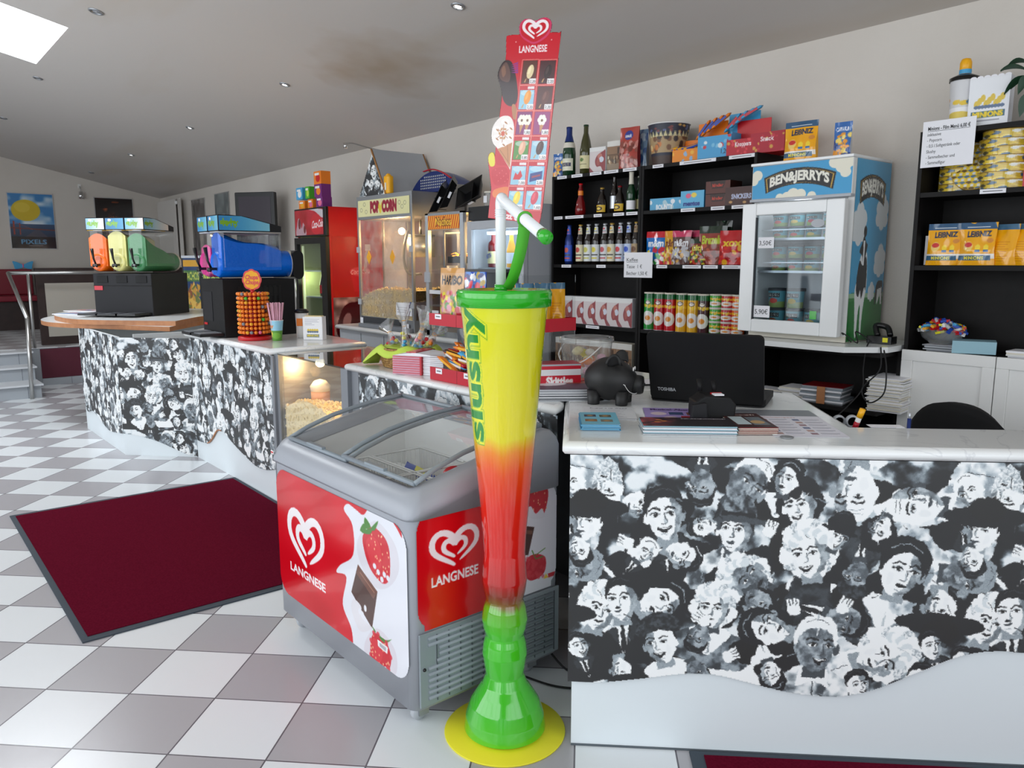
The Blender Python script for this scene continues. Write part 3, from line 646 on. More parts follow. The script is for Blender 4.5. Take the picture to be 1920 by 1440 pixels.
# glazed shop front behind the camera
b = B()
b.box(XL, XR, YF - .1, YF, -.1, .35, 'wall_paint'); b.box(XL, XR, YF - .1, YF, 3.35, 4.5, 'wall_paint')
for x in np.arange(XL, XR + .1, 1.375): b.box(x - .05, x + .05, YF - .1, YF, .35, 3.35, 'dark_grey')
b.box(XL, XR, YF - .08, YF - .02, 2.2, 2.28, 'dark_grey')
tag(b.build('wall_front'), kind='structure')
b = B()
b.box(XR, XR + .1, YF, YB, -.1, .4, 'wall_paint'); b.box(XR, XR + .1, YF, YB, 3.0, 4.5, 'wall_paint'); b.box(XR, XR + .1, 2.9, YB, .4, 3.0, 'wall_paint')
for y in (-2.7, -1.4, -.1, 1.2, 2.5): b.box(XR, XR + .1, y - .05, y + .05, .4, 3.0, 'dark_grey')
tag(b.build('wall_right'), kind='structure')

# raised seating area with its three tiled steps
b = B()
FX = -10.47
b.box(XL, FX, 1.62, YB, 0, .44, 'tile_grey'); b.box(XL, FX, YF + .2, 1.62, 0, .44, 'tile_grey')
tag(b.build('trim_1'), kind='structure')
PLT = mat('platform_tiles', rough=.3); 
n = PLT.node_tree; tc = n.nodes.new('ShaderNodeTexCoord'); ck = n.nodes.new('ShaderNodeTexChecker'); ck.inputs['Scale'].default_value = 1 / .3
ck.inputs[1].default_value = (*lin(212, 214, 216), 1); ck.inputs[2].default_value = (*lin(168, 166, 168), 1)
mp = n.nodes.new('ShaderNodeMapping'); mp.inputs['Rotation'].default_value = (0, 0, U_ANG); n.links.new(tc.outputs['Object'], mp.inputs[0]); n.links.new(mp.outputs[0], ck.inputs[0]); n.links.new(ck.outputs[0], n.nodes['Principled BSDF'].inputs['Base Color'])
tag(B().box(XL, FX + .02, YF + .2, YB, .441, .449, 'platform_tiles').build('trim_2'), kind='structure')
b = B()
b.box(FX, FX + .012, 1.60, YB, .085, .43, 'maroon_paint'); b.box(FX, FX + .02, 1.60, YB, 0, .082, 'tile_grey')
for k in range(8): b.box(FX + .021, FX + .0215, 1.9 + k * .3, 1.904 + k * .3, 0, .08, 'slot_dark')
tag(b.build('trim_3'), kind='structure')
b = B()
for k, (x, ye, z0, z1) in enumerate(((-9.55, 1.44, 0, .15), (-9.92, 1.45, .15, .3), (-10.2, 1.47, .3, .44))):
    b.box(FX, x, YF + .4, ye, z0, z1 - .018, 'tile_grey'); b.box(FX, x + .03, YF + .4, ye + .02, z1 - .018, z1, 'tile_light')
    for q in range(10): b.box(x, x + .0008, ye - .3 * q - .12 - .004, ye - .3 * q - .12, z0, z1 - .02, 'slot_dark')
tag(b.build('trim_4'), kind='structure')

# ------------------------------------------------------------------ steps handrail
t = thing('stair_handrail', 'brushed steel handrail beside the tiled steps on the left', 'handrail', (-9.5, 1.34, 0))
D = Vector((9.5, -1.34, 0))
pA = Vector((-9.5, 1.34, 0)); pB = at_x(51, 597, -9.5); pC = at_x(15, 512, -10.45); pD = Vector((-10.45, 2.9, pC.z))
B().tube([pA + D, pB + D], .021, 'steel', 12).tube([pB + D, pC + D], .021, 'steel', 12).build('sloping_rail', t)
B().tube([pC + D, pD + D], .021, 'steel', 12).build('top_rail', t)
B().tube([Vector((-10.45, 1.55, .45)) + D, Vector((-10.45, 1.55, pC.z)) + D], .017, 'steel', 12).build('post', t)
B().tube([Vector((-10.45, 2.7, .45)) + D, Vector((-10.45, 2.7, pC.z)) + D], .017, 'steel', 12).build('post', t)

# partition: dark boards with perforated sheet
t = thing('partition_screen', 'dark wooden partition with a perforated metal sheet behind the handrail', 'partition', (-10.75, 1.72, .45))
B().box(-.03, .03, -.05, 1.7, 0, .92, 'dark_wood').build('board', t)
B().box(.032, .04, .03, 1.6, .1, .74, 'perforated_metal').build('perforated_sheet', t)
# bench against the far wall
t = thing('bench', 'maroon upholstered wall bench with dark wooden base on the raised floor', 'bench', (-13.88, -1.4, .45))
B().box(0, .5, 0, 3.5, 0, .42, 'dark_wood').build('base', t)
B().rbox(0, .58, 0, 3.5, .42, .5, 'maroon_vinyl', .02, 3, 'y').build('seat', t, .01)
B().box(.0, .12, 0, 3.5, .5, .885, 'maroon_vinyl').build('backrest', t, .02)
t = thing('bench', 'maroon bench end seen between the handrail post and the partition', 'bench', (-13.88, 2.14, .45))
B().box(0, .5, 0, 1.7, 0, .42, 'dark_wood').build('base', t); B().rbox(0, .58, 0, 1.7, .42, .5, 'maroon_vinyl', .02, 3, 'y').build('seat', t, .01); B().box(0, .12, 0, 1.7, .5, .9, 'dark_wood').build('backrest', t, .01)
t = thing('butterfly_ornament', 'small blue and pink butterfly ornament above the bench backrest', 'ornament', (-13.82, 2.0, 1.335))
B().ball(0, 0, .05, .012, 'pink', 8, 3).build('body', t)
for s_ in (-1, 1): B().prism(sp2([(0, .03), (s_ * .1, .0), (s_ * .12, .06), (s_ * .13, .12), (s_ * .03, .08)], 4, True), -.006, .006, 'sky_blue', 'x').build('wing', t)

# ------------------------------------------------------------------ posters, speaker, radiator, television
def poster_pixels():
    c = Canvas(80, 112, (60, 130, 190), 3)
    c.fn(lambda X, Y, a: np.where((Y < 62)[..., None], np.array((60, 130, 190)) * (1 - np.clip(vnoise(X / 14, Y / 10, 2) * 1.8 - .75, 0, 1)[..., None]) + np.array((225, 235, 240)) * np.clip(vnoise(X / 14, Y / 10, 2) * 1.8 - .75, 0, 1)[..., None], a))
    c.fn(lambda X, Y, a: np.where((Y >= 62)[..., None], np.array((40, 60, 86)) * np.clip(1.4 - (Y - 62) / 60, .3, 1.4)[..., None], a))
    # a plain yellow disc stands in for the poster's figure
    c.ell(30, 34, 26, 22, (214, 186, 40)); c.ell(24, 28, 14, 10, (236, 212, 84), 0, .5)
    c.rect(5, 56, 8, 84, (150, 60, 50)); c.rect(16, 60, 18, 84, (150, 60, 50)); c.line([(0, 70), (80, 74)], 2.5, (110, 60, 55)); c.line([(6, 58), (40, 73)], .8, (150, 80, 70))
    c.poly([(20, 92), (44, 74), (52, 74), (70, 92)], (90, 80, 90), .5)
    c.rect(0, 88, 80, 112, (18, 22, 34)); c.text('PIXELS', 40, 103, 9, (90, 150, 190), 46, .03, center=True); c.rect(30, 106, 56, 107, (120, 120, 130))
    return c
def framed(name, label, x, y0, y1, z0, z1, cv, axis='x'):
    t = thing(name, label, 'poster', (x, (y0 + y1) / 2, z0) if axis == 'x' else ((y0 + y1) / 2, x, z0)); w2 = (y1 - y0) / 2; h = z1 - z0
    f = B()
    if axis == 'x':
        f.box(0.001, .012, -w2, w2, 0, h, 'frame_alu'); f.build('poster_frame', t)
        printed('print', t, cv, lambda U, V: (.0135 + 0 * U, -w2 + .012 + (2 * w2 - .024) * U, .012 + (h - .024) * V), 'print_gloss')
    else:
        f.box(-w2, w2, -.012, -.001, 0, h, 'frame_alu'); f.build('poster_frame', t)
        printed('print', t, cv, flat(-w2 + .012, w2 - .012, .012, h - .012, -.0135), 'print_gloss')
    return t
framed('framed_poster', 'silver framed blue film poster with a yellow disc on the far left wall', XL, 1.88, 2.49, 1.635, 2.47, poster_pixels())
c = Canvas(70, 100, (20, 14, 16), 2)
c.fn(lambda X, Y, a: np.array((24, 14, 16)) + np.clip(vnoise(X / 9 + Y / 25, Y / 7, 8) * 2.2 - 1.1 - np.abs(Y - 45) / 60, 0, 1)[..., None] * np.array((210, 90, 20)))
for k in range(26): a = rnd.uniform(-2.6, -.4); c.line([(35, 60), (35 + 26 * math.cos(a), 60 + 26 * math.sin(a))], 1.2, (220, 110, 40), .5)
framed('framed_poster', 'silver framed dark film poster with orange flames behind the slush machine', XL, 3.055, 3.63, 1.62, 2.46, c)
c = Canvas(40, 60, (120, 116, 116), 2); c.fn(lambda X, Y, a: np.array((112, 106, 102)) + (vnoise(X / 6, Y / 9, 12)[..., None] - .5) * 60)
framed('framed_poster', 'narrow grey framed poster on the back wall right of the radiator', YB, -12.33, -11.76, 1.45, 2.37, c, 'y')
c = Canvas(40, 60, (118, 124, 126), 2); c.fn(lambda X, Y, a: np.array((104, 114, 116)) + (vnoise(X / 6, Y / 9, 13)[..., None] - .5) * 50); c.text('H & M', 20, 34, 7, (200, 200, 200), center=True) if False else c.rect(12, 22, 28, 36, (180, 184, 186), .5)
framed('framed_poster', 'grey green framed poster on the back wall left of the television', YB, -11.34, -10.79, 1.6, 2.395, c, 'y')
p = at_x(150, 365, XL)
t = thing('wall_spotlight', 'small silver wall spotlight between the two posters on the left wall', 'wall light', (XL, p.y, p.z))
B().cyl(0, 0, .13, .02, .02, 'white', 12).box(0, .02, -.02, .02, .1, .16, 'white').build('wall_mount', t)
B().tube([(.01, 0, .13), (.06, 0, .1), (.07, 0, .05)], .008, 'steel').build('arm', t); B().cyl(.07, 0, -.07, .045, .11, 'chrome', 16, .03).build('lamp_head', t)
t = thing('radiator', 'tall white flat panel radiator in the far corner', 'radiator', (-13.6, 3.9, .55))
B().box(0, .9, .02, .04, .9, 1.85, 'radiator').box(0, .9, .08, .1, .9, 1.85, 'radiator').build('panel', t, .005)
for k in range(3): B().tube([(.95 + .05 * k, .06, -.1), (.95 + .05 * k, .06, 1.86)], .013, 'radiator').build('pipe', t)
B().ball(.9, .05, 1.8, .03, 'white', 8).build('valve', t)

t = thing('television', 'black flat television on a wall bracket above the blue slush machine', 'television', (-9.0, 3.75, 1.5), 0)
TV = at_y(440, 372, 3.55), at_y(513, 358, 3.85); a0 = Vector((TV[0].x, TV[0].y, 0)); a1 = Vector((TV[1].x, TV[1].y, 0)); L = (a1 - a0).length; t.location = (a0.x, a0.y, 1.53); t.rotation_euler = (0, 0, math.atan2(a1.y - a0.y, a1.x - a0.x))
B().rbox(0, L, 0, .06, 0, .72, 'black', .01, 2, 'y').build('casing', t, .004)
B().box(.05, L - .05, -.002, 0, .07, .67, 'screen_off').build('screen', t)
MATS['black'].node_tree.nodes['Principled BSDF'].inputs['Roughness'].default_value = .3
B().box(L * .4, L * .6, .06, .14, .25, .5, 'black').tube([(L / 2, .12, .36), (L / 2, .38, .36)], .02, 'dark_grey').build('wall_bracket', t)

# ------------------------------------------------------------------ recessed ceiling spotlights
def ceil_pt(px, py):
    d = ray(px, py); tt = (2.62 + .011 * 1.5 + .223 * 4.06 - CAM_H) / (d.z - .011 * d.x + .223 * d.y); return Vector((0, 0, CAM_H)) + d * tt
sl = math.atan(.223)
def spot(px, py, lit, label, r=.042):
    p = ceil_pt(px, py); t = thing('recessed_spotlight', label, 'spotlight', p, 0, 'recessed ceiling spotlights'); t.rotation_euler = (-sl, 0, 0)
    B().lathe([(r, 0), (r, -.006), (r * .72, -.012), (r * .66, 0)], 'brushed', 20, cap=False).lathe([(r * .66, -.002), (r * .4, .004), (.001, .006)], 'dark_grey', 16, cap=False).build('trim_ring', t)
    B().lathe([(.001, -.008), (r * .4, -.006), (r * .45, .0)], 'bulb_white' if lit else 'silver', 14, cap=False).build('bulb', t)
for a in ((859, 11, 1, 'lit recessed spotlight in the ceiling left of the price board, nearest the camera'), (534, 158, 1, 'lit recessed spotlight above the popcorn machine side of the ceiling'),
          (356, 239, 1, 'lit recessed ceiling spotlight second farthest along the lit row'), (246, 290, 1, 'lit recessed ceiling spotlight farthest along the lit row'),
          (180, 21, 0, 'unlit recessed ceiling spotlight just right of the skylight', .05), (71, 146, 0, 'unlit recessed ceiling spotlight just below the skylight corner'),
          (6, 221, 0, 'unlit recessed ceiling spotlight at the left edge of the photo'), (171, 323, 0, 'unlit recessed ceiling spotlight above the dark flame poster')): spot(*a)
# ------------------------------------------------------------------ counters
def wavy(P, n=10): return sp2(P, n)
def collage_panel(name, parent, u0, u1, ztop, wave, y, cell, off=0.0, scale=1.0, z_ref=.905):
    """print on a panel along local x facing -y, lower edge = wave (list of (x, z)); also a thin board behind it"""
    zb = min(p[1] for p in wave); img = collage_strip(u0 + off, u1 + off, ztop, zb, cell, z_ref, scale)
    wx = np.array([p[0] for p in wave]); wz = np.array([p[1] for p in wave])
    o = printed(name, parent, img, flat(u0, u1, zb, ztop, y), 'print', keep=lambda U, V: (zb + (ztop - zb) * V) > np.interp(u0 + (u1 - u0) * U, wx, wz))
    return o
FA = R(45.3); FB = Vector((-1.521, 1.518, 0)); FU = Vector((math.cos(FA), math.sin(FA), 0)); FN = Vector((-FU.y, FU.x, 0))
def fc(u, n_, z=0): return FB + FU * u + FN * n_ + Vector((0, 0, z))
def uv_on(px, py):      # zoomed pixel of the panel -> metres along / up the front panel
    d = ray(px, py); o = Vector((0, 0, CAM_H)); tt = (FB - o).dot(FN) / d.dot(FN); q = o + d * tt; return (q - FB).dot(FU), q.z
wave = [uv_on(*p) for p in ((1062, 1273), (1120, 1275), (1200, 1268), (1280, 1259), (1340, 1261), (1400, 1275), (1470, 1292), (1530, 1300), (1580, 1300), (1640, 1287), (1720, 1255), (1790, 1228), (1850, 1217), (1920, 1220))]
wave[0] = (-.012, wave[0][1]); wave = wavy(wave, 6); e = wave[-1]; wave += [(e[0] + .2, e[1] - .02), (e[0] + .5, e[1] - .12), (2.0, .2)]
t = thing('sales_counter', 'front counter faced with black and white portrait collage above a wavy pale grey plinth', 'counter', FB, FA)
B().box(0, 2.0, 0, .02, .0, .9, 'plinth').box(0, .02, .02, .84, 0, .9, 'plinth').box(.02, 2.0, .2, .22, 0, .9, 'plinth').box(.02, .86, .80, .82, 0, .9, 'plinth').box(.84, .86, .22, .8, 0, .9, 'plinth').build('carcass', t)
B().prism([(x, z) for x, z in wave] + [(2.0, .902), (-.012, .902)], -.012, -.001, 'dark_grey', 'y').build('facing_board', t)
collage_panel('collage_facing', t, -.012, 1.9, .903, wave, -.0135, .0027, off=.008)
B().box(0, 2.0, -.003, 0, .0, .006, 'slot_dark').build('floor_joint', t)
def bullnose(b, P, z0, z1, m, r=.02, n=5):
    """worktop slab with rounded rim"""
    P = ccw(P); N = len(P); c0 = Vector((sum(p[0] for p in P) / N, sum(p[1] for p in P) / N)); rings = []
    def inset(P, d):
        out = []
        for i in range(len(P)):
            a, p, q = Vector(P[i - 1]), Vector(P[i]), Vector(P[(i + 1) % len(P)]); e1 = (p - a).normalized(); e2 = (q - p).normalized()
            n1 = Vector((-e1.y, e1.x)); n2 = Vector((-e2.y, e2.x)); m_ = n1 + n2; l = m_.dot(n1); m_ = m_ / l if abs(l) > 1e-6 else n1; out.append((p.x + m_.x * d, p.y + m_.y * d))
        return out
    h = (z1 - z0) / 2; zc_ = (z0 + z1) / 2
    for i in range(n + 1):
        a = -math.pi / 2 + math.pi * i / n; rings.append((inset(P, h * (1 - math.cos(a))), zc_ + h * math.sin(a)))
    V = [(x, y, z) for ring, z in rings for x, y in ring]; F = [(k * N + i, k * N + (i + 1) % N, (k + 1) * N + (i + 1) % N, (k + 1) * N + i) for k in range(n) for i in range(N)]
    b.add(V, F, m, True); k = len(b.v) - len(V)
    b.f.append(tuple(k + i for i in range(N))[::-1]); b.m.append(m); b.sm.append(False); b.f.append(tuple(k + n * N + i for i in range(N))); b.m.append(m); b.sm.append(False)
    return b
t = bullnose(B(), [(x, y) for x, y in [(fc(*q).x, fc(*q).y) for q in ((-.035, -.03), (2.05, -.03), (2.05, .255), (.85, .255), (.85, .88), (-.035, .88))]], .904, .942, 'marble').build('worktop')
tag(t, 'white marbled L-shaped worktop on the front counter', 'worktop')

# middle counter behind the chest freezer
t = thing('sales_counter', 'collage faced counter run behind the grey chest freezer', 'counter', (-3.46, 1.88, 0))
B().box(0, 1.46, 0, .02, 0, .9, 'mid_grey').box(0, .02, .02, .55, 0, .9, 'mid_grey').box(0, .07, -.012, 0, 0, .9, 'mid_grey').build('carcass', t)
collage_panel('collage_facing', t, .075, 1.5, .9, [(0, .2), (2, .2)], -.012, .004, off=.3)
pl = [(-3.47, 1.835), (-1.935, 1.835), (fc(-.037, .6).x, fc(-.037, .6).y), (fc(-.037, .9).x, fc(-.037, .9).y), (fc(.3, .9).x, fc(.3, .9).y), (-2.0, 2.75), (-2.75, 2.75), (-2.75, 2.45), (-3.47, 2.45)]
tag(bullnose(B(), pl, .904, .94, 'marble').build('worktop'), 'white worktop behind the chest freezer carrying the wicker basket and candy rack', 'worktop')
B().box(-2.75, -2.05, 2.4, 2.74, 0, .9, 'mid_grey').build('back_carcass', t)
KIDS[t.name][-1].location = (3.46, -1.88, 0)

# glass popcorn case set between the counters
t = thing('popcorn_display_case', 'lit glass popcorn case between the two collage counters', 'display case', (-4.33, 1.845, 0))
b = B()
b.box(0, .87, .0, .6, 0, .3, 'mid_grey'); b.box(0, .04, 0, .03, .3, .91, 'mid_grey'); b.box(.80, .87, 0, .03, .3, .91, 'mid_grey'); b.box(.0, .87, .58, .6, .3, .91, 'brushed')
b.box(0, .02, .03, .58, .3, .91, 'brushed'); b.box(.85, .87, .03, .58, .3, .91, 'brushed'); b.build('cabinet', t)
B().box(.04, .8, .008, .014, .3, .905, 'glass').build('front_pane', t)
B().box(.03, .84, .0, .6, .908, .916, 'glass_dark').build('top_pane', t)
rp = random.Random(3)
def heap(name, parent, x0, x1, y0, y1, z0, hz, m, n, s, slope=0.0, fill='popcorn', seed=1):
    """popped corn: a bumpy bed with loose kernels on it"""
    b = B(); rr = random.Random(seed)
    hf = lambda u, v: hz * (.62 + .3 * math.sin(3.1 * u + .6) * math.cos(2.3 * v) + slope * u)
    b.surf(lambda u, v: (x0 + (x1 - x0) * u, y0 + (y1 - y0) * v, z0 + hf(u, v) - .006 + rr.uniform(-.004, .004)), 26, 16, fill)
    b.surf(lambda u, v: (x0 + (x1 - x0) * u, y0, z0 + hf(u, 0) * v), 26, 4, fill)
    for _ in range(n):
        u, v = rr.random(), rr.random() ** 1.4; r = s * rr.uniform(.6, 1.2); z = z0 + hf(u, v) + rr.uniform(-.006, .01)
        if rr.random() < .4: v = 0; z = z0 + rr.random() * hf(u, 0)
        for q in range(2): b.ball(x0 + (x1 - x0) * u + rr.uniform(-r, r) * .7, y0 + (y1 - y0) * v + rr.uniform(-.2, .4) * r, z + rr.uniform(-r, r) * .5, r * .7, m, 5, rr.uniform(.7, 1.1))
    return tag(b.build(name, parent), kind='stuff')
heap('popcorn', t, .045, .845, .03, .57, .3, .37, 'popcorn', 1300, .012, .2, seed=2)
B().cyl(.16, .2, .6, .055, .11, 'gold_lamp_wood', 16).lathe([(.055, 0), (.06, .03), (.035, .06), (.001, .07)], 'offwhite', 16, (.16, .2, .69)).build('popcorn_scoop_pot', t)
for x in (.17, .6): B().ball(x, .2, .86, .028, 'bulb', 12).cyl(x, .2, .88, .02, .025, 'brushed', 10).build('lamp', t)
for x in (.17, .6):
    l = bpy.data.lights.new('warming_lamp', 'POINT'); l.energy = 2.6; l.color = (1, .6, .22); l.shadow_soft_size = .03; o = bpy.data.objects.new('warming_lamp', l); col.objects.link(o); o.location = (-4.33 + x, 2.0, .81)

# left counter: straight part, then the canted corner part
t = thing('sales_counter', 'collage faced counter with wavy grey plinth left of the glass popcorn case', 'counter', (-5.815, 1.845, 0))
LW = wavy([(0, .155), (.06, .14), (.25, .155), (.36, .21), (.47, .285), (.6, .29), (.76, .245), (.95, .2), (1.15, .165), (1.3, .175), (1.485, .22)], 5)
B().box(0, 1.485, 0, .02, 0, .9, 'plinth').box(1.465, 1.485, .02, .6, 0, .9, 'plinth').build('carcass', t)
B().prism(LW + [(1.485, .9), (0, .9)], -.01, -.001, 'dark_grey', 'y').build('facing_board', t)
B().tube([(x, -.008, z) for x, z in LW[10:24]], .006, 'wood_edge', 5).build('edge_trim', t)
collage_panel('collage_facing', t, 0, 1.485, .9, LW, -.0115, .0052, off=.35)
B().box(1.455, 1.487, -.016, .0, 0, .9, 'mid_grey').build('end_post', t)
pl = [(-5.86, 1.81), (-4.34, 1.81), (-4.34, 2.46), (-6.3, 2.6), (-6.3, 2.25)]
tag(bullnose(B(), pl, .90, .94, 'marble').build('worktop'), 'white worktop carrying the lollipop tower and the blue slush machine', 'worktop')

t = thing('corner_counter', 'canted collage faced corner counter under the round wooden top', 'counter', (0, 0, 0))
A0, A1, A2 = Vector((-7.484, 1.446, 0)), Vector((-6.238, 1.446, 0)), Vector((-5.815, 1.85, 0))
b = B(); b.box(A0.x, A1.x, 1.45, 1.47, 0, .893, 'plinth'); b.box(A0.x, A0.x + .02, 1.47, 2.5, 0, .893, 'plinth'); b.box(-6.4, -6.38, 1.6, 2.3, 0, .893, 'plinth')
L = (A2 - A1).length; an = math.atan2(A2.y - A1.y, A2.x - A1.x); b.at(A1.x, A1.y, 0, rz=an); b.box(0, L, .001, .02, 0, .88, 'plinth'); b.at(); b.build('carcass', t)
w1 = wavy([(0, .3), (.02, .26), (.05, .2), (.12, .165), (.3, .2), (.55, .16), (.8, .12), (1.05, .14), (1.246, .165)], 5)
o = collage_panel('collage_facing', t, 0, 1.246, .892, w1, -.004, .006, off=.8); o.location = A0
w2 = wavy([(0, .17), (.15, .145), (.29, .105), (.42, .05), (.5, .02), (L, .004)], 5)
o = collage_panel('collage_facing', t, 0, L, .89, w2, -.004, .0045, off=.15); o.location = A1; o.rotation_euler = (0, 0, an)
# rounded double wooden top
lo = sp2([(-6.461, 1.893), (-7.006, 1.577), (-7.3, 1.39), (-7.55, 1.28), (-7.8, 1.24), (-8.1, 1.27), (-8.408, 1.378), (-8.75, 1.6), (-8.85, 1.9), (-8.7, 2.3), (-8.3, 2.75), (-7.8, 2.9), (-7.35, 2.75)], 5) + [(-6.89, 2.251)]
t = thing('counter_top', 'rounded white counter top with thick wooden edge under the three tank slush machine', 'worktop', (0, 0, 0))
B().prism(lo, .894, .93, 'gloss_white', side='wood_edge').build('lower_top', t)
up = sp2([(-6.521, 1.959), (-7.078, 1.481), (-7.35, 1.37), (-7.668, 1.34), (-8.0, 1.36), (-8.3, 1.45), (-8.55, 1.7), (-8.6, 2.0), (-8.4, 2.4), (-8.0, 2.75), (-7.6, 2.8), (-7.2, 2.6)], 5) + [(-6.911, 2.261)]
up = [(min(x, -6.53) if False else x, y) for x, y in up]
B().prism(up, .931, .97, 'gloss_white', side='wood_edge').build('upper_top', t)
TOPZ = .971
# ------------------------------------------------------------------ chest freezer
FO = Vector((-2.83, 1.18, 0)); FW, FD = .97, .61
t = thing('chest_freezer', 'grey ice cream chest freezer with curved sliding glass lid behind the giant cup', 'freezer', FO)
def ftop(y): return float(np.interp(y, [0, .03, .12, .23, .32, .43, .55, .61], [.738, .757, .797, .832, .85, .868, .877, .872]))
b = B()
q_ = rrect(0, FW, 0, FD, .035, 5); n_ = len(q_); b.add([(x, y, .075) for x, y in q_] + [(x, y, .70) for x, y in q_], [(i, (i + 1) % n_, n_ + (i + 1) % n_, n_ + i) for i in range(n_)] + [tuple(range(n_))[::-1]], 'freezer_grey', True)
ys = [0, .01, .03, .08, .15, .23, .32, .43, .52, .61]
# rim: outer wall follows the curved lid line
def rim_ring(o, dz): return None
P = rrect(-.012, FW + .012, -.012, FD + .005, .045, 5); I = rrect(.06, FW - .06, .055, FD - .05, .03, 5)
n = len(P); V = []; F = []
sec = [(.2, .70, 0), (0, .685, 0), (0, 0, -.045), (.1, 0, -.02), (.35, 0, 0.0), (.8, 0, 0.0), (1, 0, -.005), (1, 0, -.05)]
for k, zabs, dz in sec:
    for (xo, yo), (xi, yi) in zip(P, I):
        x, y = xo + (xi - xo) * k, yo + (yi - yo) * k
        z = zabs if zabs else ftop(max(0, y)) + dz
        V.append((x, y, z))
for k in range(len(sec) - 1):
    for i in range(n): F.append((k * n + i, k * n + (i + 1) % n, (k + 1) * n + (i + 1) % n, (k + 1) * n + i))
b2 = B().add(V, F, 'freezer_grey', True)
b.box(.05, FW - .05, .05, FD - .05, .25, .27, 'fridge_in')
b.build('cabinet', t)
b2.build('rim', t)
# white inner liner
b = B(); x0, x1, y0, y1 = .058, FW - .058, .052, FD - .048
b.add([(x0, y0, .3), (x1, y0, .3), (x1, y1, .3), (x0, y1, .3)], [(0, 1, 2, 3)], 'white')
for (xa, ya), (xb, yb) in (((x0, y0), (x1, y0)), ((x1, y0), (x1, y1)), ((x1, y1), (x0, y1)), ((x0, y1), (x0, y0))):
    b.add([(xa, ya, .3), (xb, yb, .3), (xb, yb, ftop(yb) - .045), (xa, ya, ftop(ya) - .045)], [(3, 2, 1, 0)], 'white')
b.build('liner', t)
# frost shelf at the compressor step
B().rbox(.062, .17, .09, y1 - .01, .301, .6, 'white', .04, 3, 'x').build('frost_shelf', t, .01)
# sliding lids: curved glass with frame
def lid(xa, xb, dz, nm):
    yy = [.05 + (FD - .1) * i / 14 for i in range(15)]
    tt_ = B().add([(x, y, ftop(y) + dz) for y in yy for x in (xa, xb)], [(2 * i, 2 * i + 1, 2 * i + 3, 2 * i + 2) for i in range(14)], 'freezer_glass', True).build(nm, t)
    fr = B()
    for x in (xa, xb): fr.tube([(x, y, ftop(y) + dz + .003) for y in yy], .009, 'frame_grey', 6)
    for y in (yy[0], yy[-1]): fr.tube([(xa, y, ftop(y) + dz + .003), (xb, y, ftop(y) + dz + .003)], .009, 'frame_grey', 6)
    fr.build('lid_frame', tt_)
    B().box((xa + xb) / 2 - .06, (xa + xb) / 2 + .06, .04, .055, ftop(.05) + dz + .01, ftop(.05) + dz + .018, 'frame_grey').build('lid_handle', tt_)
lid(.05, .5, .002, 'sliding_lid'); lid(.475, FW - .05, .012, 'sliding_lid')
B().box(.06, .16, .3, .36, ftop(.3) + .005, ftop(.3) + .012, 'black').build('lid_stop', t) if False else None
# wire baskets
def wire_box(x0, x1, y0, y1, z0, z1, nx, ny):
    b = B(); r = .0022
    for z in (z0, (z0 + z1) / 2, z1): b.tube([(x0, y0, z), (x1, y0, z), (x1, y1, z), (x0, y1, z)], r if z < z1 else .004, 'white', 5, True)
    for i in range(nx + 1):
        x = x0 + (x1 - x0) * i / nx; b.tube([(x, y0, z1), (x, y0, z0), (x, y1, z0), (x, y1, z1)], r, 'white', 4)
    for i in range(1, ny): y = y0 + (y1 - y0) * i / ny; b.tube([(x0, y, z1), (x0, y, z0), (x1, y, z0), (x1, y, z1)], r, 'white', 4)
    return b
g = 'wire baskets inside the chest freezer'
for k, (xa, xb, ya, yb) in enumerate(((.19, .50, .08, .31), (.515, .88, .08, .31), (.19, .50, .325, .55), (.515, .88, .325, .55))):
    q = wire_box(xa, xb, ya, yb, .5, .68, 16, 10).build('wire_basket'); q.location = FO
    tag(q, ['white wire basket at the front of the chest freezer, beside the lid divider', 'white wire basket holding the colourful wrappers at the front right of the chest freezer', 'white wire basket at the back of the chest freezer, beside the lid divider', 'white wire basket with red ice cream tubs at the back right of the freezer'][k], 'basket', g)
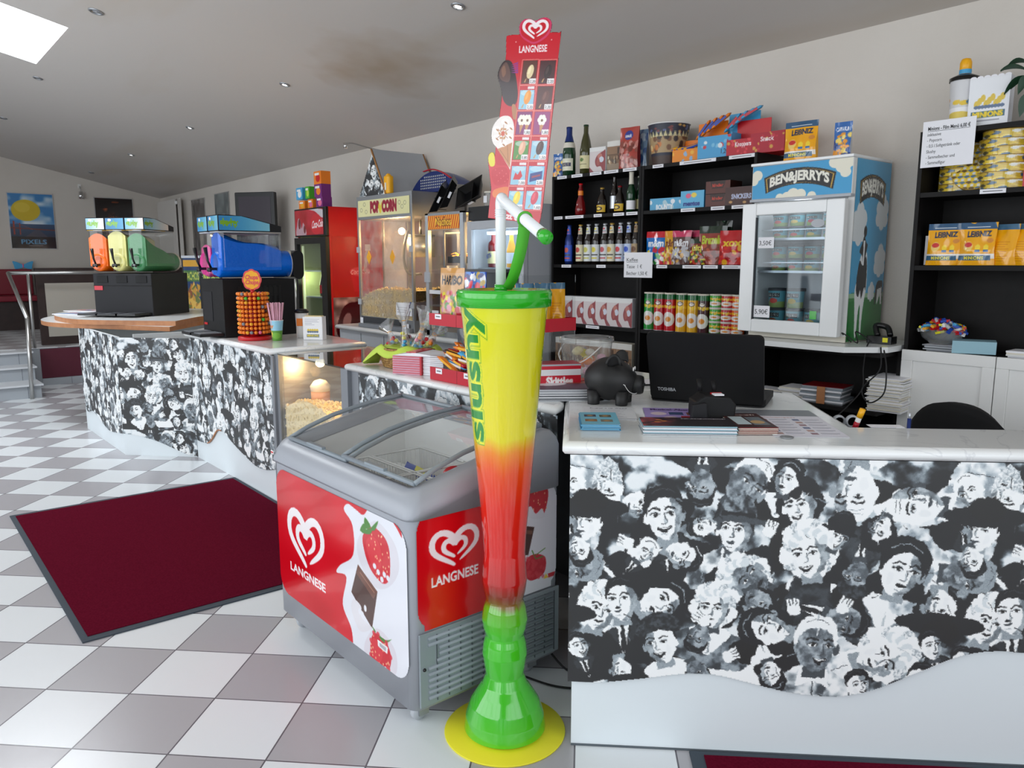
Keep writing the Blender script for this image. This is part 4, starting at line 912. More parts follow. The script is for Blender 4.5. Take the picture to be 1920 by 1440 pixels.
# front graphic
def fz(X, Y): q = at_y(500 + X / 2.1812, 720 + Y / 2.1812, 1.177); return ((q.x + 2.81) / .93, (.66 - q.z) / .50)
CW, CH = 310, 167
def front_art():
    RD, WH = (206, 14, 30), (228, 230, 238); c = Canvas(CW, CH, RD, 3)
    m = lambda P: [((fz(*p)[0]) * CW, fz(*p)[1] * CH) for p in P]; S = lambda P, n=5: sp2(m(P), n, True)
    c.fn(lambda X, Y, a: a + (vnoise(X / 60, Y / 40, 5)[..., None] - .5) * 20)
    c.poly(S([(330, 490), (315, 515), (350, 580), (352, 700), (300, 740), (285, 770), (325, 790), (310, 900), (345, 1000), (352, 1080), (335, 1110), (420, 1170), (560, 1300), (620, 900), (600, 640), (520, 540), (430, 500), (395, 535), (365, 515)]), WH)
    c.poly(S([(500, 540), (540, 580), (552, 630), (530, 590)]), RD); c.poly(S([(368, 1130), (395, 1135), (405, 1160), (380, 1150)]), RD)
    def berry(P, seeds, leaf, straw=True, dark=(168, 14, 30)):
        c.poly(S(P), (205, 28, 44)); cx = sum(p[0] for p in P) / len(P); cy = sum(p[1] for p in P) / len(P)
        c.poly(S([(cx + (x - cx) * .55 - 14, cy + (y - cy) * .6 - 12) for x, y in P]), (226, 62, 70), .55)
        for x, y in seeds: q = m([(x, y)])[0]; c.ell(q[0], q[1], .9, 1.3, (250, 200, 150))
        for L in leaf: c.poly(S(L, 3), (74, 132, 54))
    rr = random.Random(2)
    def inside(P, n):
        out = []
        xs = [p[0] for p in P]; ys_ = [p[1] for p in P]
        while len(out) < n:
            x, y = rr.uniform(min(xs), max(xs)), rr.uniform(min(ys_), max(ys_)); s = False
            for i in range(len(P)):
                (xa, ya), (xb, yb) = P[i], P[(i + 1) % len(P)]
                if (ya > y) != (yb > y) and x < (xb - xa) * (y - ya) / (yb - ya) + xa: s = not s
            if s: out.append((x, y))
        return out
    P1 = [(392, 620), (400, 690), (425, 760), (465, 810), (490, 815), (503, 780), (500, 680), (475, 620), (430, 585)]
    c.poly(S([(370, 640), (385, 740), (440, 830), (500, 830), (540, 760), (520, 650), (440, 560)]), (212, 206, 214), .6)
    berry(P1, inside(P1, 26), [[(380, 600), (395, 570), (405, 600)], [(400, 590), (400, 545), (425, 585)], [(425, 590), (455, 560), (440, 600)], [(385, 605), (420, 615), (430, 590)]])
    for x, y in ((480, 780), (470, 800), (440, 745), (455, 770), (495, 795)): q = m([(x, y)])[0]; c.ell(*q, 3.5, 3.2, WH)
    c.poly(S([(372, 738), (345, 850), (375, 905), (430, 1000), (452, 850)], 1), (74, 42, 34))
    c.poly(m([(372, 738), (452, 850), (436, 880), (366, 775)]), (110, 70, 56)); c.line(m([(380, 770), (440, 855)]), 1.5, (160, 110, 90)); c.line(m([(360, 820), (432, 930)]), 1, (50, 28, 24))
    c.poly(S([(355, 880), (385, 910), (385, 950), (405, 975), (430, 1000), (380, 1010), (345, 920)]), (224, 222, 228)); 
    for x, y in ((402, 918), (380, 930), (392, 945)): q = m([(x, y)])[0]; c.ell(*q, 3, 4, WH)
    P2 = [(425, 1050), (424, 1110), (440, 1150), (478, 1190), (500, 1170), (508, 1120), (490, 1060), (455, 1025), (437, 1020)]
    c.poly(S([(400, 1060), (410, 1150), (480, 1220), (530, 1180), (520, 1080), (450, 1000)]), (214, 204, 212), .6)
    berry(P2, inside(P2, 30), [[(450, 1020), (480, 1060), (510, 1045), (485, 1048)], [(430, 990), (440, 1015), (445, 1012)]])
    for x, y in P2: q = m([(x * .96 + 18, y * .98 + 20)])[0]; c.ell(*q, 3.4, 3, (212, 40, 56), 0, .8)
    for x, y in ((485, 1170), (465, 1160)): q = m([(x, y)])[0]; c.ell(*q, 3, 4, WH)
    c.poly(m([(452, 1045), (495, 1078), (492, 1105), (454, 1072)]), (240, 240, 240)); c.poly(m([(460, 1058), (488, 1080), (486, 1095), (461, 1072)]), (170, 172, 178))
    # heart mark and name
    a = m([(163, 560)])[0]; bb = m([(163, 745)])[0]; l_ = m([(93, 630)])[0]; r_ = m([(230, 690)])[0]; sx = (r_[0] - l_[0]) / 2 * .98
    canvas_heart(c, (l_[0] + r_[0]) / 2, (l_[1] + r_[1]) / 2 - 3, sx, (246, 240, 242), sy=sx * .88)
    q0 = m([(97, 748)])[0]; q1 = m([(240, 838)])[0]
    c.text('LANGNESE', q0[0], (q0[1] + q1[1]) / 2 + 4, 10.5, (246, 240, 242), width=q1[0] - q0[0], bold=.035)
    return c
ART = front_art()
MATS['print_gloss'].node_tree.nodes['Principled BSDF'].inputs['Roughness'].default_value = .16
def rr_keep(w_, h_, r):
    def k(U, V):
        x = np.abs(U - .5) * w_; y = np.abs(V - .5) * h_; dx = x - (w_ / 2 - r); dy = y - (h_ / 2 - r); return ~((dx > 0) & (dy > 0) & (dx * dx + dy * dy > r * r))
    return k
printed('front_graphic', t, ART, flat(.02, .95, .16, .66, -.002), 'print_gloss', keep=rr_keep(.93, .5, .075))
B().box(.012, .035, -.0145, -.0125, .712, .726, 'white').box(.014, .033, -.0155, -.0145, .716, .722, 'red').build('maker_badge', t)
# right side graphic
def sz(X, Y): q = at_x(500 + X / 2.1812, 720 + Y / 2.1812, -1.858); return ((q.y - 1.2) / .57, (.71 - q.z) / .38)
SW, SH = 200, 133
def side_art():
    RD, WH = (214, 10, 22), (226, 228, 236); c = Canvas(SW, SH, RD, 3); m = lambda P: [(sz(*p)[0] * SW, sz(*p)[1] * SH) for p in P]
    S = lambda P, n=5: sp2(m(P), n, True)
    c.poly(S([(1010, 300), (980, 420), (1000, 560), (985, 660), (1010, 760), (1000, 860), (1300, 900), (1300, 250)]), WH)
    c.poly(S([(1170, 362), (1190, 368), (1192, 385), (1178, 378)]), RD)
    def blob(P, cc): c.poly(S(P), cc)
    blob([(1060, 430), (1070, 510), (1110, 545), (1135, 530), (1152, 440), (1120, 402), (1080, 405)], (196, 24, 40))
    rr = random.Random(5)
    for _ in range(26): q = m([(rr.uniform(1070, 1145), rr.uniform(415, 520))])[0]; c.ell(*q, .8, 1.1, (246, 190, 140))
    blob([(1070, 405), (1100, 390), (1110, 405), (1090, 412)], (80, 136, 54)); blob([(1060, 520), (1080, 500), (1100, 530), (1125, 510), (1135, 545), (1080, 550)], (222, 222, 230))
    c.poly(m([(1000, 575), (1095, 585), (1070, 700), (1000, 700)]), (70, 40, 32)); c.poly(m([(1000, 590), (1088, 600), (1085, 615), (1000, 608)]), (112, 74, 58))
    blob([(1060, 730), (1062, 790), (1090, 803), (1135, 770), (1140, 710), (1105, 695), (1075, 705)], (200, 30, 48))
    for _ in range(30): q = m([(rr.uniform(1065, 1135), rr.uniform(710, 790))])[0]; c.ell(*q, 2.4, 2.4, (220, 60, 74), 0, .6)
    c.line(m([(1100, 700), (1140, 670)]), 1.2, (90, 140, 60)); c.line(m([(1085, 680), (1100, 715), (1130, 705)]), 1.4, (90, 140, 60))
    c.poly(m([(1150, 775), (1197, 760), (1197, 776), (1152, 792)]), (200, 20, 40)); c.poly(m([(1132, 797), (1142, 775), (1152, 790)]), (240, 200, 60))
    l_ = m([(674, 700)])[0]; r_ = m([(862, 660)])[0]; sx = (r_[0] - l_[0]) / 2 * .98
    canvas_heart(c, (l_[0] + r_[0]) / 2, (l_[1] + r_[1]) / 2 - 3, sx, (248, 244, 246), sy=sx * .82)
    q0 = m([(674, 830)])[0]; q1 = m([(866, 775)])[0]; c.text('LANGNESE', q0[0], (q0[1] + q1[1]) / 2, 10.5, (248, 244, 246), width=q1[0] - q0[0], bold=.035); c.text('LANGNESE', q0[0], (q0[1] + q1[1]) / 2, 10.5, (248, 244, 246), width=q1[0] - q0[0], bold=.0)
    return c
def keep_side(U, V):
    k = rr_keep(.57, .38, .07)(U, V); return k | ((V < .3) & (U > .04) & (U < .96))
printed('side_graphic', t, side_art(), lambda U, V: (FW + .002 + 0 * U, .02 + .57 * U, .33 + .38 * V), 'print_gloss', keep=keep_side)
# ventilation grille
b = B()
b.box(FW, FW + .008, .02, FD - .01, .085, .325, 'grille')
b.build('vent_panel', t, .002)
b = B()
for k in range(11):
    z = .305 - k * .0195; y0 = .05 + (.04 if k in (2, 3) else .03 if k == 4 else 0)
    b.tube([(FW + .008, y0, z), (FW + .008, FD - .04, z)], .0065, 'grille', 8)
for y in np.arange(.08, FD - .03, .045): b.box(FW + .0082, FW + .011, y, y + .003, .095, .312, 'slot_dark')
b.ball(FW + .009, .035, .21, .006, 'black', 8)
b.build('vent_louvres', t)
# castors
for x, y in ((.07, .07), (FW - .07, .07), (.07, FD - .08), (FW - .07, FD - .08)):
    c_ = B().box(x - .012, x + .012, y - .02, y + .02, .055, .078, 'brushed').box(x - .02, x - .015, y - .018, y + .018, .02, .06, 'brushed').box(x + .015, x + .02, y - .018, y + .018, .02, .06, 'brushed').build('castor', t)
    B().lathe([(.001, -.012), (.024, -.012), (.027, 0), (.024, .012), (.001, .012)], 'light_grey', 18, (x, y - .01, .0275), axis='x').build('wheel', c_)
tag(B().tube(spline([(-1.95, 1.76, .12), (-1.83, 1.8, .01), (-1.72, 1.86, .006), (-1.7, 1.78, .006), (-1.78, 1.7, .006), (-1.9, 1.66, .006)], 8), .004, 'cable', 6).build('power_cable'), 'thin black power cable on the floor behind the chest freezer', 'cable')
tag(B().rbox(-.02, .02, -.015, .015, 0, .05, 'offwhite', .005).tube([(0, 0, .05), (0, .01, .075)], .006, 'light_grey').build('drain_plug', t)) if False else None

# ice cream inside
def ice(px, py, z): p = at_z(px, py, z); return p
for k, (x, y, rz_, rx_) in enumerate(((.56, .46, .3, .5), (.63, .42, -.4, .35))):
    q = thing('ice_cream_tub', ['red striped ice cream tub tipped over at the back of the freezer basket', 'red ice cream tub nearest the right rim of the chest freezer'][k], 'ice cream', FO + Vector((x, y, .61)), rz_, 'red ice cream tubs')
    q.rotation_euler = (rx_, .3, rz_)
    B().lathe([(.028, 0), (.036, .07)], 'choc' if k else 'red', 20).build('cup', q); B().lathe([(.038, .07), (.038, .078), (.0, .079)], 'red', 20).build('lid', q)
    mb = B(); mesh_heart(mb, 0, 0, .014, 'white', .0805, 'z'); mb.build('heart_mark', q)
cols = [('sky_blue', 'light blue'), ('blue', 'dark blue'), ('orange', 'orange'), ('red', 'red'), ('nacho', 'yellow'), ('white', 'white'), ('sky_blue', 'pale blue'), ('choc', 'brown'), ('orange', 'orange'), ('foil_blue', 'blue')]
def wrapper(name, label, loc, rz, L=.13, Wd=.05, m='sky_blue', m2='white', group=None, tilt=None):
    t = thing(name, label, 'ice cream', loc, rz, group)
    def f(u, v):
        x = (u - .5) * L; k = (1 - abs(2 * u - 1) ** 4); th = .014 * k; a = 2 * math.pi * v; return (x, Wd / 2 * math.cos(a) * (.75 + .25 * k if abs(2 * u - 1) < .86 else 1.0), th * math.sin(a) * .9 + .002 * math.sin(9 * a))
    B().surf(f, 10, 12, m).build('wrapper', t); B().at(0, 0, 0).box(-L * .2, L * .2, -Wd * .25, Wd * .25, .0125, .0145, m2).build('printed_patch', t)
    if tilt: t.rotation_euler = (*tilt, rz)
    return t
rw = random.Random(5); pos = ['nearest the front rim', 'second from the front rim', 'in the middle of the heap', 'left of the heap middle', 'right of the heap middle', 'at the back of the heap', 'touching the red tubs', 'half hidden under the others', 'against the basket wire', 'by the lid divider']
for k in range(10):
    x, y = .60 + .2 * rw.random(), .16 + .1 * rw.random()
    wrapper('ice_cream_wrapper', '%s wrapped ice cream in the front right freezer basket, %s' % (cols[k][1], pos[k]), FO + Vector((x, y, .57 + .009 * k)), rw.uniform(0, 3), .12, .05, cols[k][0], rw.choice(['white', 'red', 'yellow', 'pink']), 'wrapped ice creams in the front right basket', (rw.uniform(-.3, .3), rw.uniform(-.3, .3)))
wrapper('ice_cream_wrapper', 'dark blue and yellow wrapped ice cream in the back freezer basket', FO + Vector((.34, .45, .62)), .9, .13, .06, 'blue', 'yellow', tilt=(.4, .5))
wrapper('ice_cream_wrapper', 'clear and pink wrapped ice cream lying in the front left freezer basket', FO + Vector((.3, .2, .58)), .3, .13, .05, 'light_grey', 'pink', tilt=(.2, .3))
wrapper('ice_cream_wrapper', 'white wrapped ice cream standing in the front left freezer basket', FO + Vector((.42, .22, .6)), 1.3, .11, .04, 'white', 'red', tilt=(1.1, .3))

# ------------------------------------------------------------------ giant slush cup display
CC = Vector((-1.709, 1.415, 0)); hd = Vector((CC.x, CC.y, 0)).normalized()
def cup_pt(px, py): d = ray(px, py); tt = CC.dot(hd) / (d.x * hd.x + d.y * hd.y); return Vector((0, 0, CAM_H)) + d * tt
CZ = [(556, 86, 0), (575, 82, 0), (600, 78.5, 0), (700, 69, 0), (800, 60, 0), (900, 50.5, 0), (1000, 40.5, 0), (1035, 38.5, 0), (1058, 40, 0), (1085, 42, 0), (1105, 39, 0), (1122, 34.5, 0), (1138, 40, 0), (1158, 43, 0), (1175, 40, 0), (1188, 35.5, 0), (1203, 40, 0), (1222, 42, 0), (1243, 38.5, 0), (1260, 35.5, 0), (1278, 42, 0), (1292, 52, 0), (1312, 65, 0), (1335, 73, 0), (1358, 76, 0), (1375, 75, 0), (1388, 68, 0)]
prof = []
for y, hw, _ in CZ:
    p = cup_pt(945, y); d = (p - Vector((0, 0, CAM_H))).dot(cfw); prof.append((hw * d / FPX, p.z))
prof = [(r, max(z, .0)) for r, z in prof]; prof = [p for p in prof if p[1] > .012] + [(prof[-1][0], .008)]
t = thing('giant_slush_cup', 'giant yellow, red and green slush drink cup display with bent straw on a yellow disc', 'display cup', CC)
rz_ = np.array([p[1] for p in prof[::-1]]); rr_ = np.array([p[0] for p in prof[::-1]])
ZT, ZB = prof[0][1], .008
t_view = math.degrees(math.atan2(-CC.y, -CC.x))        # side of the cup that faces the counter aisle
CUW, CUH = 300, 420
def cup_art():
    c = Canvas(CUW, CUH, (230, 226, 30), 2)
    def grad(X, Y, a):
        z = ZT - (ZT - ZB) * Y / CUH + (vnoise(X / 22, Y / 50, 7) - .5) * .02
        ks = [(0, (84, 190, 24)), (.10, (60, 182, 30)), (.33, (66, 190, 32)), (.415, (96, 170, 26)), (.43, (120, 96, 24)), (.46, (130, 46, 20)), (.50, (180, 26, 22)), (.58, (206, 28, 22)), (.74, (218, 40, 20)), (.84, (226, 74, 16)), (.90, (232, 132, 16)), (.945, (226, 212, 26)), (1.4, (214, 218, 34))]
        out = np.stack([np.interp(z, [k[0] for k in ks], [k[1][i] for k in ks]) for i in range(3)], -1); return out
    c.fn(grad)
    G, G2 = (18, 138, 40), (120, 170, 30)
    # lettering running up the cup; u = angle (0..360 anticlockwise from +x), written with letter tops turned to the left
    def place(u0):
        V, T = glyphs('slushy', .03); W = V[:, 0].max(); L = (1.318 - .93) / (ZT - ZB) * CUH; sc = L / W; y0 = (ZT - .935) / (ZT - ZB) * CUH
        def run(grow, colr, sh):
            VV, TT = glyphs('slushy', grow); VV = VV - np.array([0, 0]); w2 = VV[:, 0].max()
            px = u0 - VV[:, 1] * 30 + sh; py = y0 - (VV[:, 0] - (w2 - W) / 2) * sc
            for q in TT: c.poly([(px[i], py[i]) for i in q], colr)
        run(.085, G2, 0); run(.07, (226, 226, 32), 0); run(.03, G, 0)
    return c, place
cup_c, place = cup_art()
def ang_u(a): return ((a % 360) / 360) * CUW
place(ang_u(t_view - 40)); place(ang_u(t_view + 112))
def cupfn(U, V):
    z = ZB + (ZT - ZB) * V; r = np.interp(z, rz_, rr_); a = 2 * np.pi * U; return (r * np.cos(a), r * np.sin(a), z)
paintmat('print_cup', .12, coat=.8)
printed('cup_body', t, cup_c, cupfn, 'print_cup', smooth=True)
RT = prof[0][0]
B().lathe([(RT - .004, ZT - .028), (RT + .004, ZT - .026), (RT + .006, ZT + .012), (RT + .002, ZT + .02), (RT - .006, ZT + .021), (RT - .02, ZT + .014), (.001, ZT + .012)], 'green', 48, cap=False).build('lid', t)
B().lathe([(.001, 0), (.186, 0), (.188, .003), (.186, .006), (.001, .006)], 'yellow', 56).build('base_disc', t)
sp0 = cup_pt(939, 540); so = Vector((sp0.x, sp0.y, 0)) - CC
e1 = cup_pt(940, 372); e1.x, e1.y = sp0.x, sp0.y
dv = ray(1025, 446); endp = Vector((0, 0, CAM_H)) + dv * 1.82
dirv = (endp - e1); 
S0 = Vector((so.x, so.y, ZT + .012)); E1 = e1 - CC
path = [S0, Vector((so.x, so.y, E1.z - .035))] + spline([Vector((so.x, so.y, E1.z - .035)), Vector((so.x, so.y, E1.z - .012)) , E1 + dirv.normalized() * .012 + Vector((0, 0, .004)), E1 + dirv.normalized() * .04], 5)[1:] + [E1 + dirv * .985]
B().tube(path, .0148, 'straw_white', 20).build('straw', t)
rb = B()
for k in range(4): rb.tube(ell3 := [Vector((so.x + .0152 * math.cos(a), so.y + .0152 * math.sin(a), E1.z - .05 + .006 * k)) for a in np.linspace(0, 2 * math.pi, 15)[:-1]], .0016, 'straw_white', 5, True)
rb.build('flex_rings', t)
B().tube([E1 + dirv * .93, E1 + dirv], .0166, 'green', 20).build('straw_cap', t)
B().cyl(so.x, so.y, ZT + .012, .0185, .022, 'green', 20).build('straw_collar', t)
rg = E1 + dirv * .57
nrm = dirv.normalized(); aa = nrm.cross(Vector((0, 0, 1))).normalized(); bb_ = nrm.cross(aa)
B().tube([rg + (aa * math.cos(a) + bb_ * math.sin(a)) * .018 for a in np.linspace(0, 2 * math.pi, 21)[:-1]], .0032, 'ribbon_green', 6, True).build('strap_ring', t)
s0 = Vector((so.x, so.y, ZT + .02)) + rgt * .016; s1 = rg - Vector((0, 0, .012))
mid = [s0, s0.lerp(s1, .33) + rgt * .004 - Vector((0, 0, .018)), s0.lerp(s1, .7) + rgt * .005 - Vector((0, 0, .012)), s1]
sp_ = spline(mid, 8); b = B(); wv = (rgt * .9 + fwd * -.3).normalized() * .0165
V = [tuple(Vector(p) + wv) for p in sp_] + [tuple(Vector(p) - wv) for p in sp_]; m_ = len(sp_)
b.add(V, [(i, i + 1, m_ + i + 1, m_ + i) for i in range(m_ - 1)], 'ribbon_green', True).build('strap', t, solid=.0025)

# ------------------------------------------------------------------ floor mats
def matt(name, label, P, corner=.02):
    t = thing(name, label, 'mat', (0, 0, 0)); P = [Vector((p[0], p[1])) for p in P]; c_ = sum(P, Vector((0, 0))) / 4
    B().prism([tuple(p) for p in P], .0005, .006, 'mat_edge').build('rubber_border', t)
    Q = [c_ + (p - c_) - (p - c_).normalized() * .045 for p in P]
    B().prism([tuple(p) for p in Q], .006, .0095, 'maroon').build('pile', t)
p = [at_z(18, 969, 0), at_z(155, 1207, 0), at_z(540, 1098, 0), at_z(440, 896, 0)]
p[2] = p[1] + (p[3] - p[0]) * 1.0
matt('floor_mat', 'large maroon floor mat with dark rubber border left of the chest freezer', p)
q0 = at_z(1292, 1411, 0); matt('floor_mat', 'maroon floor mat cut off by the bottom edge in front of the sales counter', [q0, q0 + FU * 1.5, q0 + FU * 1.5 - FN * .8 , q0 - FN * .8])
# ------------------------------------------------------------------ slush machines
def tank(t, x, w_, dep, z0, z1, slush, level, header_c, side_open=False):
    """one tank: barrel with slush, clear hopper, lit lid, tap; local x centre, front at y = 0 going back"""
    h = w_ / 2 - .006; zb = z0
    # clear hopper: rounded front, closed with a wall of thin plastic
    prof2 = [(-h, .10), (-h, .03), (-h * .7, .0), (h * .7, .0), (h, .03), (h, dep * .72), (-h, dep * .72)]
    P = [(x + a, b_) for a, b_ in prof2]; b = B(); n = len(P)
    V = [(p[0], p[1], zb + .08) for p in P] + [(p[0], p[1], z1) for p in P]
    b.add(V, [(i, (i + 1) % n, n + (i + 1) % n, n + i) for i in range(n)], 'tank'); 
    b.tube([Vector((x + a * 1.01, c_, z1 - .005)) for a, c_ in prof2], .005, 'light_grey', 6, True)
    b.build('hopper', t)
    # slush: barrel plus the heap in the hopper
    b = B(); r = h * .97
    b.lathe([(.001, 0), (r * .55, .0), (r * .93, .03), (r, .07), (r, dep * .86), (r * .9, dep * .9), (.001, dep * .9)], slush, 20, (x, -.005, zb + r), axis='y') if False else None
    bar = B(); N = 20; secs = [(.02, .5), (.0, .8), (.03, .97), (dep * .86, 1.0), (dep * .9, .9)]
    V = []; F = []
    for yy, k in secs:
        for i in range(N): a = 2 * math.pi * i / N; V.append((x + r * k * math.cos(a), yy - .01, zb + .01 + r + r * k * math.sin(a)))
    for k in range(len(secs) - 1):
        for i in range(N): F.append((k * N + i, (k + 1) * N + i, (k + 1) * N + (i + 1) % N, k * N + (i + 1) % N))
    F += [tuple(range(N)), tuple(range((len(secs) - 1) * N, len(secs) * N))[::-1]]
    bar.add(V, F, slush, True)
    # heap
    lv = level; nx, ny = 6, 12; d2 = dep * .70
    def top(u, v):
        yy = v * d2; zz = zb + .08 + (lv[0] + (lv[1] - lv[0]) * v + .012 * math.sin(7 * v + 3 * u)) * (1 - .12 * (2 * u - 1) ** 2)
        return (x - h * .96 + 2 * h * .96 * u, .012 + yy, zz)
    bar.surf(top, nx, ny, slush)
    for s_ in (0, 1): bar.surf(lambda u, v, s_=s_: (top(s_, u)[0], top(s_, u)[1], zb + .06 + (top(s_, u)[2] - zb - .06) * v), ny, 3, slush)
    bar.surf(lambda u, v: (top(u, 0)[0], top(u, 0)[1], zb + .06 + (top(u, 0)[2] - zb - .06) * v), nx, 3, slush)
    bar.build('slush', t)
    B().lathe([(r * 1.04, 0), (r * 1.04, .012), (r * 1.0, .013)], 'offwhite', 20, (0, 0, 0), cap=False).build('seal', t) if False else None
    B().prism(ell(x, zb + .01 + r, r * 1.03, r * 1.03, 22), dep * .86, dep * .89, 'offwhite', 'y').build('seal_ring', t)
    # tap
    zt = zb + .06
    b = B().cyl(x, -.035, zt - .045, .016, .06, 'tank', 12).box(x - .02, x + .02, -.05, .0, zt + .0, zt + .018, 'black')
    b.tube([(x, -.03, zt + .01), (x - .004, -.05, zt + .06), (x - .006, -.062, zt + .15)], [.008, .008, .014], 'black', 8).ball(x - .014, -.045, zt, .012, 'black', 8).ball(x + .016, -.045, zt, .012, 'black', 8)
    b.build('tap', t)
def header(t, x, w_, dep, z1, c1, c2, hh=.085):
    h = w_ / 2 - .004; d2 = dep * .74
    f = lambda y: z1 + hh - (0 if y < d2 * .35 else (y - d2 * .35) / (d2 * .65) * hh * .62)
    ysl = [.0, d2 * .2, d2 * .4, d2 * .6, d2 * .8, d2]; b = B()
    V = [(x + s_, y - .004, z) for s_ in (-h, h) for y in ysl for z in (z1, f(y))]
    n = 2 * len(ysl); F = []
    for k in range(len(ysl) - 1):
        a = 2 * k; F += [(a, a + 1, a + 3, a + 2), (n + a, n + a + 2, n + a + 3, n + a + 1), (a + 1, n + a + 1, n + a + 3, a + 3), (a, a + 2, n + a + 2, n + a)]
    F += [(0, n, n + 1, 1), (2 * len(ysl) - 2, 2 * len(ysl) - 1, n + 2 * len(ysl) - 1, n + 2 * len(ysl) - 2)]
    b.add(V, F, 'slush_black'); q = b.build('lit_lid', t)
    c = Canvas(34, 18, c1, 2); c.fn(lambda X, Y, a: np.array(c1) * (1 - np.clip(X / 34, 0, 1)[..., None]) + np.array(c2) * np.clip(X / 34, 0, 1)[..., None])
    c.text('slushy', 2, 12, 8, (120, 170, 40), 22, .06); c.ell(8, 3, 3, 2, (240, 240, 240))
    printed('lid_graphic', q, c, flat(x - h + .004, x + h - .004, z1 + .006, z1 + hh - .006, -.0055), 'print_gloss')
    L = d2 * .8
    c2_ = Canvas(40, 18, c2, 1); c2_.fn(lambda X, Y, a: np.array(c1) * (1 - np.clip(X / 40, 0, 1)[..., None]) + np.array(c2) * np.clip(X / 40, 0, 1)[..., None]); c2_.text('slushy', 1, 12, 8, (120, 170, 40), 14, .06)
    printed('side_graphic', q, c2_, lambda U, V: (x + h + .0015 + 0 * U, .0 + L * U, z1 + .006 + (hh - .012 - (np.clip((L * U - d2 * .35) / (d2 * .65), 0, 1) * hh * .62)) * V), 'print_gloss')
t = thing('slush_machine', 'three tank slush machine with orange, cream and green slush on the rounded counter top', 'slush machine', (-7.645, 1.625, TOPZ), R(41))
W3 = .56
b = B(); b.box(0, W3, 0, .56, .0, .37, 'slush_black'); b.build('housing', t, .006)
b = B()
for k in range(3):
    xx = W3 / 6 + k * W3 / 3; b.box(xx - .055, xx + .05, -.006, 0, .29, .35, 'body_black')
b.box(.0, W3, -.004, 0, .262, .266, 'black'); b.build('switch_covers', t, .002)
B().box(.01, .09, -.005, -.001, .225, .262, 'rack_red').build('red_badge', t)
for k in range(3):
    xx = W3 / 6 + k * W3 / 3 - .02
    B().prism([(xx - .085, -.22), (xx + .085, -.22), (xx + .095, -.002), (xx - .095, -.002)], .015, .03, 'black').tube([(xx - .08, -.215, .03), (xx + .08, -.215, .03)], .006, 'dark_grey', 6).box(xx - .07, xx + .07, -.2, -.02, .0305, .033, 'dark_grey').build('drip_tray', t)
for k, (m_, lv, c1, c2) in enumerate((('slush_orange', (.25, .12), (120, 170, 200), (228, 228, 222)), ('slush_cream', (.27, .24), (30, 110, 160), (70, 150, 190)), ('slush_green', (.25, .04), (110, 180, 214), (226, 214, 206)))):
    x = W3 / 6 + k * W3 / 3 - .03
    tank(t, x, .185, .6, .375, .745, m_, lv, None); header(t, x, .187, .6, .745, c1, c2, .105)
    B().tube([(x - .08, .0, .742), (x + .08, .0, .742), (x + .088, .3, .742)], .006, 'foil_gold', 6).build('lamp_strip', t)
t = thing('slush_machine', 'two tank slush machine with blue and pink slush behind the lollipop tower', 'slush machine', (-5.56, 1.86, .941), 0)
W2 = .41
b = B(); b.box(0, W2, 0, .50, .0, .385, 'body_black'); b.box(W2, W2 + .001, .1, .4, .27, .33, 'black'); b.build('housing', t, .006)
b = B()
for k in range(9): b.box(W2 + .001, W2 + .004, .1 + k * .035, .12 + k * .035, .2, .34, 'black')
b.build('side_vents', t)
B().box(.03, .2, -.003, 0, .1, .3, 'slush_black').box(.03, .09, -.005, -.003, .07, .085, 'red').build('front_panel', t)
for k in range(2): B().prism([(.02 + .2 * k, -.16), (.19 + .2 * k, -.16), (.19 + .2 * k, -.002), (.02 + .2 * k, -.002)], .012, .03, 'black').box(.04 + .2 * k, .17 + .2 * k, -.15, -.01, .03, .034, 'mid_grey').build('drip_tray', t)
for k, (m_, lv) in enumerate((('slush_pink', (.14, .1)), ('slush_blue', (.22, .13)))):
    x = .10 + k * .205
    tank(t, x, .2, .58, .385, .70, m_, lv, None); header(t, x, .2, .58, .70, (40, 130, 190), (120, 190, 214), .105)
B().rbox(.02, .4, .5, .58, .38, .58, 'black', .04, 5, 'x').build('rear_cover', t)

# ------------------------------------------------------------------ nacho boxes standing behind
nc = Canvas(30, 72, (24, 60, 110), 2); nc.rect(0, 3, 30, 10, (232, 170, 30)); nc.rect(0, 14, 30, 26, (60, 110, 60)); nc.text('NACHOS', 15, 24, 8, (214, 220, 90), 28, .03, center=True)
nr = random.Random(8)
for k in range(40):
    x, y, a, s_ = nr.uniform(2, 28), nr.uniform(30, 62), nr.uniform(0, 6.3), nr.uniform(4, 8)
    nc.poly([(x + s_ * math.cos(a), y + s_ * math.sin(a)), (x + s_ * math.cos(a + 2.1), y + s_ * math.sin(a + 2.1)), (x + s_ * math.cos(a + 4.2), y + s_ * math.sin(a + 4.2))], nr.choice([(216, 160, 50), (196, 130, 40), (236, 190, 80), (150, 80, 40), (110, 120, 40)]))
nc.rect(0, 64, 30, 72, (20, 90, 140))
for k, (q_, lab) in enumerate(((at_y(339, 470, 3.2), 'upright display board with NACHOS and tortilla chips right behind the three tank slush machine'), (at_y(375, 470, 3.2), 'upright nacho display board half hidden by the pink slush tank'))):
    t = thing('nacho_display', lab, 'display', (q_.x, 3.2, .0), R(38), 'nacho display boards')
    B().box(0, .26, 0, .02, .2, 1.51, 'black').box(.0, .26, -.004, 0, 1.49, 1.52, 'silver').build('board', t)
    printed('nacho_print', t, nc, flat(.02, .24, .66, 1.5, -.002), 'print_gloss')
    B().box(-.02, .26, -.08, .12, 0, .02, 'black').box(.1, .14, .0, .02, .02, .2, 'black').build('foot', t)

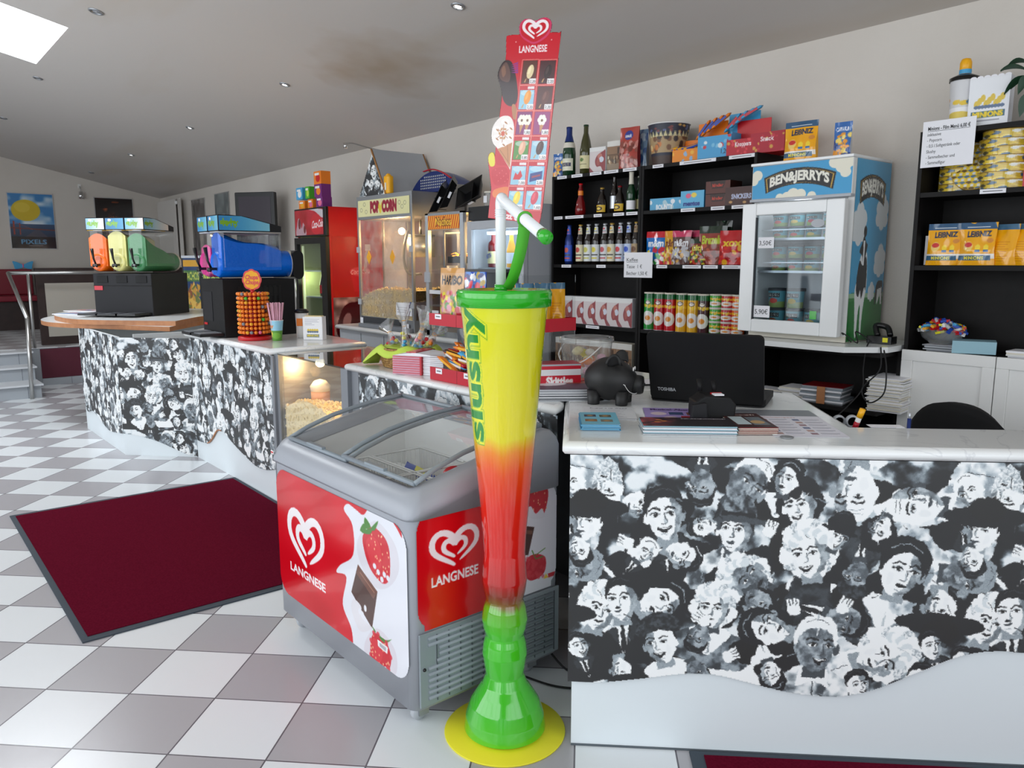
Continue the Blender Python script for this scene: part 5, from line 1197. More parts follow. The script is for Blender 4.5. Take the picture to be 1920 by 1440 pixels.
# ------------------------------------------------------------------ lollipop tower
LP = Vector((-4.93, 1.97, .941))
t = thing('lollipop_tower', 'round lollipop stand with a yellow flower sign', 'lollipop stand', LP, R(44))
B().lathe([(.001, 0), (.104, 0), (.104, .02), (.098, .024), (.001, .024)], 'red', 32).build('base', t)
B().cyl(0, 0, .024, .03, .27, 'red', 12).cyl(0, 0, .295, .012, .03, 'red', 10).build('column', t)
for k in range(10): B().cyl(0, 0, .038 + k * .0272, .078, .003, 'red', 24).build('ring', t)
fl = []
for i in range(72): a = 2 * math.pi * i / 72; r = .058 + .007 * abs(math.cos(4 * a)) ** .6; fl.append((r * math.cos(a), .385 + r * 1.08 * math.sin(a)))
B().prism(fl, -.004, .004, 'red', 'y').build('sign', t)
b = B(); b.sheet([(x * .84, .385 + (z - .385) * .84) for x, z in fl], -.0046, 'nacho'); b.text('Chupa', 0, .39, .026, 'red', -.0052, .088, .04, center=True, shear=.1); b.text('Chups', 0, .358, .026, 'red', -.0052, .088, .04, center=True, shear=.1); b.build('sign_face', t)
LOLLI = {}
def lolli_mesh(m, m2):
    b = B(); b.ball(0, 0, 0, .0122, m, 8, .95).cyl(0, 0, -.0012, .0108, .0024, m2, 8); b.tube([(0, 0, 0), (-.024, 0, 0)], .0016, 'white', 4)
    return b
protos = []
for nm, m1, m2 in (('orange', 'orange', 'red'), ('yellow', 'nacho', 'lime'), ('green', 'ribbon_green', 'yellow'), ('brown', 'choc', 'orange'), ('silver', 'mid_grey', 'silver'), ('pink', 'pink', 'orange')):
    o = lolli_mesh(m1, m2).build('lollipop'); protos.append((nm, o))
rl = random.Random(9); rows_txt = ['top row', 'second row from the top', 'third row from the top', 'fourth row from the top', 'fifth row from the top', 'fifth row from the bottom', 'fourth row from the bottom', 'third row from the bottom', 'second row from the bottom', 'bottom row']
used = set()
for k in range(10):
    for i in range(22):
        a = 2 * math.pi * i / 22; q = rl.random(); j = 0 if q < .8 else rl.choice([1, 1, 2, 3, 4, 5])
        nm, pr = protos[j]
        o = pr if pr.name not in used else pr.copy()
        if pr.name in used: col.objects.link(o)
        used.add(pr.name)
        o.location = LP + Vector((.092 * math.cos(a), .092 * math.sin(a), .052 + (9 - k) * .0272)); o.rotation_euler = (0, 0, a)
        tag(o, '%s wrapped lollipop in the %s of the lollipop tower' % (nm, rows_txt[k]), 'lollipop', '%s lollipops in the %s' % (nm, rows_txt[k]))
# cup with paper straws
t = thing('straw_cup', 'light blue and green paper cup full of pink striped straws beside the lollipop tower', 'cup', (-4.775, 2.055, .941), R(44))
c = Canvas(48, 40, (150, 205, 228), 2); c.rect(0, 20, 48, 40, (90, 150, 50)); c.ell(24, 27, 9, 8, (236, 206, 90)); c.ell(10, 30, 7, 6, (120, 180, 60)); c.ell(38, 30, 7, 6, (120, 180, 60)); c.text('Slushy', 24, 14, 6, (226, 120, 40), 22, .05, center=True)
printed('cup_body', t, c, wrapped(.029, 0, .13, 0, 360, .042), 'print', smooth=True)
B().tube([(.042 * math.cos(a), .042 * math.sin(a), .13) for a in np.linspace(0, 6.283, 21)[:-1]], .002, 'white', 5, True).cyl(0, 0, 0, .029, .003, 'white', 20).build('rim', t)
base_st = B().tube([(0, 0, .01), (0, 0, .24)], .0032, 'tube_pink', 6).build('drinking_straw')
for k in range(24):
    o = base_st if k == 0 else base_st.copy()
    if k: col.objects.link(o)
    a = 2.4 * k; r0 = .022 * math.sqrt(k / 24); tl = .16 * math.sqrt(k / 24)
    o.location = t.location + Vector((r0 * math.cos(a), r0 * math.sin(a), .004)); o.rotation_euler = (-tl * math.sin(a), tl * math.cos(a), 0)
    tag(o, 'pink striped paper straw standing in the light blue cup', 'straw', 'pink straws in the cup')
# popcorn box, cup and plain yellow figures' stand-ins
t = thing('popcorn_box', 'white printed popcorn box with a blue and yellow band next to the straw cup', 'box', (-4.70, 2.2, .941), R(44))
B().box(0, .13, 0, .07, 0, .15, 'paper').build('carton', t)
c = Canvas(60, 66, (238, 238, 240), 2); 
for k in range(5): c.rect(6, 6 + k * 4, 6 + [46, 40, 44, 22, 30][k], 7 + k * 4, (150, 150, 170))
for k in range(5): c.ell(16 + k * 7, 40, 4, 6, (226, 196, 70)); c.ell(16 + k * 7, 43, 4, 3, (90, 110, 140))
c.rect(10, 50, 50, 59, (90, 120, 140)); c.text('MINIONS', 30, 57, 6, (236, 206, 60), 36, .04, center=True)
printed('front_print', t, c, flat(.002, .128, .002, .148, -.0015), 'print')
B().box(.01, .12, .01, .06, .145, .155, 'popcorn').build('popcorn', t)['kind'] = 'stuff'
t = thing('drink_cup', 'white printed drink cup with black lid behind the popcorn box', 'cup', (-4.86, 2.27, .941), R(44))
B().lathe([(.036, 0), (.044, .17)], 'white', 24).build('cup_body', t); B().lathe([(.047, .165), (.048, .18), (.03, .19), (.001, .191)], 'black', 24).build('lid', t)
B().box(-.02, .02, -.0465, -.044, .08, .13, 'orange').build('print', t)

# small items on the rounded top
for k, (p, c_, lab) in enumerate((((150, 589), (150, 170, 200), 'stack of pale blue flyers left of the three tank slush machine'), ((168, 583), (200, 190, 190), 'pinkish flyer lying behind the pale blue flyers'))):
    q = at_z(p[0], p[1], .972); c = Canvas(20, 14, c_, 1)
    for j in range(8): c.ell(rl.uniform(2, 18), rl.uniform(2, 12), 3, 2, rl.choice([(240, 240, 240), (60, 90, 130), (190, 120, 110), (120, 140, 180)]))
    t = thing('flyer_stack', lab, 'flyers', q, R(30)); B().box(-.2, .2, -.12, .12, 0, .006, 'paper').build('sheets', t)
    printed('cover', t, c, flatz((-.19, -.11), (.38, 0), (0, .22), .0065), 'print')
# ------------------------------------------------------------------ back counter with the machines
t = thing('back_counter', 'grey back counter with white rounded worktop edge under the popcorn machine', 'counter', (-6.66, 3.44, 0))
B().box(0, 1.95, .05, .6, 0, .82, 'light_grey').build('cabinet', t)
bb = B()
for k in range(1, 5): bb.box(k * .4, k * .4 + .004, .047, .05, .02, .8, 'slot_dark')
bb.build('door_gaps', t)
bullnose(B(), [(0, 0), (1.955, 0), (1.955, .61), (0, .61)], .82, .86, 'gloss_white').build('worktop', t)

# refrigerator with cola front
t = thing('drinks_refrigerator', 'tall red and black drinks refrigerator with a glassy red header', 'refrigerator', (-7.44, 3.44, 0))
Wc, Hc = .67, 1.955
b = B(); b.box(0, Wc, .03, .6, 0, .08, 'black'); b.box(0, .03, .03, .6, .08, Hc, 'coke_red'); b.box(Wc - .03, Wc, .03, .6, .08, Hc, 'coke_red'); b.box(.03, Wc - .03, .57, .6, .08, Hc, 'fridge_in_yellow'); b.box(.03, Wc - .03, .03, .57, Hc - .26, Hc, 'black'); b.box(.03, Wc - .03, .03, .57, .08, .12, 'fridge_in_yellow')
b.box(.03, .036, .04, .57, .12, Hc - .26, 'fridge_in_yellow'); b.box(Wc - .036, Wc - .03, .04, .57, .12, Hc - .26, 'fridge_in_yellow'); b.build('cabinet', t)
b = B(); b.box(0, Wc, 0, .03, Hc - .27, Hc, 'black'); b.build('header_frame', t, .004)
c = Canvas(110, 44, (172, 14, 34), 2); c.fn(lambda X, Y, a: a + (vnoise(X / 14, Y / 12, 3)[..., None] - .5) * 40)
c.poly(sp2([(58, 0), (80, 4), (108, 16), (110, 2)], 6, True), (196, 190, 196)); c.poly(sp2([(5, 44), (8, 26), (14, 14), (22, 18), (26, 32), (34, 22), (44, 44)], 5, True), (184, 150, 160)); c.ell(18, 24, 5, 9, (110, 20, 30)); c.ell(38, 34, 4, 7, (110, 20, 30)); c.ell(84, 26, 22, 18, (196, 20, 40))
c.text('Coca-Cola', 66, 33, 12, (238, 226, 228), 42, .03, ang=-.06, shear=.35)
printed('header_print', t, c, flat(.015, Wc - .05, Hc - .255, Hc - .015, -.002), 'print_gloss')
b = B(); b.box(.0, .05, -.01, .028, .1, Hc - .28, 'black'); b.box(Wc - .11, Wc, -.01, .028, .1, Hc - .28, 'black'); b.box(.05, Wc - .11, -.01, .028, Hc - .34, Hc - .28, 'black'); b.box(.05, Wc - .11, -.01, .028, .1, .2, 'black'); d_ = b.build('door', t)
B().box(.05, Wc - .11, .006, .012, .2, Hc - .34, 'fridge_door_glass').build('glass', d_); B().tube([(.03, -.03, .9), (.03, -.03, 1.3)], .008, 'steel').build('handle', d_)
for z in (1.345, 1.09, .6): B().box(.04, Wc - .04, .06, .56, z, z + .012, 'silver').build('shelf', t)
for x in (.06,): B().tube([(x, .05, .2), (x, .05, 1.6)], .012, 'tube_yellow', 8).build('light_tube', t)
l = bpy.data.lights.new('fridge_light', 'POINT'); l.energy = 2.2; l.color = (.9, 1, .55); l.shadow_soft_size = .1; o = bpy.data.objects.new('fridge_light', l); col.objects.link(o); o.location = (-7.3, 3.53, 1.3)
# side print of the refrigerator (glass of cola with ice, generic)
c = Canvas(60, 110, (170, 6, 16), 2)
c.fn(lambda X, Y, a: np.where((Y > 66)[..., None], np.array((150, 110, 110)) * .6 + vnoise(X / 5, Y / 6, 9)[..., None] * np.array((120, 110, 112)), a))
c.poly(sp2([(6, 110), (8, 84), (20, 72), (44, 74), (54, 88), (56, 110)], 5, True), (66, 8, 16)); c.ell(16, 92, 5, 9, (150, 110, 116), .3); c.rect(14, 100, 50, 110, (170, 20, 40))
c.poly([(22, 38), (26, 60), (44, 60), (46, 38)], (184, 14, 30)); c.ell(34, 38, 13, 5, (200, 60, 70)); c.text('Coca-Cola', 22, 41, 5, (230, 200, 205), 24, ang=-.05, shear=.3); c.line([(40, 38), (44, 12)], 4, (190, 150, 156)); c.rect(41, 8, 48, 15, (210, 190, 194))
printed('side_print', t, c, lambda U, V: (Wc + .0015 + 0 * U, .05 + .52 * U, .72 + .96 * V), 'print_gloss')
def pbottle(name, label, loc, h=.24, r=.032, m='cola', capm='red', lab='red', group=None, neck=.45, rz=0):
    t = thing(name, label, 'bottle', loc, rz, group)
    B().lathe([(.001, 0), (r, .004), (r, h * neck), (r * .92, h * (neck + .08)), (r * .45, h * .78), (r * .38, h * .93), (r * .38, h * .95)], m, 16, cap=False).build('glass_body', t)
    B().cyl(0, 0, h * .94, r * .45, h * .06, capm, 12).build('cap', t)
    if lab: B().lathe([(r * 1.02, h * .12), (r * 1.02, h * (neck - .02))], lab, 16, cap=False).build('label', t)
    return t
first = None
for k, (x, z) in enumerate([(x, 1.103) for x in (.33, .4, .47, .54)] + [(x, .612) for x in (.2, .3, .4, .5)] + [(x, 1.358) for x in (.36, .46)]):
    lab = '%s bottle behind the glass of the cola refrigerator' % (['red labelled', 'yellow labelled', 'blue labelled'][0 if z > .9 and z < 1.2 else (1 if z < .9 else 2)])
    gl = 'bottles in the cola refrigerator, %s' % ('middle shelf' if .9 < z < 1.2 else 'lower shelf' if z < .9 else 'upper shelf')
    if z > 1.2: pbottle('drink_bottle', 'blue labelled bottle on the upper shelf of the cola refrigerator', Vector((-7.44 + x, 3.6, z)), .15, .035, 'sky_blue', 'white', 'blue', gl)
    elif z > .9: pbottle('cola_bottle', 'red labelled cola bottle on the middle shelf of the cola refrigerator', Vector((-7.44 + x, 3.56, z)), .26, .034, 'cola', 'red', 'red', gl)
    else: pbottle('drink_bottle', 'yellow bottle on the lower shelf of the cola refrigerator', Vector((-7.44 + x, 3.56, z)), .26, .034, 'nacho', 'blue', 'sky_blue', gl)
# tetra packs on top
for k, (px, z, wd, hh, m1, m2, lab) in enumerate(((566, 0, .13, .085, 'orange', 'nacho', 'orange yellow sweets box lowest left on the cola refrigerator'), (582, 0, .11, .09, 'orange', 'pink', 'orange pink sweets box in the bottom row on the cola refrigerator'), (599, 0, .13, .1, 'purple', 'pink', 'purple sweets box lowest right on the cola refrigerator'),
        (562, .1, .14, .115, 'sky_blue', 'white', 'light blue sweets box, upper left on the cola refrigerator'), (577, .1, .09, .115, 'ribbon_green', 'lime', 'green sweets box in the upper row on the cola refrigerator'), (597, .101, .15, .12, 'purple', 'orange', 'purple sweets box under the topmost orange box'), (597, .222, .15, .12, 'orange', 'red', 'orange red sweets box, topmost on the cola refrigerator'))):
    p = at_y(px, 386, 3.5); t = thing('sweets_box', lab, 'box', (p.x, 3.5, Hc + z + .001), 0)
    B().box(-wd / 2, wd / 2, 0, .1, 0, hh, m1).build('carton', t)
    b = B(); b.sheet(ell(.01, hh * .45, wd * .3, hh * .3, 12), -.001, m2); b.sheet(rrect(-wd * .35, wd * .25, hh * .68, hh * .86, .004, 2), -.0015, 'white'); b.build('print', t)

# popcorn machine
PX0, PX1, PY0, PZ0, PZ1 = -6.285, -5.39, 3.5, .862, 2.007
t = thing('popcorn_machine', 'large lit steel popcorn machine with a yellow POP CORN sign', 'popcorn machine', (PX0, PY0, PZ0)); Wp = PX1 - PX0; Hp = PZ1 - PZ0; Dp = .53
b = B(); b.box(0, Wp, 0, Dp, 0, .1, 'brushed'); b.box(.02, Wp - .02, -.03, 0, .0, .035, 'mid_grey'); b.box(.05, Wp - .2, -.012, 0, .045, .095, 'dark_grey'); b.build('base_drawer', t, .003)
b = B(); b.box(0, Wp, 0, Dp, Hp - .2, Hp, 'brushed')
for k in range(4): b.box(Wp, Wp + .002, .22, .34, Hp - .05 - k * .03, Hp - .045 - k * .03, 'black')
b.build('hood', t, .003)
for x_, y_ in ((0, 0), (Wp - .022, 0), (0, Dp - .022), (Wp - .022, Dp - .022)): B().box(x_, x_ + .022, y_, y_ + .022, .1, Hp - .2, 'brushed').build('corner_post', t)
b = B(); b.box(.022, Wp - .022, Dp - .012, Dp - .006, .1, Hp - .2, 'brushed'); b.build('back_wall', t)
c = Canvas(120, 24, (226, 222, 168), 3); c.text('POP', 30, 18, 14, (150, 20, 50), 22, .09); c.text('CORN', 58, 18, 14, (150, 20, 50), 34, .09)
c.poly(sp2([(53, 20), (50, 12), (52, 5), (55, 10), (58, 4), (58, 12), (56, 20)], 4, True), (222, 200, 60))
for x, y in ((8, 14), (16, 6), (20, 17), (98, 8), (104, 14), (110, 9)): c.ell(x, y, 3, 3, (150, 150, 110)); c.ell(x, y, 2.2, 2.2, (226, 222, 176))
printed('sign', t, c, flat(.03, Wp - .03, Hp - .175, Hp - .035, -.003), 'print')
b = B()
for s_ in (0, 1):
    x0, x1 = (.024, Wp / 2 - .002) if s_ == 0 else (Wp / 2 + .002, Wp - .024); d_ = B().box(x0, x1, .003, .008, .105, Hp - .205, 'glass_greasy').build('glass_door', t)
    xs_ = x0 if s_ == 0 else x1 - .0
    for z in (.2, .66): B().box(xs_ - .035 if s_ == 0 else xs_ - .02, xs_ + .02 if s_ == 0 else xs_ + .035, -.008, .002, z, z + .05, 'light_grey').build('hinge', d_)
    xx = .19 if s_ == 0 else .58
    B().prism([(xx - .04, .62), (xx, .56), (xx + .04, .62), (xx, .68)], -.001, .0015, 'nacho', 'y').build('warning_sticker', d_)
B().box(Wp - .27, Wp - .03, -.002, .0025, .135, .24, 'paper').box(Wp - .25, Wp - .12, -.003, -.002, .16, .163, 'ink').box(Wp - .25, Wp - .1, -.003, -.002, .18, .183, 'grey_ink').box(Wp - .25, Wp - .1, -.003, -.002, .2, .203, 'grey_ink').box(Wp - .07, Wp - .05, -.003, -.002, .2, .23, 'ink').build('notice', t)
B().box(.03, .08, -.0145, -.0125, .03, .085, 'paper').build('label', t); B().box(Wp - .11, Wp - .06, -.0145, -.0125, .0, .07, 'paper').build('label', t)
B().cyl(.56, .3, .62, .12, .18, 'silver', 24).cyl(.56, .3, .80, .125, .012, 'brushed', 24).tube([(.56, .3, .81), (.56, .3, .94)], .012, 'steel').build('kettle', t)
B().tube(spline([(.58, .16, .84), (.58, .12, .7), (.58, .12, .56), (.64, .13, .48), (.72, .2, .48)], 5), .012, 'mid_grey').build('cable', t)
B().ball(.5, .15, .84, .03, 'bulb', 12).build('lamp', t)
l = bpy.data.lights.new('popcorn_lamp', 'POINT'); l.energy = 14; l.color = (1, .62, .28); l.shadow_soft_size = .04; o = bpy.data.objects.new('popcorn_lamp', l); col.objects.link(o); o.location = (PX0 + .48, PY0 + .1, PZ0 + .8)
heap('popcorn', t, .024, Wp - .024, .012, Dp - .02, .1, .2, 'popcorn', 800, .014, .75, 'popcorn', 3)

# things on top of the popcorn machine
zt_ = PZ1 + .001
t = thing('collage_gable_box', 'house shaped box with collage gable and grey roof on top of the popcorn machine', 'box', (PX0 + .02, PY0 + .02, zt_), 0)
gw, gh, gd = .47, .375, .5
B().prism([(0, 0), (gw, 0), (gw * .55, gh)], 0, gd, 'light_grey', 'y').build('body', t)
img = collage_strip(0, gw, gh, 0, .006, gh); printed('collage_gable', t, img, flat(0, gw, 0, gh, -.002), 'print', keep=lambda U, V: (V < U / .55 * 1.0) & (V < (1 - U) / .45))
s1_ = Vector((gw, gh * 0)); 
B().add([(gw * .55, -.012, gh + .008), (gw + .012, -.012, 0), (gw + .012, gd, 0), (gw * .55, gd, gh + .008)], [(0, 1, 2, 3)], 'light_grey').build('roof', t, solid=.014)
B().tube([(gw * .55, -.02, gh + .01), (gw + .012, -.02, 0)], .008, 'board_wood', 6).tube([(gw * .55, gd + .01, gh + .01), (gw + .012, gd + .01, 0)], .008, 'board_wood', 6).build('roof_edge', t)
B().tube(spline([(-.52, .16, .53), (-.38, .16, .52), (-.15, .18, .46), (gw * .5, .2, gh)], 6), .006, 'steel', 6).cyl(-.52, .16, .49, .02, .05, 'chrome', 12).build('clip_lamp', t)
t = thing('yellow_bottle', 'yellow plastic bottle beside the gable box on the popcorn machine', 'bottle', (PX0 + .50, PY0 + .03, zt_))
B().rbox(-.045, .045, -.03, .03, 0, .145, 'pack_yellow', .025, 4).build('bottle_body', t, .008); B().cyl(0, 0, .145, .03, .02, 'pack_yellow', 16, .012).box(-.012, .012, -.0325, -.0305, .03, .09, 'offwhite').build('bottle_neck', t)
t = thing('shopping_basket', 'blue mesh shopping basket turned over behind the yellow bottle', 'basket', (PX0 + .56, PY0 + .2, zt_))
b = B()
sf = lambda u, v: (.02 + .62 * u, .02 + .26 * v, .165 * math.sin(math.pi * min(max(u, .02), .98)) ** .5 * (1 - .5 * v ** 3))
b.surf(sf, 14, 6, 'foil_blue'); b.surf(lambda u, v: (sf(u, 0)[0], .018, sf(u, 0)[2] * v), 14, 5, 'foil_blue')
b.build('basket_shell', t)
b = B()
for i in range(14):
    for j in range(5):
        u = .2 + .6 * i / 14; z = .03 + j * .022
        if z < sf(u, 0)[2] - .02: b.box(.02 + .62 * u, .02 + .62 * u + .014, .0145, .0165, z, z + .012, 'light_grey')
b.build('mesh_holes', t)
B().tube(spline([(.22, .0, .17), (.36, -.01, .175), (.5, -.01, .14), (.6, .0, .09)], 6), .014, 'rack_red', 8, flat=.4).build('red_handle', t)

# nacho warmer
NX0, NX1, NY0, NZ1 = -5.205, -4.705, 3.5, 1.815
t = thing('nacho_warmer', 'lit glass nacho warmer with orange striped Nachos header', 'display case', (NX0, NY0, .862)); Wn = NX1 - NX0; Hn = NZ1 - .862; Dn = .34
b = B()
for x in (0, Wn - .04):
    b.box(x, x + .04, 0, .03, 0, Hn, 'silver'); b.box(x, x + .03, Dn - .03, Dn, 0, Hn, 'brushed')
b.box(0, Wn, 0, Dn, Hn - .012, Hn, 'brushed'); b.box(0, Wn, 0, Dn, 0, .04, 'brushed'); b.box(.03, Wn - .03, Dn - .01, Dn, .04, Hn, 'brushed'); b.box(.04, Wn - .04, .0, .02, Hn - .13, Hn - .012, 'brushed'); b.build('frame', t)
c = Canvas(90, 26, (214, 70, 20), 2)
for k in range(18): c.poly([(k * 6 - 8, 26), (k * 6 - 5, 26), (k * 6 + 2, 0), (k * 6 - 1, 0)], (244, 190, 60))
c.text('Nachos', 45, 19, 14, (130, 60, 20), 44, .1, center=True); c.text('Nachos', 45, 19, 14, (250, 200, 60), 44, .02, center=True)
printed('header_sign', t, c, flat(.042, Wn - .042, Hn - .125, Hn - .02, -.002), 'print')
for s_ in (0, 1):
    x0, x1 = (.04, Wn / 2 - .002) if s_ == 0 else (Wn / 2 + .002, Wn - .04)
    d_ = B().box(x0, x1, .004, .009, .04, Hn - .135, 'glass').box(x1 - .006 if s_ == 0 else x0, x1 if s_ == 0 else x0 + .006, .002, .011, .04, Hn - .135, 'mid_grey').build('glass_door', t)
    B().box(-.01 if s_ == 0 else Wn - .1, .07 if s_ == 0 else Wn + .005, -.01, .0, .42, .5, 'light_grey').build('hinge', d_)
B().box(.05, .2, -.003, .0, .33, .36, 'paper').build('notice', t); B().box(.08, .17, -.003, .0, .09, .2, 'paper').build('notice', t)
for k in range(3):
    z = .25 + k * .16; B().box(.23, Wn - .035, .05, .3, z, z + .05, 'black').build('nacho_tray', t)
    bb = B(); rr = random.Random(k)
    for _ in range(46):
        x, y, zz, a = rr.uniform(.25, Wn - .06), rr.uniform(.06, .27), z + .05 + rr.uniform(0, .025), rr.uniform(0, 6.3)
        bb.add([(x + .02 * math.cos(a), y + .02 * math.sin(a), zz + rr.uniform(-.008, .008)), (x + .02 * math.cos(a + 2.1), y + .02 * math.sin(a + 2.1), zz + .008), (x + .02 * math.cos(a + 4.2), y + .02 * math.sin(a + 4.2), zz + rr.uniform(-.008, .008)), (x, y, zz + .004)], [(0, 1, 3), (1, 2, 3), (2, 0, 3)], 'nacho')
    tag(bb.build('nachos', t), kind='stuff')
B().cyl(.13, .2, .35, .07, .2, 'silver', 20).build('cheese_pot', t)
B().box(.23, Wn - .05, .03, .06, Hn - .16, Hn - .15, 'tube_yellow').build('light_strip', t)
l = bpy.data.lights.new('nacho_light', 'POINT'); l.energy = 6; l.color = (1, .6, .2); l.shadow_soft_size = .04; o = bpy.data.objects.new('nacho_light', l); col.objects.link(o); o.location = (NX0 + .34, NY0 + .15, .862 + Hn - .2)
# black nacho trays on top
def nacho_tray(loc, rot, label):
    t = thing('nacho_tray', label, 'tray', loc, 0, 'empty black nacho trays'); t.rotation_euler = rot
    V = [(-.09, -.06, 0), (.09, -.06, 0), (.09, .06, 0), (-.09, .06, 0), (-.12, -.09, .05), (.12, -.09, .05), (.12, .09, .05), (-.12, .09, .05), (-.13, -.1, .05), (.13, -.1, .05), (.13, .1, .05), (-.13, .1, .05)]
    B().add(V, [(3, 2, 1, 0), (0, 1, 5, 4), (1, 2, 6, 5), (2, 3, 7, 6), (3, 0, 4, 7), (4, 5, 9, 8), (5, 6, 10, 9), (6, 7, 11, 10), (7, 4, 8, 11)], 'black').build('tray', t, solid=.003)
    B().box(.03, .035, -.08, .08, .0, .045, 'black').build('divider', t); B().box(-.02, .03, -.0885, -.0875, .012, .03, 'paper').build('sticker', t)
nacho_tray((-5.12, 3.62, NZ1 + .11), (.5, -1.0, .3), 'empty black nacho tray leaning leftmost on the nacho warmer')
nacho_tray((-4.97, 3.6, NZ1 + .14), (.6, -1.05, .35), 'empty black nacho tray leaning second from the left on the nacho warmer')
nacho_tray((-4.76, 3.64, NZ1 + .12), (1.05, -.35, .2), 'empty black nacho tray standing upright at the right on the nacho warmer')

# glass fronted drinks fridge
t = thing('drinks_fridge', 'lit grey drinks fridge with bottles behind the white straw', 'refrigerator', (-4.69, 3.54, 0)); Wf = .64; Hf = 1.84; Df = .5
b = B(); b.box(0, .03, .03, Df, 0, Hf, 'light_grey'); b.box(Wf - .03, Wf, .03, Df, 0, Hf, 'light_grey'); b.box(.03, Wf - .03, Df - .03, Df, .1, Hf, 'fridge_in'); b.box(.03, Wf - .03, .03, Df - .03, Hf - .12, Hf, 'light_grey'); b.box(.03, Wf - .03, .03, Df - .03, 0, .15, 'fridge_in'); b.build('cabinet', t)
B().box(0, Wf * .75, 0, .03, Hf - .1, Hf, 'black').box(Wf * .75, Wf, 0, .03, Hf - .1, Hf, 'dark_grey').build('header', t)
b = B(); b.box(0, .05, -.015, .025, .1, Hf - .105, 'light_grey'); b.box(Wf - .05, Wf, -.015, .025, .1, Hf - .105, 'light_grey'); b.box(.05, Wf - .05, -.015, .025, Hf - .165, Hf - .105, 'light_grey'); b.box(.05, Wf - .05, -.015, .025, .1, .16, 'light_grey'); d_ = b.build('door', t, .003)
B().box(.05, Wf - .05, 0, .005, .16, Hf - .165, 'fridge_door_glass').build('glass', d_)
B().box(.12, Wf - .12, .08, .2, Hf - .2, Hf - .18, 'tube_light').build('light_tube', t)
l = bpy.data.lights.new('fridge_light', 'POINT'); l.energy = 6; l.color = (.8, .9, 1); l.shadow_soft_size = .12; o = bpy.data.objects.new('fridge_light', l); col.objects.link(o); o.location = (-4.69 + Wf / 2, 3.68, Hf - .26)
b = B()
for z in (1.39, 1.06, .7): b.box(.04, Wf - .04, .06, Df - .04, z, z + .008, 'silver')
b.build('shelf', t)
B().box(.035, .12, .2, .45, 1.15, 1.3, 'fridge_in').build('air_duct', t)
t = pbottle('iced_tea_bottle', 'large dark iced tea bottle with yellow label on the fridge upper shelf', Vector((-4.69 + .125, 3.68, 1.399)), .26, .045, 'bottle_red', 'white', None, None, .62)
B().lathe([(.046, .03), (.046, .12)], 'cream', 20, cap=False).text('NESTEA', -.03, .065, .03, 'blue', -.0475, .06, .03, shear=.2, ang=.2).build('label', t)
pbottle('lemonade_bottle', 'amber bottle right of the iced tea bottle in the fridge', Vector((-4.69 + .33, 3.68, 1.399)), .25, .036, 'nacho', 'white', 'paper')
pbottle('water_bottle', 'clear water bottle with blue label, rightmost on the fridge upper shelf', Vector((-4.69 + .43, 3.68, 1.399)), .25, .036, 'tank', 'sky_blue', 'sky_blue')
for k in range(5): pbottle('cola_bottle', 'red capped cola bottle on the middle shelf of the grey drinks fridge', Vector((-4.69 + .17 + k * .085, 3.7, 1.069)), .24, .032, 'cola', 'red', 'red', 'cola bottles in the grey drinks fridge')
# vases and jar on the fridge roof, half hidden by the price board
t = thing('price_jar', 'clear jar with a white price tag on top of the drinks fridge', 'jar', (-4.58, 3.66, Hf + .001))
B().lathe([(.04, 0), (.045, .01), (.045, .1)], 'bucket_plastic', 20, cap=False).build('jar_body', t); B().cyl(0, 0, .1, .046, .012, 'offwhite', 20).build('lid', t); B().box(-.02, .02, -.048, -.046, .03, .08, 'paper').build('price_tag', t)
for k, px in enumerate((1030, )):
    p = at_y(px, 350, 3.5); t = thing('slush_tumbler', 'tall clear plastic tumbler with green lid right of the price board', 'cup', (-4.1, 3.72, Hf + .001))
    B().lathe([(.025, 0), (.028, .06), (.022, .12), (.03, .26)], 'bucket_plastic', 20, cap=False).build('tumbler_body', t); B().lathe([(.033, .26), (.033, .275), (.001, .28)], 'green', 20).build('lid', t)
    B().lathe([(.024, .005), (.026, .05), (.001, .05)], 'nacho', 16).build('yellow_drink', t)
# ------------------------------------------------------------------ product builders
def bag(name, label, loc, w_, h, d, cv, body='pack_yellow', rz=0, group=None, topc=None, cat='bag', lean=0, fold=.14, wr=.004):
    """filled foil bag standing up: fat at the bottom, flat sealed top"""
    t = thing(name, label, cat, loc, rz, group)
    if lean: t.rotation_euler = (lean, 0, rz)
    rr = random.Random(name + label)
    def half(v): return d / 2 * (1 - max(0, v - .35) / .65 * .93) * (.85 + .15 * min(1, v * 5))
    ph = rr.uniform(0, 6)
    fx = lambda u, v: (u - .5) * w_ * (1 - .05 * math.sin(math.pi * v))
    fy = lambda u, v: half(v) * (1 - abs(2 * u - 1) ** 3 * .55) + wr * math.sin(9 * u + ph) * math.sin(7 * v + ph)
    b = B(); b.surf(lambda u, v: (fx(1 - u, v), fy(1 - u, v), v * h), 8, 8, body)
    for s_ in (0, 1): b.surf(lambda u, v, s_=s_: (fx(s_, v), -fy(s_, v) + 2 * fy(s_, v) * (u if s_ else 1 - u), v * h), 2, 8, body)
    b.build('bag_body', t)
    U_ = np.vectorize(lambda u, v: fx(u, v)); Y_ = np.vectorize(lambda u, v: -fy(u, v))
    printed('printed_front', t, cv, lambda U, V: (U_(U, V), Y_(U, V), V * h), 'print_gloss', smooth=True)
    if topc: B().box(-w_ / 2 - .001, w_ / 2 + .001, -.008, .006, h * (1 - fold), h + .002, topc).build('folded_top', t)
    return t
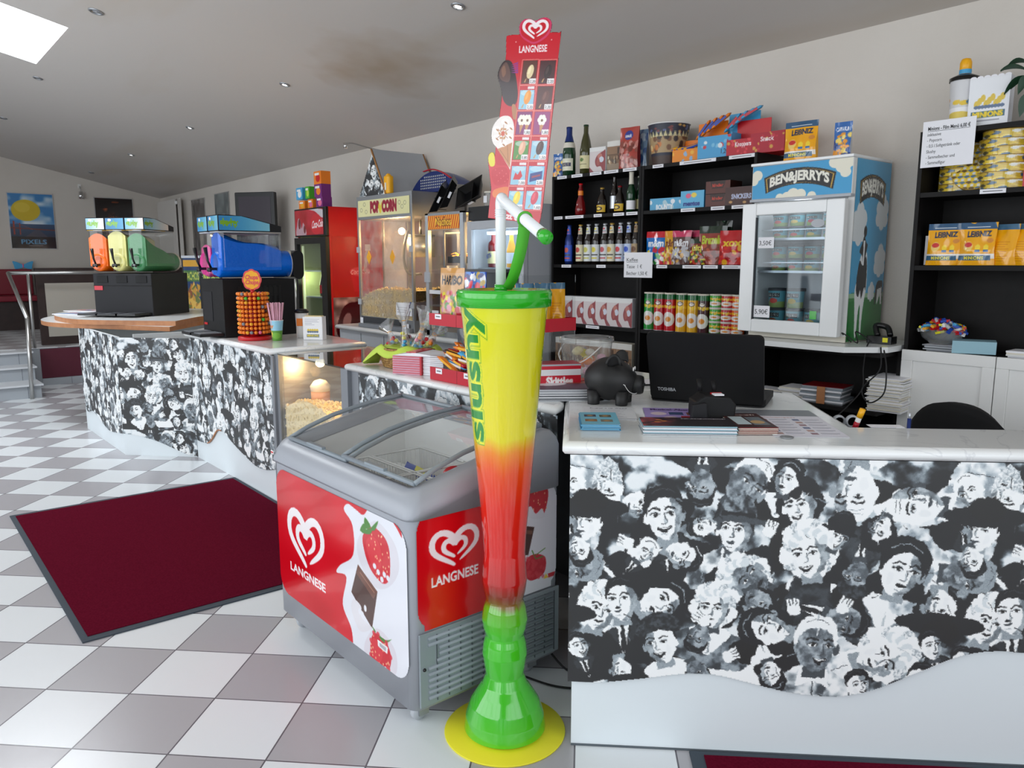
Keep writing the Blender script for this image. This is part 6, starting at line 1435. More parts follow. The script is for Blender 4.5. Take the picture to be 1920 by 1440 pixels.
def carton(name, label, loc, w_, h, d, cv, m='paper', rz=0, group=None, cat='box', side=None, lean=0):
    t = thing(name, label, cat, loc, rz, group)
    if lean: t.rotation_euler = (lean, 0, rz)
    B().box(-w_ / 2, w_ / 2, 0, d, 0, h, m).build('carton', t)
    if cv is not None: printed('front_print', t, cv, flat(-w_ / 2 + .001, w_ / 2 - .001, .001, h - .001, -.0015), 'print')
    if side is not None: printed('side_print', t, side, lambda U, V: (w_ / 2 + .0012 + 0 * U, .001 + (d - .002) * U, .001 + (h - .002) * V), 'print')
    return t
def speck(w_, h, bg, cols_, n, r, seed=1, txt=None, tc=(255, 255, 255), th=6, ty=None, tw=None, y0=0, y1=None):
    c = Canvas(w_, h, bg, 2); rr = random.Random(seed)
    for _ in range(n): c.ell(rr.uniform(0, w_), rr.uniform(y0, y1 or h), rr.uniform(.4, 1) * r, rr.uniform(.4, 1) * r, rr.choice(cols_), rr.uniform(0, 3))
    if txt: c.text(txt, w_ / 2, ty or h / 2, th, tc, tw or w_ * .8, .04, center=True)
    return c
def leibniz(n=1):
    c = Canvas(44, 52, (244, 172, 18), 2); c.rect(0, 0, 44, 8, (54, 92, 128)); c.rect(8, 5, 36, 6, (200, 210, 220))
    c.text('LEIBNIZ', 24, 17, 6.5, (34, 50, 90), 30, .04, center=True, ang=-.03); c.ell(12, 29, 6, 6, (246, 210, 120)); c.ell(12, 27, 5, 3, (214, 60, 60))
    for x in (24, 34): c.ell(x, 31, 3.2, 4.5, (250, 216, 60)); c.rect(x - 3, 33, x + 3, 36, (70, 110, 160))
    c.ell(38, 22, 4, 3, (214, 140, 60)); c.ell(36, 41, 3.5, 4, (206, 120, 50)); c.rect(0, 38, 44, 44, (236, 230, 220)); c.rect(0, 40, 40, 46, (60, 100, 130)); c.text('MINIONS', 20, 45, 4, (240, 220, 80), 24, .04, center=True)
    return c
LEI = leibniz().out()
def yellowside(): 
    c = Canvas(24, 52, (244, 172, 18), 2); c.rect(0, 0, 24, 7, (70, 110, 140))
    for k in range(9): c.rect(5, 22 + 3 * k, 18 - (k % 3) * 2, 22.6 + 3 * k, (200, 110, 20))
    return c.out()
def bottle2(name, label, loc, prof_, m, capm, labels, group=None, seg=16, cap=None, rz=0):
    t = thing(name, label, 'bottle', loc, rz, group)
    B().lathe(prof_, m, seg, cap=False).build('glass_body', t)
    r, z = prof_[-1]; c_ = cap or (r * 1.15, .012)
    B().lathe([(c_[0], z - c_[1] + .004), (c_[0] * .98, z + .003), (.001, z + .003)], capm, 12, cap=False).build('cap', t)
    for (z0, z1, mm) in labels:
        rr = lambda z: float(np.interp(z, [p[1] for p in prof_], [p[0] for p in prof_])) + .0012
        if isinstance(mm, str): B().lathe([(rr(z0), z0), (rr((z0 + z1) / 2), (z0 + z1) / 2), (rr(z1), z1)], mm, seg, cap=False).build('label', t)
        else: printed('label', t, mm, wrapped(rr(z0), z0, z1, 190, 350, rr(z1)), 'print', smooth=True)
    return t
BEER = [(.001, 0), (.031, .003), (.0315, .15), (.028, .175), (.016, .205), (.0135, .235), (.0135, .262)]
WINE = [(.001, 0), (.042, .004), (.043, .19), (.036, .215), (.018, .245), (.015, .27), (.015, .305)]
SEKT = [(.001, 0), (.044, .004), (.045, .15), (.038, .2), (.02, .25), (.018, .27), (.0185, .315)]
SMALL = [(.001, 0), (.034, .003), (.035, .06), (.024, .11), (.013, .13), (.0125, .165)]

# ------------------------------------------------------------------ black shelving
def shelf_unit(label, x0, x1, top, levels, loc_y=3.76, depth=.28, price=(), back=True, cat='shelf'):
    t = thing('shelving_unit', label, cat, (x0, loc_y, 0)); w_ = x1 - x0
    for x_ in (0, w_ - .018): B().box(x_, x_ + .018, 0, depth, 0, top, 'black_wood').build('side_panel', t)
    B().box(.018, w_ - .018, depth - .006, depth, 0, top, 'black_wood').build('back_panel', t)
    for z in levels: B().box(.018, w_ - .018, .002, depth - .006, z - .022, z - .001, 'black_wood').build('shelf', t)
    for x, z, wd in price:
        B().box(x - x0 - wd / 2, x - x0 + wd / 2, -.003, .0015, z - .022, z - .003, 'paper').box(x - x0 - wd * .38, x - x0 + wd * .38, -.0035, -.003, z - .0145, z - .0105, 'grey_ink').build('price_label', t)
    return t
Z1, Z2, Z3, Z4, Z5 = 2.02, 1.752, 1.425, 1.022, .70
px_ = lambda px, z, y=3.76: at_y(px, 381 + 0, y).x
shelf_unit('left black shelving unit holding beer bottles and printed boxes', -4.02, -3.222, 2.02, (Z1, Z2, Z3, Z4, Z5, .35, .06), price=[(at_y(a, b_, 3.76).x, z, w_) for a, b_, z, w_ in
    ((1054, 335, Z1, .09), (1082, 333, Z1, .1), (1117, 328, Z1, .1), (1146, 325, Z1, .12), (1181, 321, Z1, .11), (1047, 411, Z2, .08), (1077, 409, Z2, .17), (1121, 407, Z2, .07), (1160, 404, Z2, .09), (1185, 402, Z2, .09), (1062, 503, Z3, .09), (1127, 503, Z3, .08), (1111, 613, Z4, .12), (1105, 697, Z5, .1))])
shelf_unit('right black shelving unit with snack bags and crisp tubes beside the ice cream fridge', -3.218, -2.42, 2.02, (Z1, Z2, Z3, Z4, Z5, .35, .06), price=[(at_y(a, b_, 3.76).x, z, w_) for a, b_, z, w_ in
    ((1234, 314, Z1, .08), (1308, 303, Z1, .25), (1391, 293, Z1, .16), (1290, 395, Z2, .1), (1346, 391, Z2, .09), (1387, 388, Z2, .1), (1241, 503, Z3, .08), (1297, 503, Z3, .13), (1332, 503, Z3, .1), (1371, 503, Z3, .12), (1255, 625, Z4, .13))])
# sign between the units
t = thing('coffee_price_sign', 'white paper sign reading Kaffee with coffee prices on the shelf', 'sign', (at_y(1168, 500, 3.74).x, 3.752, at_y(1168, 520, 3.74).z))
sw = at_y(1221, 500, 3.74).x - at_y(1168, 500, 3.74).x; sh = .155
b = B(); b.box(0, sw, -.002, 0, 0, sh, 'paper')
for k, s_ in enumerate(('Kaffee', 'Tasse  1 €', 'Becher 1,50 €')): b.text(s_, .022, sh - .055 - k * .042, .021, 'ink', -.0026, sw * [.4, .55, .74][k])
b.box(.022, .022 + sw * .4, -.0026, -.0025, sh - .061, sh - .059, 'ink'); b.build('sign_sheet', t)

Y0 = 3.80
def X_(px, y=Y0, py=430): return at_y(px, py, y).x
# ---- top of the left unit
pouch = speck(16, 34, (60, 110, 180), [(240, 160, 60), (250, 220, 120), (40, 70, 140)], 26, 3, 3, 'CAPRI-SUN', (240, 240, 250), 4, 9, y0=12)
bag('drink_pouch', 'blue silver juice pouch leftmost on top of the left shelving unit', (X_(1047, Y0, 320), Y0, Z1), .085, .155, .035, pouch, 'silver', .1)
sek = Canvas(24, 20, (226, 224, 204), 2); sek.rect(3, 7, 21, 13, (70, 70, 100)); sek.text('SEKT', 12, 12, 4, (210, 200, 150), 14, center=True)
bottle2('sparkling_wine_bottle', 'green sparkling wine bottle with blue foil neck on the left shelving unit', (X_(1067, Y0, 320), Y0, Z1), SEKT, 'bottle_green', 'foil_blue', [(.03, .11, sek), (.22, .315, 'foil_blue'), (.18, .215, 'offwhite')])
wl = Canvas(22, 22, (214, 206, 160), 2); wl.ell(11, 7, 3, 3, (90, 120, 60)); wl.rect(4, 14, 18, 15, (120, 110, 80))
bottle2('wine_bottle', 'olive green wine bottle with cream label next to the sparkling wine', (X_(1098, Y0, 320), Y0, Z1), [(.001, 0), (.038, .004), (.04, .15), (.03, .21), (.016, .26), (.0155, .31)], 'bottle_olive', 'bottle_green', [(.03, .115, wl)])
def heartbox():
    c = Canvas(40, 44, (216, 206, 206), 2); c.rect(0, 0, 40, 7, (228, 228, 226)); c.poly(sp2([(40, 8), (34, 8), (20, 14), (14, 24), (18, 34), (28, 34), (34, 42), (40, 42)], 5, True), (150, 70, 74)); c.ell(26, 16, 6, 5, (190, 120, 110)); c.ell(30, 22, 6, 5, (210, 214, 226)); c.ell(22, 26, 4, 6, (170, 90, 84)); c.poly([(0, 34), (12, 44), (0, 44)], (150, 80, 86)); return c.out()
HB = heartbox()
def lastbox():
    c = Canvas(44, 50, (124, 96, 70), 2); c.rect(0, 0, 44, 9, (220, 218, 212)); c.rect(0, 9, 44, 22, (146, 112, 84)); c.rect(26, 11, 34, 30, (84, 60, 44)); c.rect(0, 22, 44, 24, (110, 82, 60)); c.rect(0, 38, 44, 50, (150, 130, 108)); rr = random.Random(1)
    for _ in range(22): c.ell(rr.uniform(2, 42), rr.uniform(27, 37), 2, 3, rr.choice([(206, 196, 170), (70, 50, 40), (170, 140, 110), (100, 84, 70)]))
    return c.out()
LB = lastbox()
carton('popcorn_box', 'white and brown red printed popcorn box on top of the left shelving unit', (X_(1120, Y0, 320), Y0, Z1), .13, .16, .1, HB, 'paper', .12)
carton('popcorn_box', 'brown printed popcorn box between the pale box and the red bag up on the shelf', (X_(1152, Y0, 320), Y0 + .01, Z1), .135, .185, .1, LB, 'offwhite', .12, side=LB[:, :14])
nb = speck(40, 60, (176, 70, 60), [(120, 60, 50), (196, 120, 110), (150, 80, 70), (206, 150, 140)], 60, 5, 4, y0=22); nb.ell(20, 12, 9, 7, (60, 70, 150)); nb.text('snack', 20, 15, 5, (240, 240, 240), 14, .04, center=True)
bag('snack_bag', 'tall red and pink snack bag on top of the left shelving unit', (X_(1180, Y0, 320), Y0, Z1), .14, .25, .08, nb, 'dark_red', .15)
bag('snack_bag', 'grey blue snack bag standing behind the tall red bag at the shelf corner', (X_(1200, Y0 + .07, 320), Y0 + .08, Z1), .10, .24, .06, speck(20, 40, (110, 140, 170), [(60, 90, 140), (170, 190, 206)], 20, 5, 5), 'frame_grey', .1)
# ---- top of the right unit
bk = Canvas(110, 56, (40, 44, 60), 2); rr = random.Random(6)
for _ in range(50): bk.ell(rr.uniform(0, 110), rr.uniform(2, 14), 1.6, 1.6, rr.choice([(200, 160, 90), (120, 60, 60), (90, 100, 140)]))
bk.rect(0, 18, 110, 40, (176, 150, 110))
for _ in range(60): bk.ell(rr.uniform(0, 110), rr.uniform(18, 40), 2.4, 4, rr.choice([(226, 206, 150), (120, 84, 60), (60, 50, 50), (200, 120, 60)]))
for k in range(26): bk.poly([(k * 4.3, 18), (k * 4.3 + 2, 10), (k * 4.3 + 4, 18)], (206, 196, 150))
bk.rect(0, 44, 110, 56, (70, 54, 48)); bk.rect(88, 0, 110, 40, (190, 50, 40))
t = thing('popcorn_bucket', 'large dark and gold printed popcorn bucket on top of the right shelving unit', 'bucket', (X_(1250, 3.86, 320), 3.87, Z1), R(30))
printed('bucket_body', t, bk, wrapped(.092, 0, .235, 150, 510, .125), 'print', smooth=True)
B().tube([(.126 * math.cos(a), .126 * math.sin(a), .236) for a in np.linspace(0, 6.283, 33)[:-1]], .004, 'white', 6, True).cyl(0, 0, 0, .092, .004, 'offwhite', 28).build('rolled_rim', t)
def bar(loc, rot, m1, m2, label, group, nm='chocolate_bar', L=.13):
    t = thing(nm, label, 'chocolate bar', loc, 0, group); t.rotation_euler = rot
    B().surf(lambda u, v: ((u - .5) * L, .018 * math.cos(2 * math.pi * v), .009 * math.sin(2 * math.pi * v) * (1 if .06 < u < .94 else .15)), 12, 10, m1).build('wrapper', t)
    B().box(-L * .3, L * .3, -.0185, -.0175, -.005, .005, m2).box(-L * .3, L * .3, -.008, .008, .0085, .0095, m2).build('print', t); return t
def display_box(name, label, px, w_, h, dh, m, cv, y=Y0, d=.12, rz=0.1):
    t = thing(name, label, 'display box', (X_(px, y, 300), y, Z1), rz)
    b = B(); b.box(-w_ / 2, w_ / 2, 0, .004, 0, h, m); b.box(-w_ / 2, w_ / 2, d - .004, d, 0, dh, m); b.box(-w_ / 2, -w_ / 2 + .004, .004, d - .004, 0, h * 1.1, m); b.box(w_ / 2 - .004, w_ / 2, .004, d - .004, 0, h * 1.1, m); b.box(-w_ / 2, w_ / 2, 0, d, 0, .004, m); b.build('open_carton', t)
    printed('front_print', t, cv, flat(-w_ / 2 + .001, w_ / 2 - .001, .001, h, -.0015), 'print'); return t
display_box('bar_display_box', 'small orange display box of bars next to the popcorn bucket', 1288, .2, .07, .135, 'orange', speck(50, 18, (236, 140, 30), [(240, 180, 60), (150, 180, 214)], 8, 4, 2), y=3.79)
for k in range(4): bar((X_(1288, 3.84, 300) + (k - 1.5) * .035, 3.83, Z1 + .065 + .008 * k), (.3, .5 - .25 * k, .3), 'nacho', 'blue', 'yellow wrapped bar sticking out of the small orange display box', 'bars in the orange display box')
display_box('bar_display_box', 'light blue bar box with an orange back panel and the price 1,20', 1338, .21, .12, .2, 'sky_blue', (lambda c: (c.text('1,20', 40, 27, 7, (30, 30, 40), 12), c)[1])(speck(56, 32, (74, 160, 210), [(120, 190, 224), (200, 60, 70), (220, 230, 236)], 10, 4, 3, y1=16)), y=3.78)
B().box(X_(1330, 3.86, 300) - .1, X_(1330, 3.86, 300) + .1, 3.885, 3.889, Z1 + .005, Z1 + .215, 'orange').build('display_back_card')
tag(bpy.data.objects['display_back_card'], 'orange card standing behind the light blue bar box', 'card')
for k in range(4): bar((X_(1335, 3.84, 300) + (k - 1.5) * .04, 3.83, Z1 + .17 + .012 * k), (.2, -.9 + .1 * k, .2), 'orange', 'blue', 'orange wrapped bar sticking up from the light blue bar box', 'orange bars in the light blue box')
display_box('bar_display_box', 'red bar box with the light blue back panel, third open box on the shelf', 1392, .2, .085, .2, 'red', speck(50, 22, (186, 20, 40), [(214, 150, 60), (220, 60, 70)], 12, 3, 4, 'Knoppers', (240, 230, 230), 6, 10, 24), y=3.79)
tag(B().box(X_(1385, 3.87, 300) - .11, X_(1385, 3.87, 300) + .09, 3.925, 3.929, Z1 + .005, Z1 + .25, 'sky_blue').build('display_back_card'), 'light blue card standing behind the red bar box', 'card')
for k in range(4): bar((X_(1388, 3.86, 300) + (k - 1.5) * .04, 3.86, Z1 + .19 + .014 * k), (.2, -.8 + .12 * k, .2), 'sky_blue', 'red', 'blue wrapped bar sticking up from the red bar box', 'blue bars in the red box')
carton('snack_box', 'closed red snack box at the right end of the shelving unit top', (X_(1437, 3.8, 300), 3.8, Z1), .2, .105, .18, speck(50, 28, (176, 20, 44), [(214, 160, 70), (200, 40, 60)], 14, 3, 5, 'Snack', (240, 230, 230), 6, 12, 20), 'red', .05)
# ---- second level
bottle2('liqueur_bottle', 'red bottle with orange neck band standing alone on the second shelf', (X_(1088), Y0, Z2), [(.001, 0), (.036, .003), (.037, .04), (.03, .085), (.017, .12), (.017, .17), (.012, .18), (.012, .205)], 'bottle_red', 'red', [(.13, .16, 'orange')])
gl = Canvas(18, 16, (214, 174, 40), 2); gl.ell(9, 8, 5, 5, (60, 40, 20)); gl.ell(9, 8, 3, 3, (230, 200, 90))
bottle2('liqueur_bottle', 'small dark bottle with gold label and gold cap on the second shelf', (X_(1128), Y0, Z2), SMALL, 'bottle_dark', 'foil_gold', [(.01, .055, gl)])
bottle2('liqueur_bottle', 'slim tall dark blue bottle with silver label on the second shelf', (X_(1145), Y0 + .03, Z2), [(.001, 0), (.028, .003), (.028, .13), (.016, .16), (.013, .2), (.013, .235)], 'bottle_dark', 'black', [(.03, .11, 'silver')])
bottle2('liqueur_bottle', 'small dark bottle with red cap and gold label on the second shelf', (X_(1161), Y0, Z2), SMALL, 'bottle_dark', 'dark_red', [(.01, .055, gl)])
bottle2('liqueur_bottle', 'green bottle with white neck foil near the right end of the second shelf', (X_(1182), Y0, Z2), [(.001, 0), (.028, .003), (.029, .13), (.016, .165), (.013, .19), (.014, .245)], 'bottle_green', 'offwhite', [(.015, .07, 'paper'), (.17, .24, 'offwhite')])
bottle2('liqueur_bottle', 'bottle with pale label partly hidden behind the shelf divider', (X_(1198, 3.84) - .018, 3.86, Z2), [(.001, 0), (.026, .003), (.027, .12), (.014, .16), (.013, .22)], 'bottle_green', 'offwhite', [(.02, .08, 'cream')])
carton('bar_box', 'flat blue and white bar box on the second shelf', (X_(1249), Y0, Z2), .25, .07, .14, (lambda c: (c.text('BOUNTY', 26, 17, 7, (236, 240, 244), 30, .05, center=True), c)[1])(speck(60, 18, (90, 170, 210), [(230, 236, 240), (180, 210, 220)], 10, 5, 2)), 'sky_blue', .06)
carton('bar_box', 'light blue sweets box next to the flat one on the second shelf', (X_(1296), Y0, Z2), .16, .10, .12, (lambda c: (c.text('mentos', 20, 24, 7, (30, 50, 130), 30, .05, center=True), c.ell(14, 8, 5, 4, (226, 100, 140)), c.ell(24, 7, 5, 4, (240, 210, 80)), c)[3])(Canvas(42, 28, (96, 180, 220), 2)), 'sky_blue', .06)
for k in range(2): carton('bar_box', ['brown chocolate bar box on the second shelf, lower of the stacked pair', 'brown chocolate bar box on the second shelf, upper of the stacked pair'][k], (X_(1343), Y0, Z2 + .072 * k), .16, .07, .12, (lambda c: (c.poly([(8, 0), (36, 0), (32, 12), (12, 12)], (50, 26, 20)), c.text('kinder', 22, 9, 5, (196, 60, 40), 20, .04, center=True), c)[2])(Canvas(44, 20, (92, 44, 34), 2)), 'choc', .04)
carton('bar_box', 'dark brown box with blue lettering on the second shelf', (X_(1385), Y0, Z2), .19, .10, .12, (lambda c: (c.text('SNICKERS', 28, 18, 7, (190, 200, 230), 34, .05, center=True), c.ell(10, 23, 3, 2, (196, 150, 90)), c.ell(34, 24, 3, 2, (196, 150, 90)), c)[3])(Canvas(52, 28, (70, 36, 30), 2)), 'choc', .04)
# ---- beers
def blabel(bg, c1, dark=(70, 70, 70)):
    c = Canvas(20, 26, bg, 2); c.ell(10, 8, 4, 4, c1); c.rect(3, 15, 17, 17, dark); c.rect(4, 20, 16, 22, c1); return c
for k, (px, m, capm, bg, c1, lab) in enumerate(((1068, 'foil_blue', 'foil_blue', (40, 80, 190), (200, 80, 60), 'blue wheat beer bottle, leftmost in the beer row'), (1089, 'bottle_dark', 'foil_gold', (222, 214, 180), (190, 60, 50), 'cream labelled wheat beer bottle, second in the beer row'),
        (1104, 'bottle_dark', 'silver', (220, 224, 222), (200, 196, 90), 'silver labelled beer bottle, third in the beer row'), (1119, 'bottle_dark', 'silver', (216, 220, 220), (214, 200, 60), 'silver and yellow labelled beer bottle, fourth in the beer row'), (1135, 'bottle_dark', 'silver', (216, 218, 222), (190, 80, 90), 'silver and pink labelled beer bottle, fifth in the beer row'),
        (1148, 'bottle_dark', 'foil_gold', (220, 216, 190), (210, 160, 50), 'pale gold labelled beer bottle, sixth in the beer row'), (1164, 'bottle_dark', 'silver', (206, 212, 224), (200, 50, 60), 'pale blue labelled beer bottle, seventh in the beer row'), (1180, 'bottle_dark', 'silver', (190, 206, 236), (40, 80, 190), 'blue labelled beer bottle, eighth in the beer row'), (1194, 'bottle_dark', 'foil_gold', (170, 146, 110), (110, 70, 40), 'brown labelled beer bottle, last before the shelf divider'))):
    bottle2('beer_bottle', lab, (X_(px), Y0, Z3), BEER, m, capm, [(.02, .13, blabel(bg, c1)), (.2, .245, blabel(bg, c1))], 'beer bottles on the third shelf')
# ---- snack bags
def snackbag(px, w_, h, bg, specks, txt, tc, lab, body, top=None, rz=.1, lean=0, y=Y0, name='sweets_bag', th=10, ty=22, n=34):
    c = speck(36, 48, bg, specks, n, 4.5, hash(lab) % 1000 if False else len(lab), txt, tc, th, ty, 28, y0=24)
    if top: c.rect(0, 0, 36, 9, top)
    return bag(name, lab, (X_(px, y), y, Z3), w_, h, .06, c, body, rz, lean=lean)
snackbag(1233, .15, .2, (20, 110, 190), [(200, 30, 60), (230, 210, 50), (60, 160, 60), (240, 240, 240)], 'm&m', (236, 236, 240), 'blue sweets bag with red top, leftmost on the shelf', 'sky_blue', (200, 24, 40))
snackbag(1260, .09, .2, (214, 160, 30), [(200, 60, 60), (236, 210, 60), (150, 100, 40)], 'm&m', (120, 60, 30), 'yellow sweets bag, second on the shelf', 'pack_yellow', (226, 150, 30))
snackbag(1280, .13, .2, (90, 60, 56), [(200, 150, 60), (236, 214, 70), (190, 190, 196)], 'm&m', (226, 226, 230), 'brown sweets bag with pink top band, third on the shelf', 'choc', (206, 60, 100))
snackbag(1305, .10, .2, (84, 50, 46), [(230, 200, 70), (190, 40, 60), (120, 70, 40)], 'm&m', (220, 200, 190), 'brown and yellow sweets bag, fourth on the shelf', 'choc', (190, 50, 90), y=3.84)
snackbag(1314, .12, .15, (120, 40, 34), [(206, 190, 60), (60, 90, 40), (190, 60, 40)], 'ültje', (214, 206, 80), 'dark nut snack bag leaning to the right in front of the brown bags', 'bottle_dark', (34, 50, 34), rz=.25)
snackbag(1338, .17, .22, (150, 60, 50), [(130, 60, 40), (190, 90, 60), (110, 50, 40)], 'Brezeln', (190, 206, 60), 'dark green and red pretzel snack bag with a crinkled top', 'bottle_green', (30, 50, 34), rz=.2, y=3.82)
snackbag(1358, .12, .25, (30, 44, 32), [(60, 80, 50), (20, 30, 22)], 'Chips', (120, 160, 80), 'tall dark green snack bag behind the red bag', 'bottle_green', (24, 34, 26), rz=-.1, y=3.88)
snackbag(1376, .16, .19, (196, 24, 30), [(214, 50, 40), (230, 170, 40), (160, 14, 24)], 'xox', (236, 200, 50), 'bright red snack bag on the third shelf', 'red', None, rz=.15)
snackbag(1397, .08, .17, (160, 20, 60), [(196, 40, 80), (120, 10, 40)], 'x', (220, 180, 190), 'crimson snack bag hidden beside the ice cream fridge', 'dark_red', None, rz=.1, y=3.83)
# ---- printed boxes
for k, px in enumerate((1066, 1089, 1110, 1133, 1155, 1178)):
    q = Z4; lab = ['first', 'second', 'third', 'fourth', 'fifth', 'sixth'][k]
    carton('popcorn_box', 'pale popcorn box with red brown figure print, %s from the left in its row' % lab, (X_(px), Y0 - .01, q), .115, .185, .09, HB, 'paper', .02, 'pale printed popcorn boxes')
for k, px in enumerate((1048, 1072, 1098, 1124, 1150, 1178)):
    carton('popcorn_box', 'brown room print popcorn box, %s from the left on the lowest visible shelf' % ['first', 'second', 'third', 'fourth', 'fifth', 'sixth'][k], (X_(px), Y0 - .01, Z5), .125, .215, .09, LB, 'offwhite', .02, 'brown printed popcorn boxes')
# ---- crisp tubes
def tube_art(bg, top, h=56):
    c = Canvas(30, h, bg, 2); c.rect(0, 0, 30, h * .13, top); c.ell(15, h * .24, 5, h * .06, (30, 24, 24)); c.ell(15, h * .24, 4, h * .045, (236, 226, 214)); c.rect(12, h * .225, 18, h * .235, (60, 30, 20))
    c.text('Pringles', 15, h * .37, 5, (246, 206, 50), 24, .05, center=True); c.ell(15, h * .68, 11, h * .2, (236, 232, 226)); c.ell(15, h * .68, 4.5, h * .07, (222, 140, 50)); c.rect(0, h * .93, 30, h, bg); return c
def crisp(name, lab, px, z, h, bg, top, group, art=None, y=Y0):
    t = thing(name, lab, 'crisp tube', (X_(px, y), y, z), R(15), group); printed('tube_label', t, art, wrapped(.037, .004, h - .008, 90, 450), 'print_gloss', smooth=True)
    B().cyl(0, 0, 0, .0378, .004, 'silver', 24).build('base', t); B().cyl(0, 0, h - .008, .0382, .009, 'offwhite', 24).build('lid', t); return t
def wrapart(c):  # repeat the picture so that its middle faces the front
    a = c.out(); return np.concatenate([a[:, 15:], a, a[:, :15]], 1) if False else np.roll(np.concatenate([a, a], 1), 15, 1)
for k, (px, bg, lab) in enumerate(((1223, (40, 150, 60), 'green tall crisp tube, leftmost in the row'), (1242, (190, 24, 40), 'red tall crisp tube, second in the row'), (1262, (196, 20, 36), 'red tall crisp tube, third in the row'), (1284, (226, 170, 30), 'yellow tall crisp tube, fourth in the row'), (1306, (230, 174, 32), 'yellow tall crisp tube, fifth in the row'), (1326, (70, 24, 36), 'dark maroon tall crisp tube, sixth in the row'))):
    crisp('crisp_tube', lab, px, Z4, .232, bg, (24, 100, 50), 'tall crisp tubes', wrapart(tube_art(bg, (24, 100, 50))))
for px, bg, nm in ((1349, (70, 170, 60), 'green'), (1371, (190, 30, 50), 'red'), (1392, (226, 96, 30), 'orange')):
    for j in range(3): crisp('small_crisp_tube', '%s small crisp tube, %s of its stack of three' % (nm, ['bottom', 'middle', 'top'][j]), px, Z4 + .0785 * j, .078, bg, bg, 'small stacked crisp tubes', wrapart(tube_art(bg, bg, 24)))
# ------------------------------------------------------------------ ice cream fridge on its shelf board
t = thing('low_shelving_unit', 'low black shelving unit under the ice cream fridge holding paper stacks', 'shelf', (-2.40, 3.6, 0))
B().box(0, .8, .43, .44, 0, 1.02, 'black_wood').build('back_panel', t)
for x_, y_ in ((0, 0), (.79, .16)): B().box(x_, x_ + .018, y_, .43, 0, 1.02, 'black_wood').build('side_panel', t)
for z in (1.02, .745, .4): B().box(.018, .782, .0, .43, z - .02, z, 'black_wood').build('shelf', t)
bd = [(-2.40, 3.5), (-1.72, 3.5), (-1.56, 3.66), (-1.56, 3.98), (-2.40, 3.98)]
tag(B().prism([(-2.40, 3.48), (-1.735, 3.48), (-1.60, 3.63), (-1.60, 4.02), (-2.40, 4.02)], 1.024, 1.05, 'gloss_white').build('shelf_board'), 'white shelf board carrying the ice cream display fridge', 'shelf board')
BX0, BX1, BY, BZ0, BZ1 = -2.352, -1.817, 3.62, 1.052, 1.925
t = thing('ice_cream_fridge', 'white countertop display fridge with curved lettering on its sky blue header and cow side print', 'refrigerator', (BX0, BY, BZ0)); Wb = BX1 - BX0; Hb = BZ1 - BZ0; Db = .39
b = B(); b.box(0, Wb, .03, Db, 0, .03, 'offwhite'); b.box(0, .03, .03, Db, .03, Hb, 'white'); b.box(Wb - .03, Wb, .03, Db, .03, Hb, 'white'); b.box(.03, Wb - .03, Db - .03, Db, .03, Hb, 'fridge_in'); b.box(.03, Wb - .03, .03, Db - .03, Hb - .16, Hb, 'white'); b.box(.03, Wb - .03, .03, Db - .03, .03, .05, 'fridge_in'); b.build('cabinet', t)
B().box(-.004, Wb + .004, -.012, Db, Hb, Hb + .014, 'gloss_white').box(0, Wb, 0, .03, Hb - .172, Hb, 'white').box(-.003, Wb + .003, -.012, .03, Hb - .18, Hb - .166, 'light_grey').build('header_box', t, .003)
def bj_logo(c, cx, cy, w_, fs=1.0):
    # curved black sign with gold line and white lettering
    def arc(k, dx, dy): return [(cx + (i / 12 - .5) * 2 * w_ * dx, cy + dy * 1 + (i / 12 - .5) ** 2 * w_ * .62) for i in range(13)]
    for s_, colr in ((1.0, (30, 28, 30)), (.95, (214, 170, 60)), (.92, (30, 28, 30))):
        hh = 10.5 * fs * (1.0 if s_ == 1 else (s_ - .1)); top = [(cx + (i / 14 - .5) * 2 * w_ * s_, cy - hh + (2 * i / 14 - 1) ** 2 * w_ * .2) for i in range(15)]; bot = [(cx + (i / 14 - .5) * 2 * w_ * s_ * .94, cy + hh + (2 * i / 14 - 1) ** 2 * w_ * .2) for i in range(15)][::-1]
        c.poly(top + bot, colr)
    c.text("BEN&JERRY'S", cx, cy + 5.2 * fs, 11.5 * fs, (240, 238, 226), w_ * 1.66, .05, center=True, arc=.2 / w_)
HC = (66, 160, 210)
c = Canvas(160, 50, HC, 2)
for x, y, r in ((8, 14, 9), (2, 22, 8), (134, 4, 10), (146, 10, 12), (156, 4, 10), (150, 20, 8), (60, 50, 9), (70, 46, 10), (82, 47, 9), (48, 50, 7), (100, 50, 7)): c.ell(x, y, r, r * .9, (236, 232, 214))
bj_logo(c, 78, 19, 58, 1.15)
printed('header_print', t, c, flat(.004, Wb - .002, Hb - .164, Hb - .002, -.0015), 'print')
d_ = None
b = B(); b.box(-.018, .062, -.05, -.008, .03, Hb - .19, 'gloss_white'); b.box(Wb - .095, Wb - .005, -.05, -.008, .03, Hb - .19, 'gloss_white'); b.box(.062, Wb - .095, -.05, -.008, Hb - .25, Hb - .19, 'gloss_white'); b.box(.062, Wb - .095, -.05, -.008, .03, .095, 'gloss_white'); d_ = b.build('door', t, .006, 3)
B().box(.062, Wb - .095, -.035, -.03, .095, Hb - .25, 'fridge_door_glass').box(.058, .066, -.047, -.03, .09, Hb - .26, 'dark_grey').build('glass', d_)
B().box(.075, .165, -.0365, -.0355, Hb - .415, Hb - .36, 'paper').text('3,50€', .082, Hb - .4, .022, 'ink', -.037, .07).build('price_tag', d_)
B().box(.068, .16, -.0365, -.0355, .105, .165, 'paper').text('5,90€', .075, .122, .024, 'ink', -.037, .075).build('price_tag', d_)
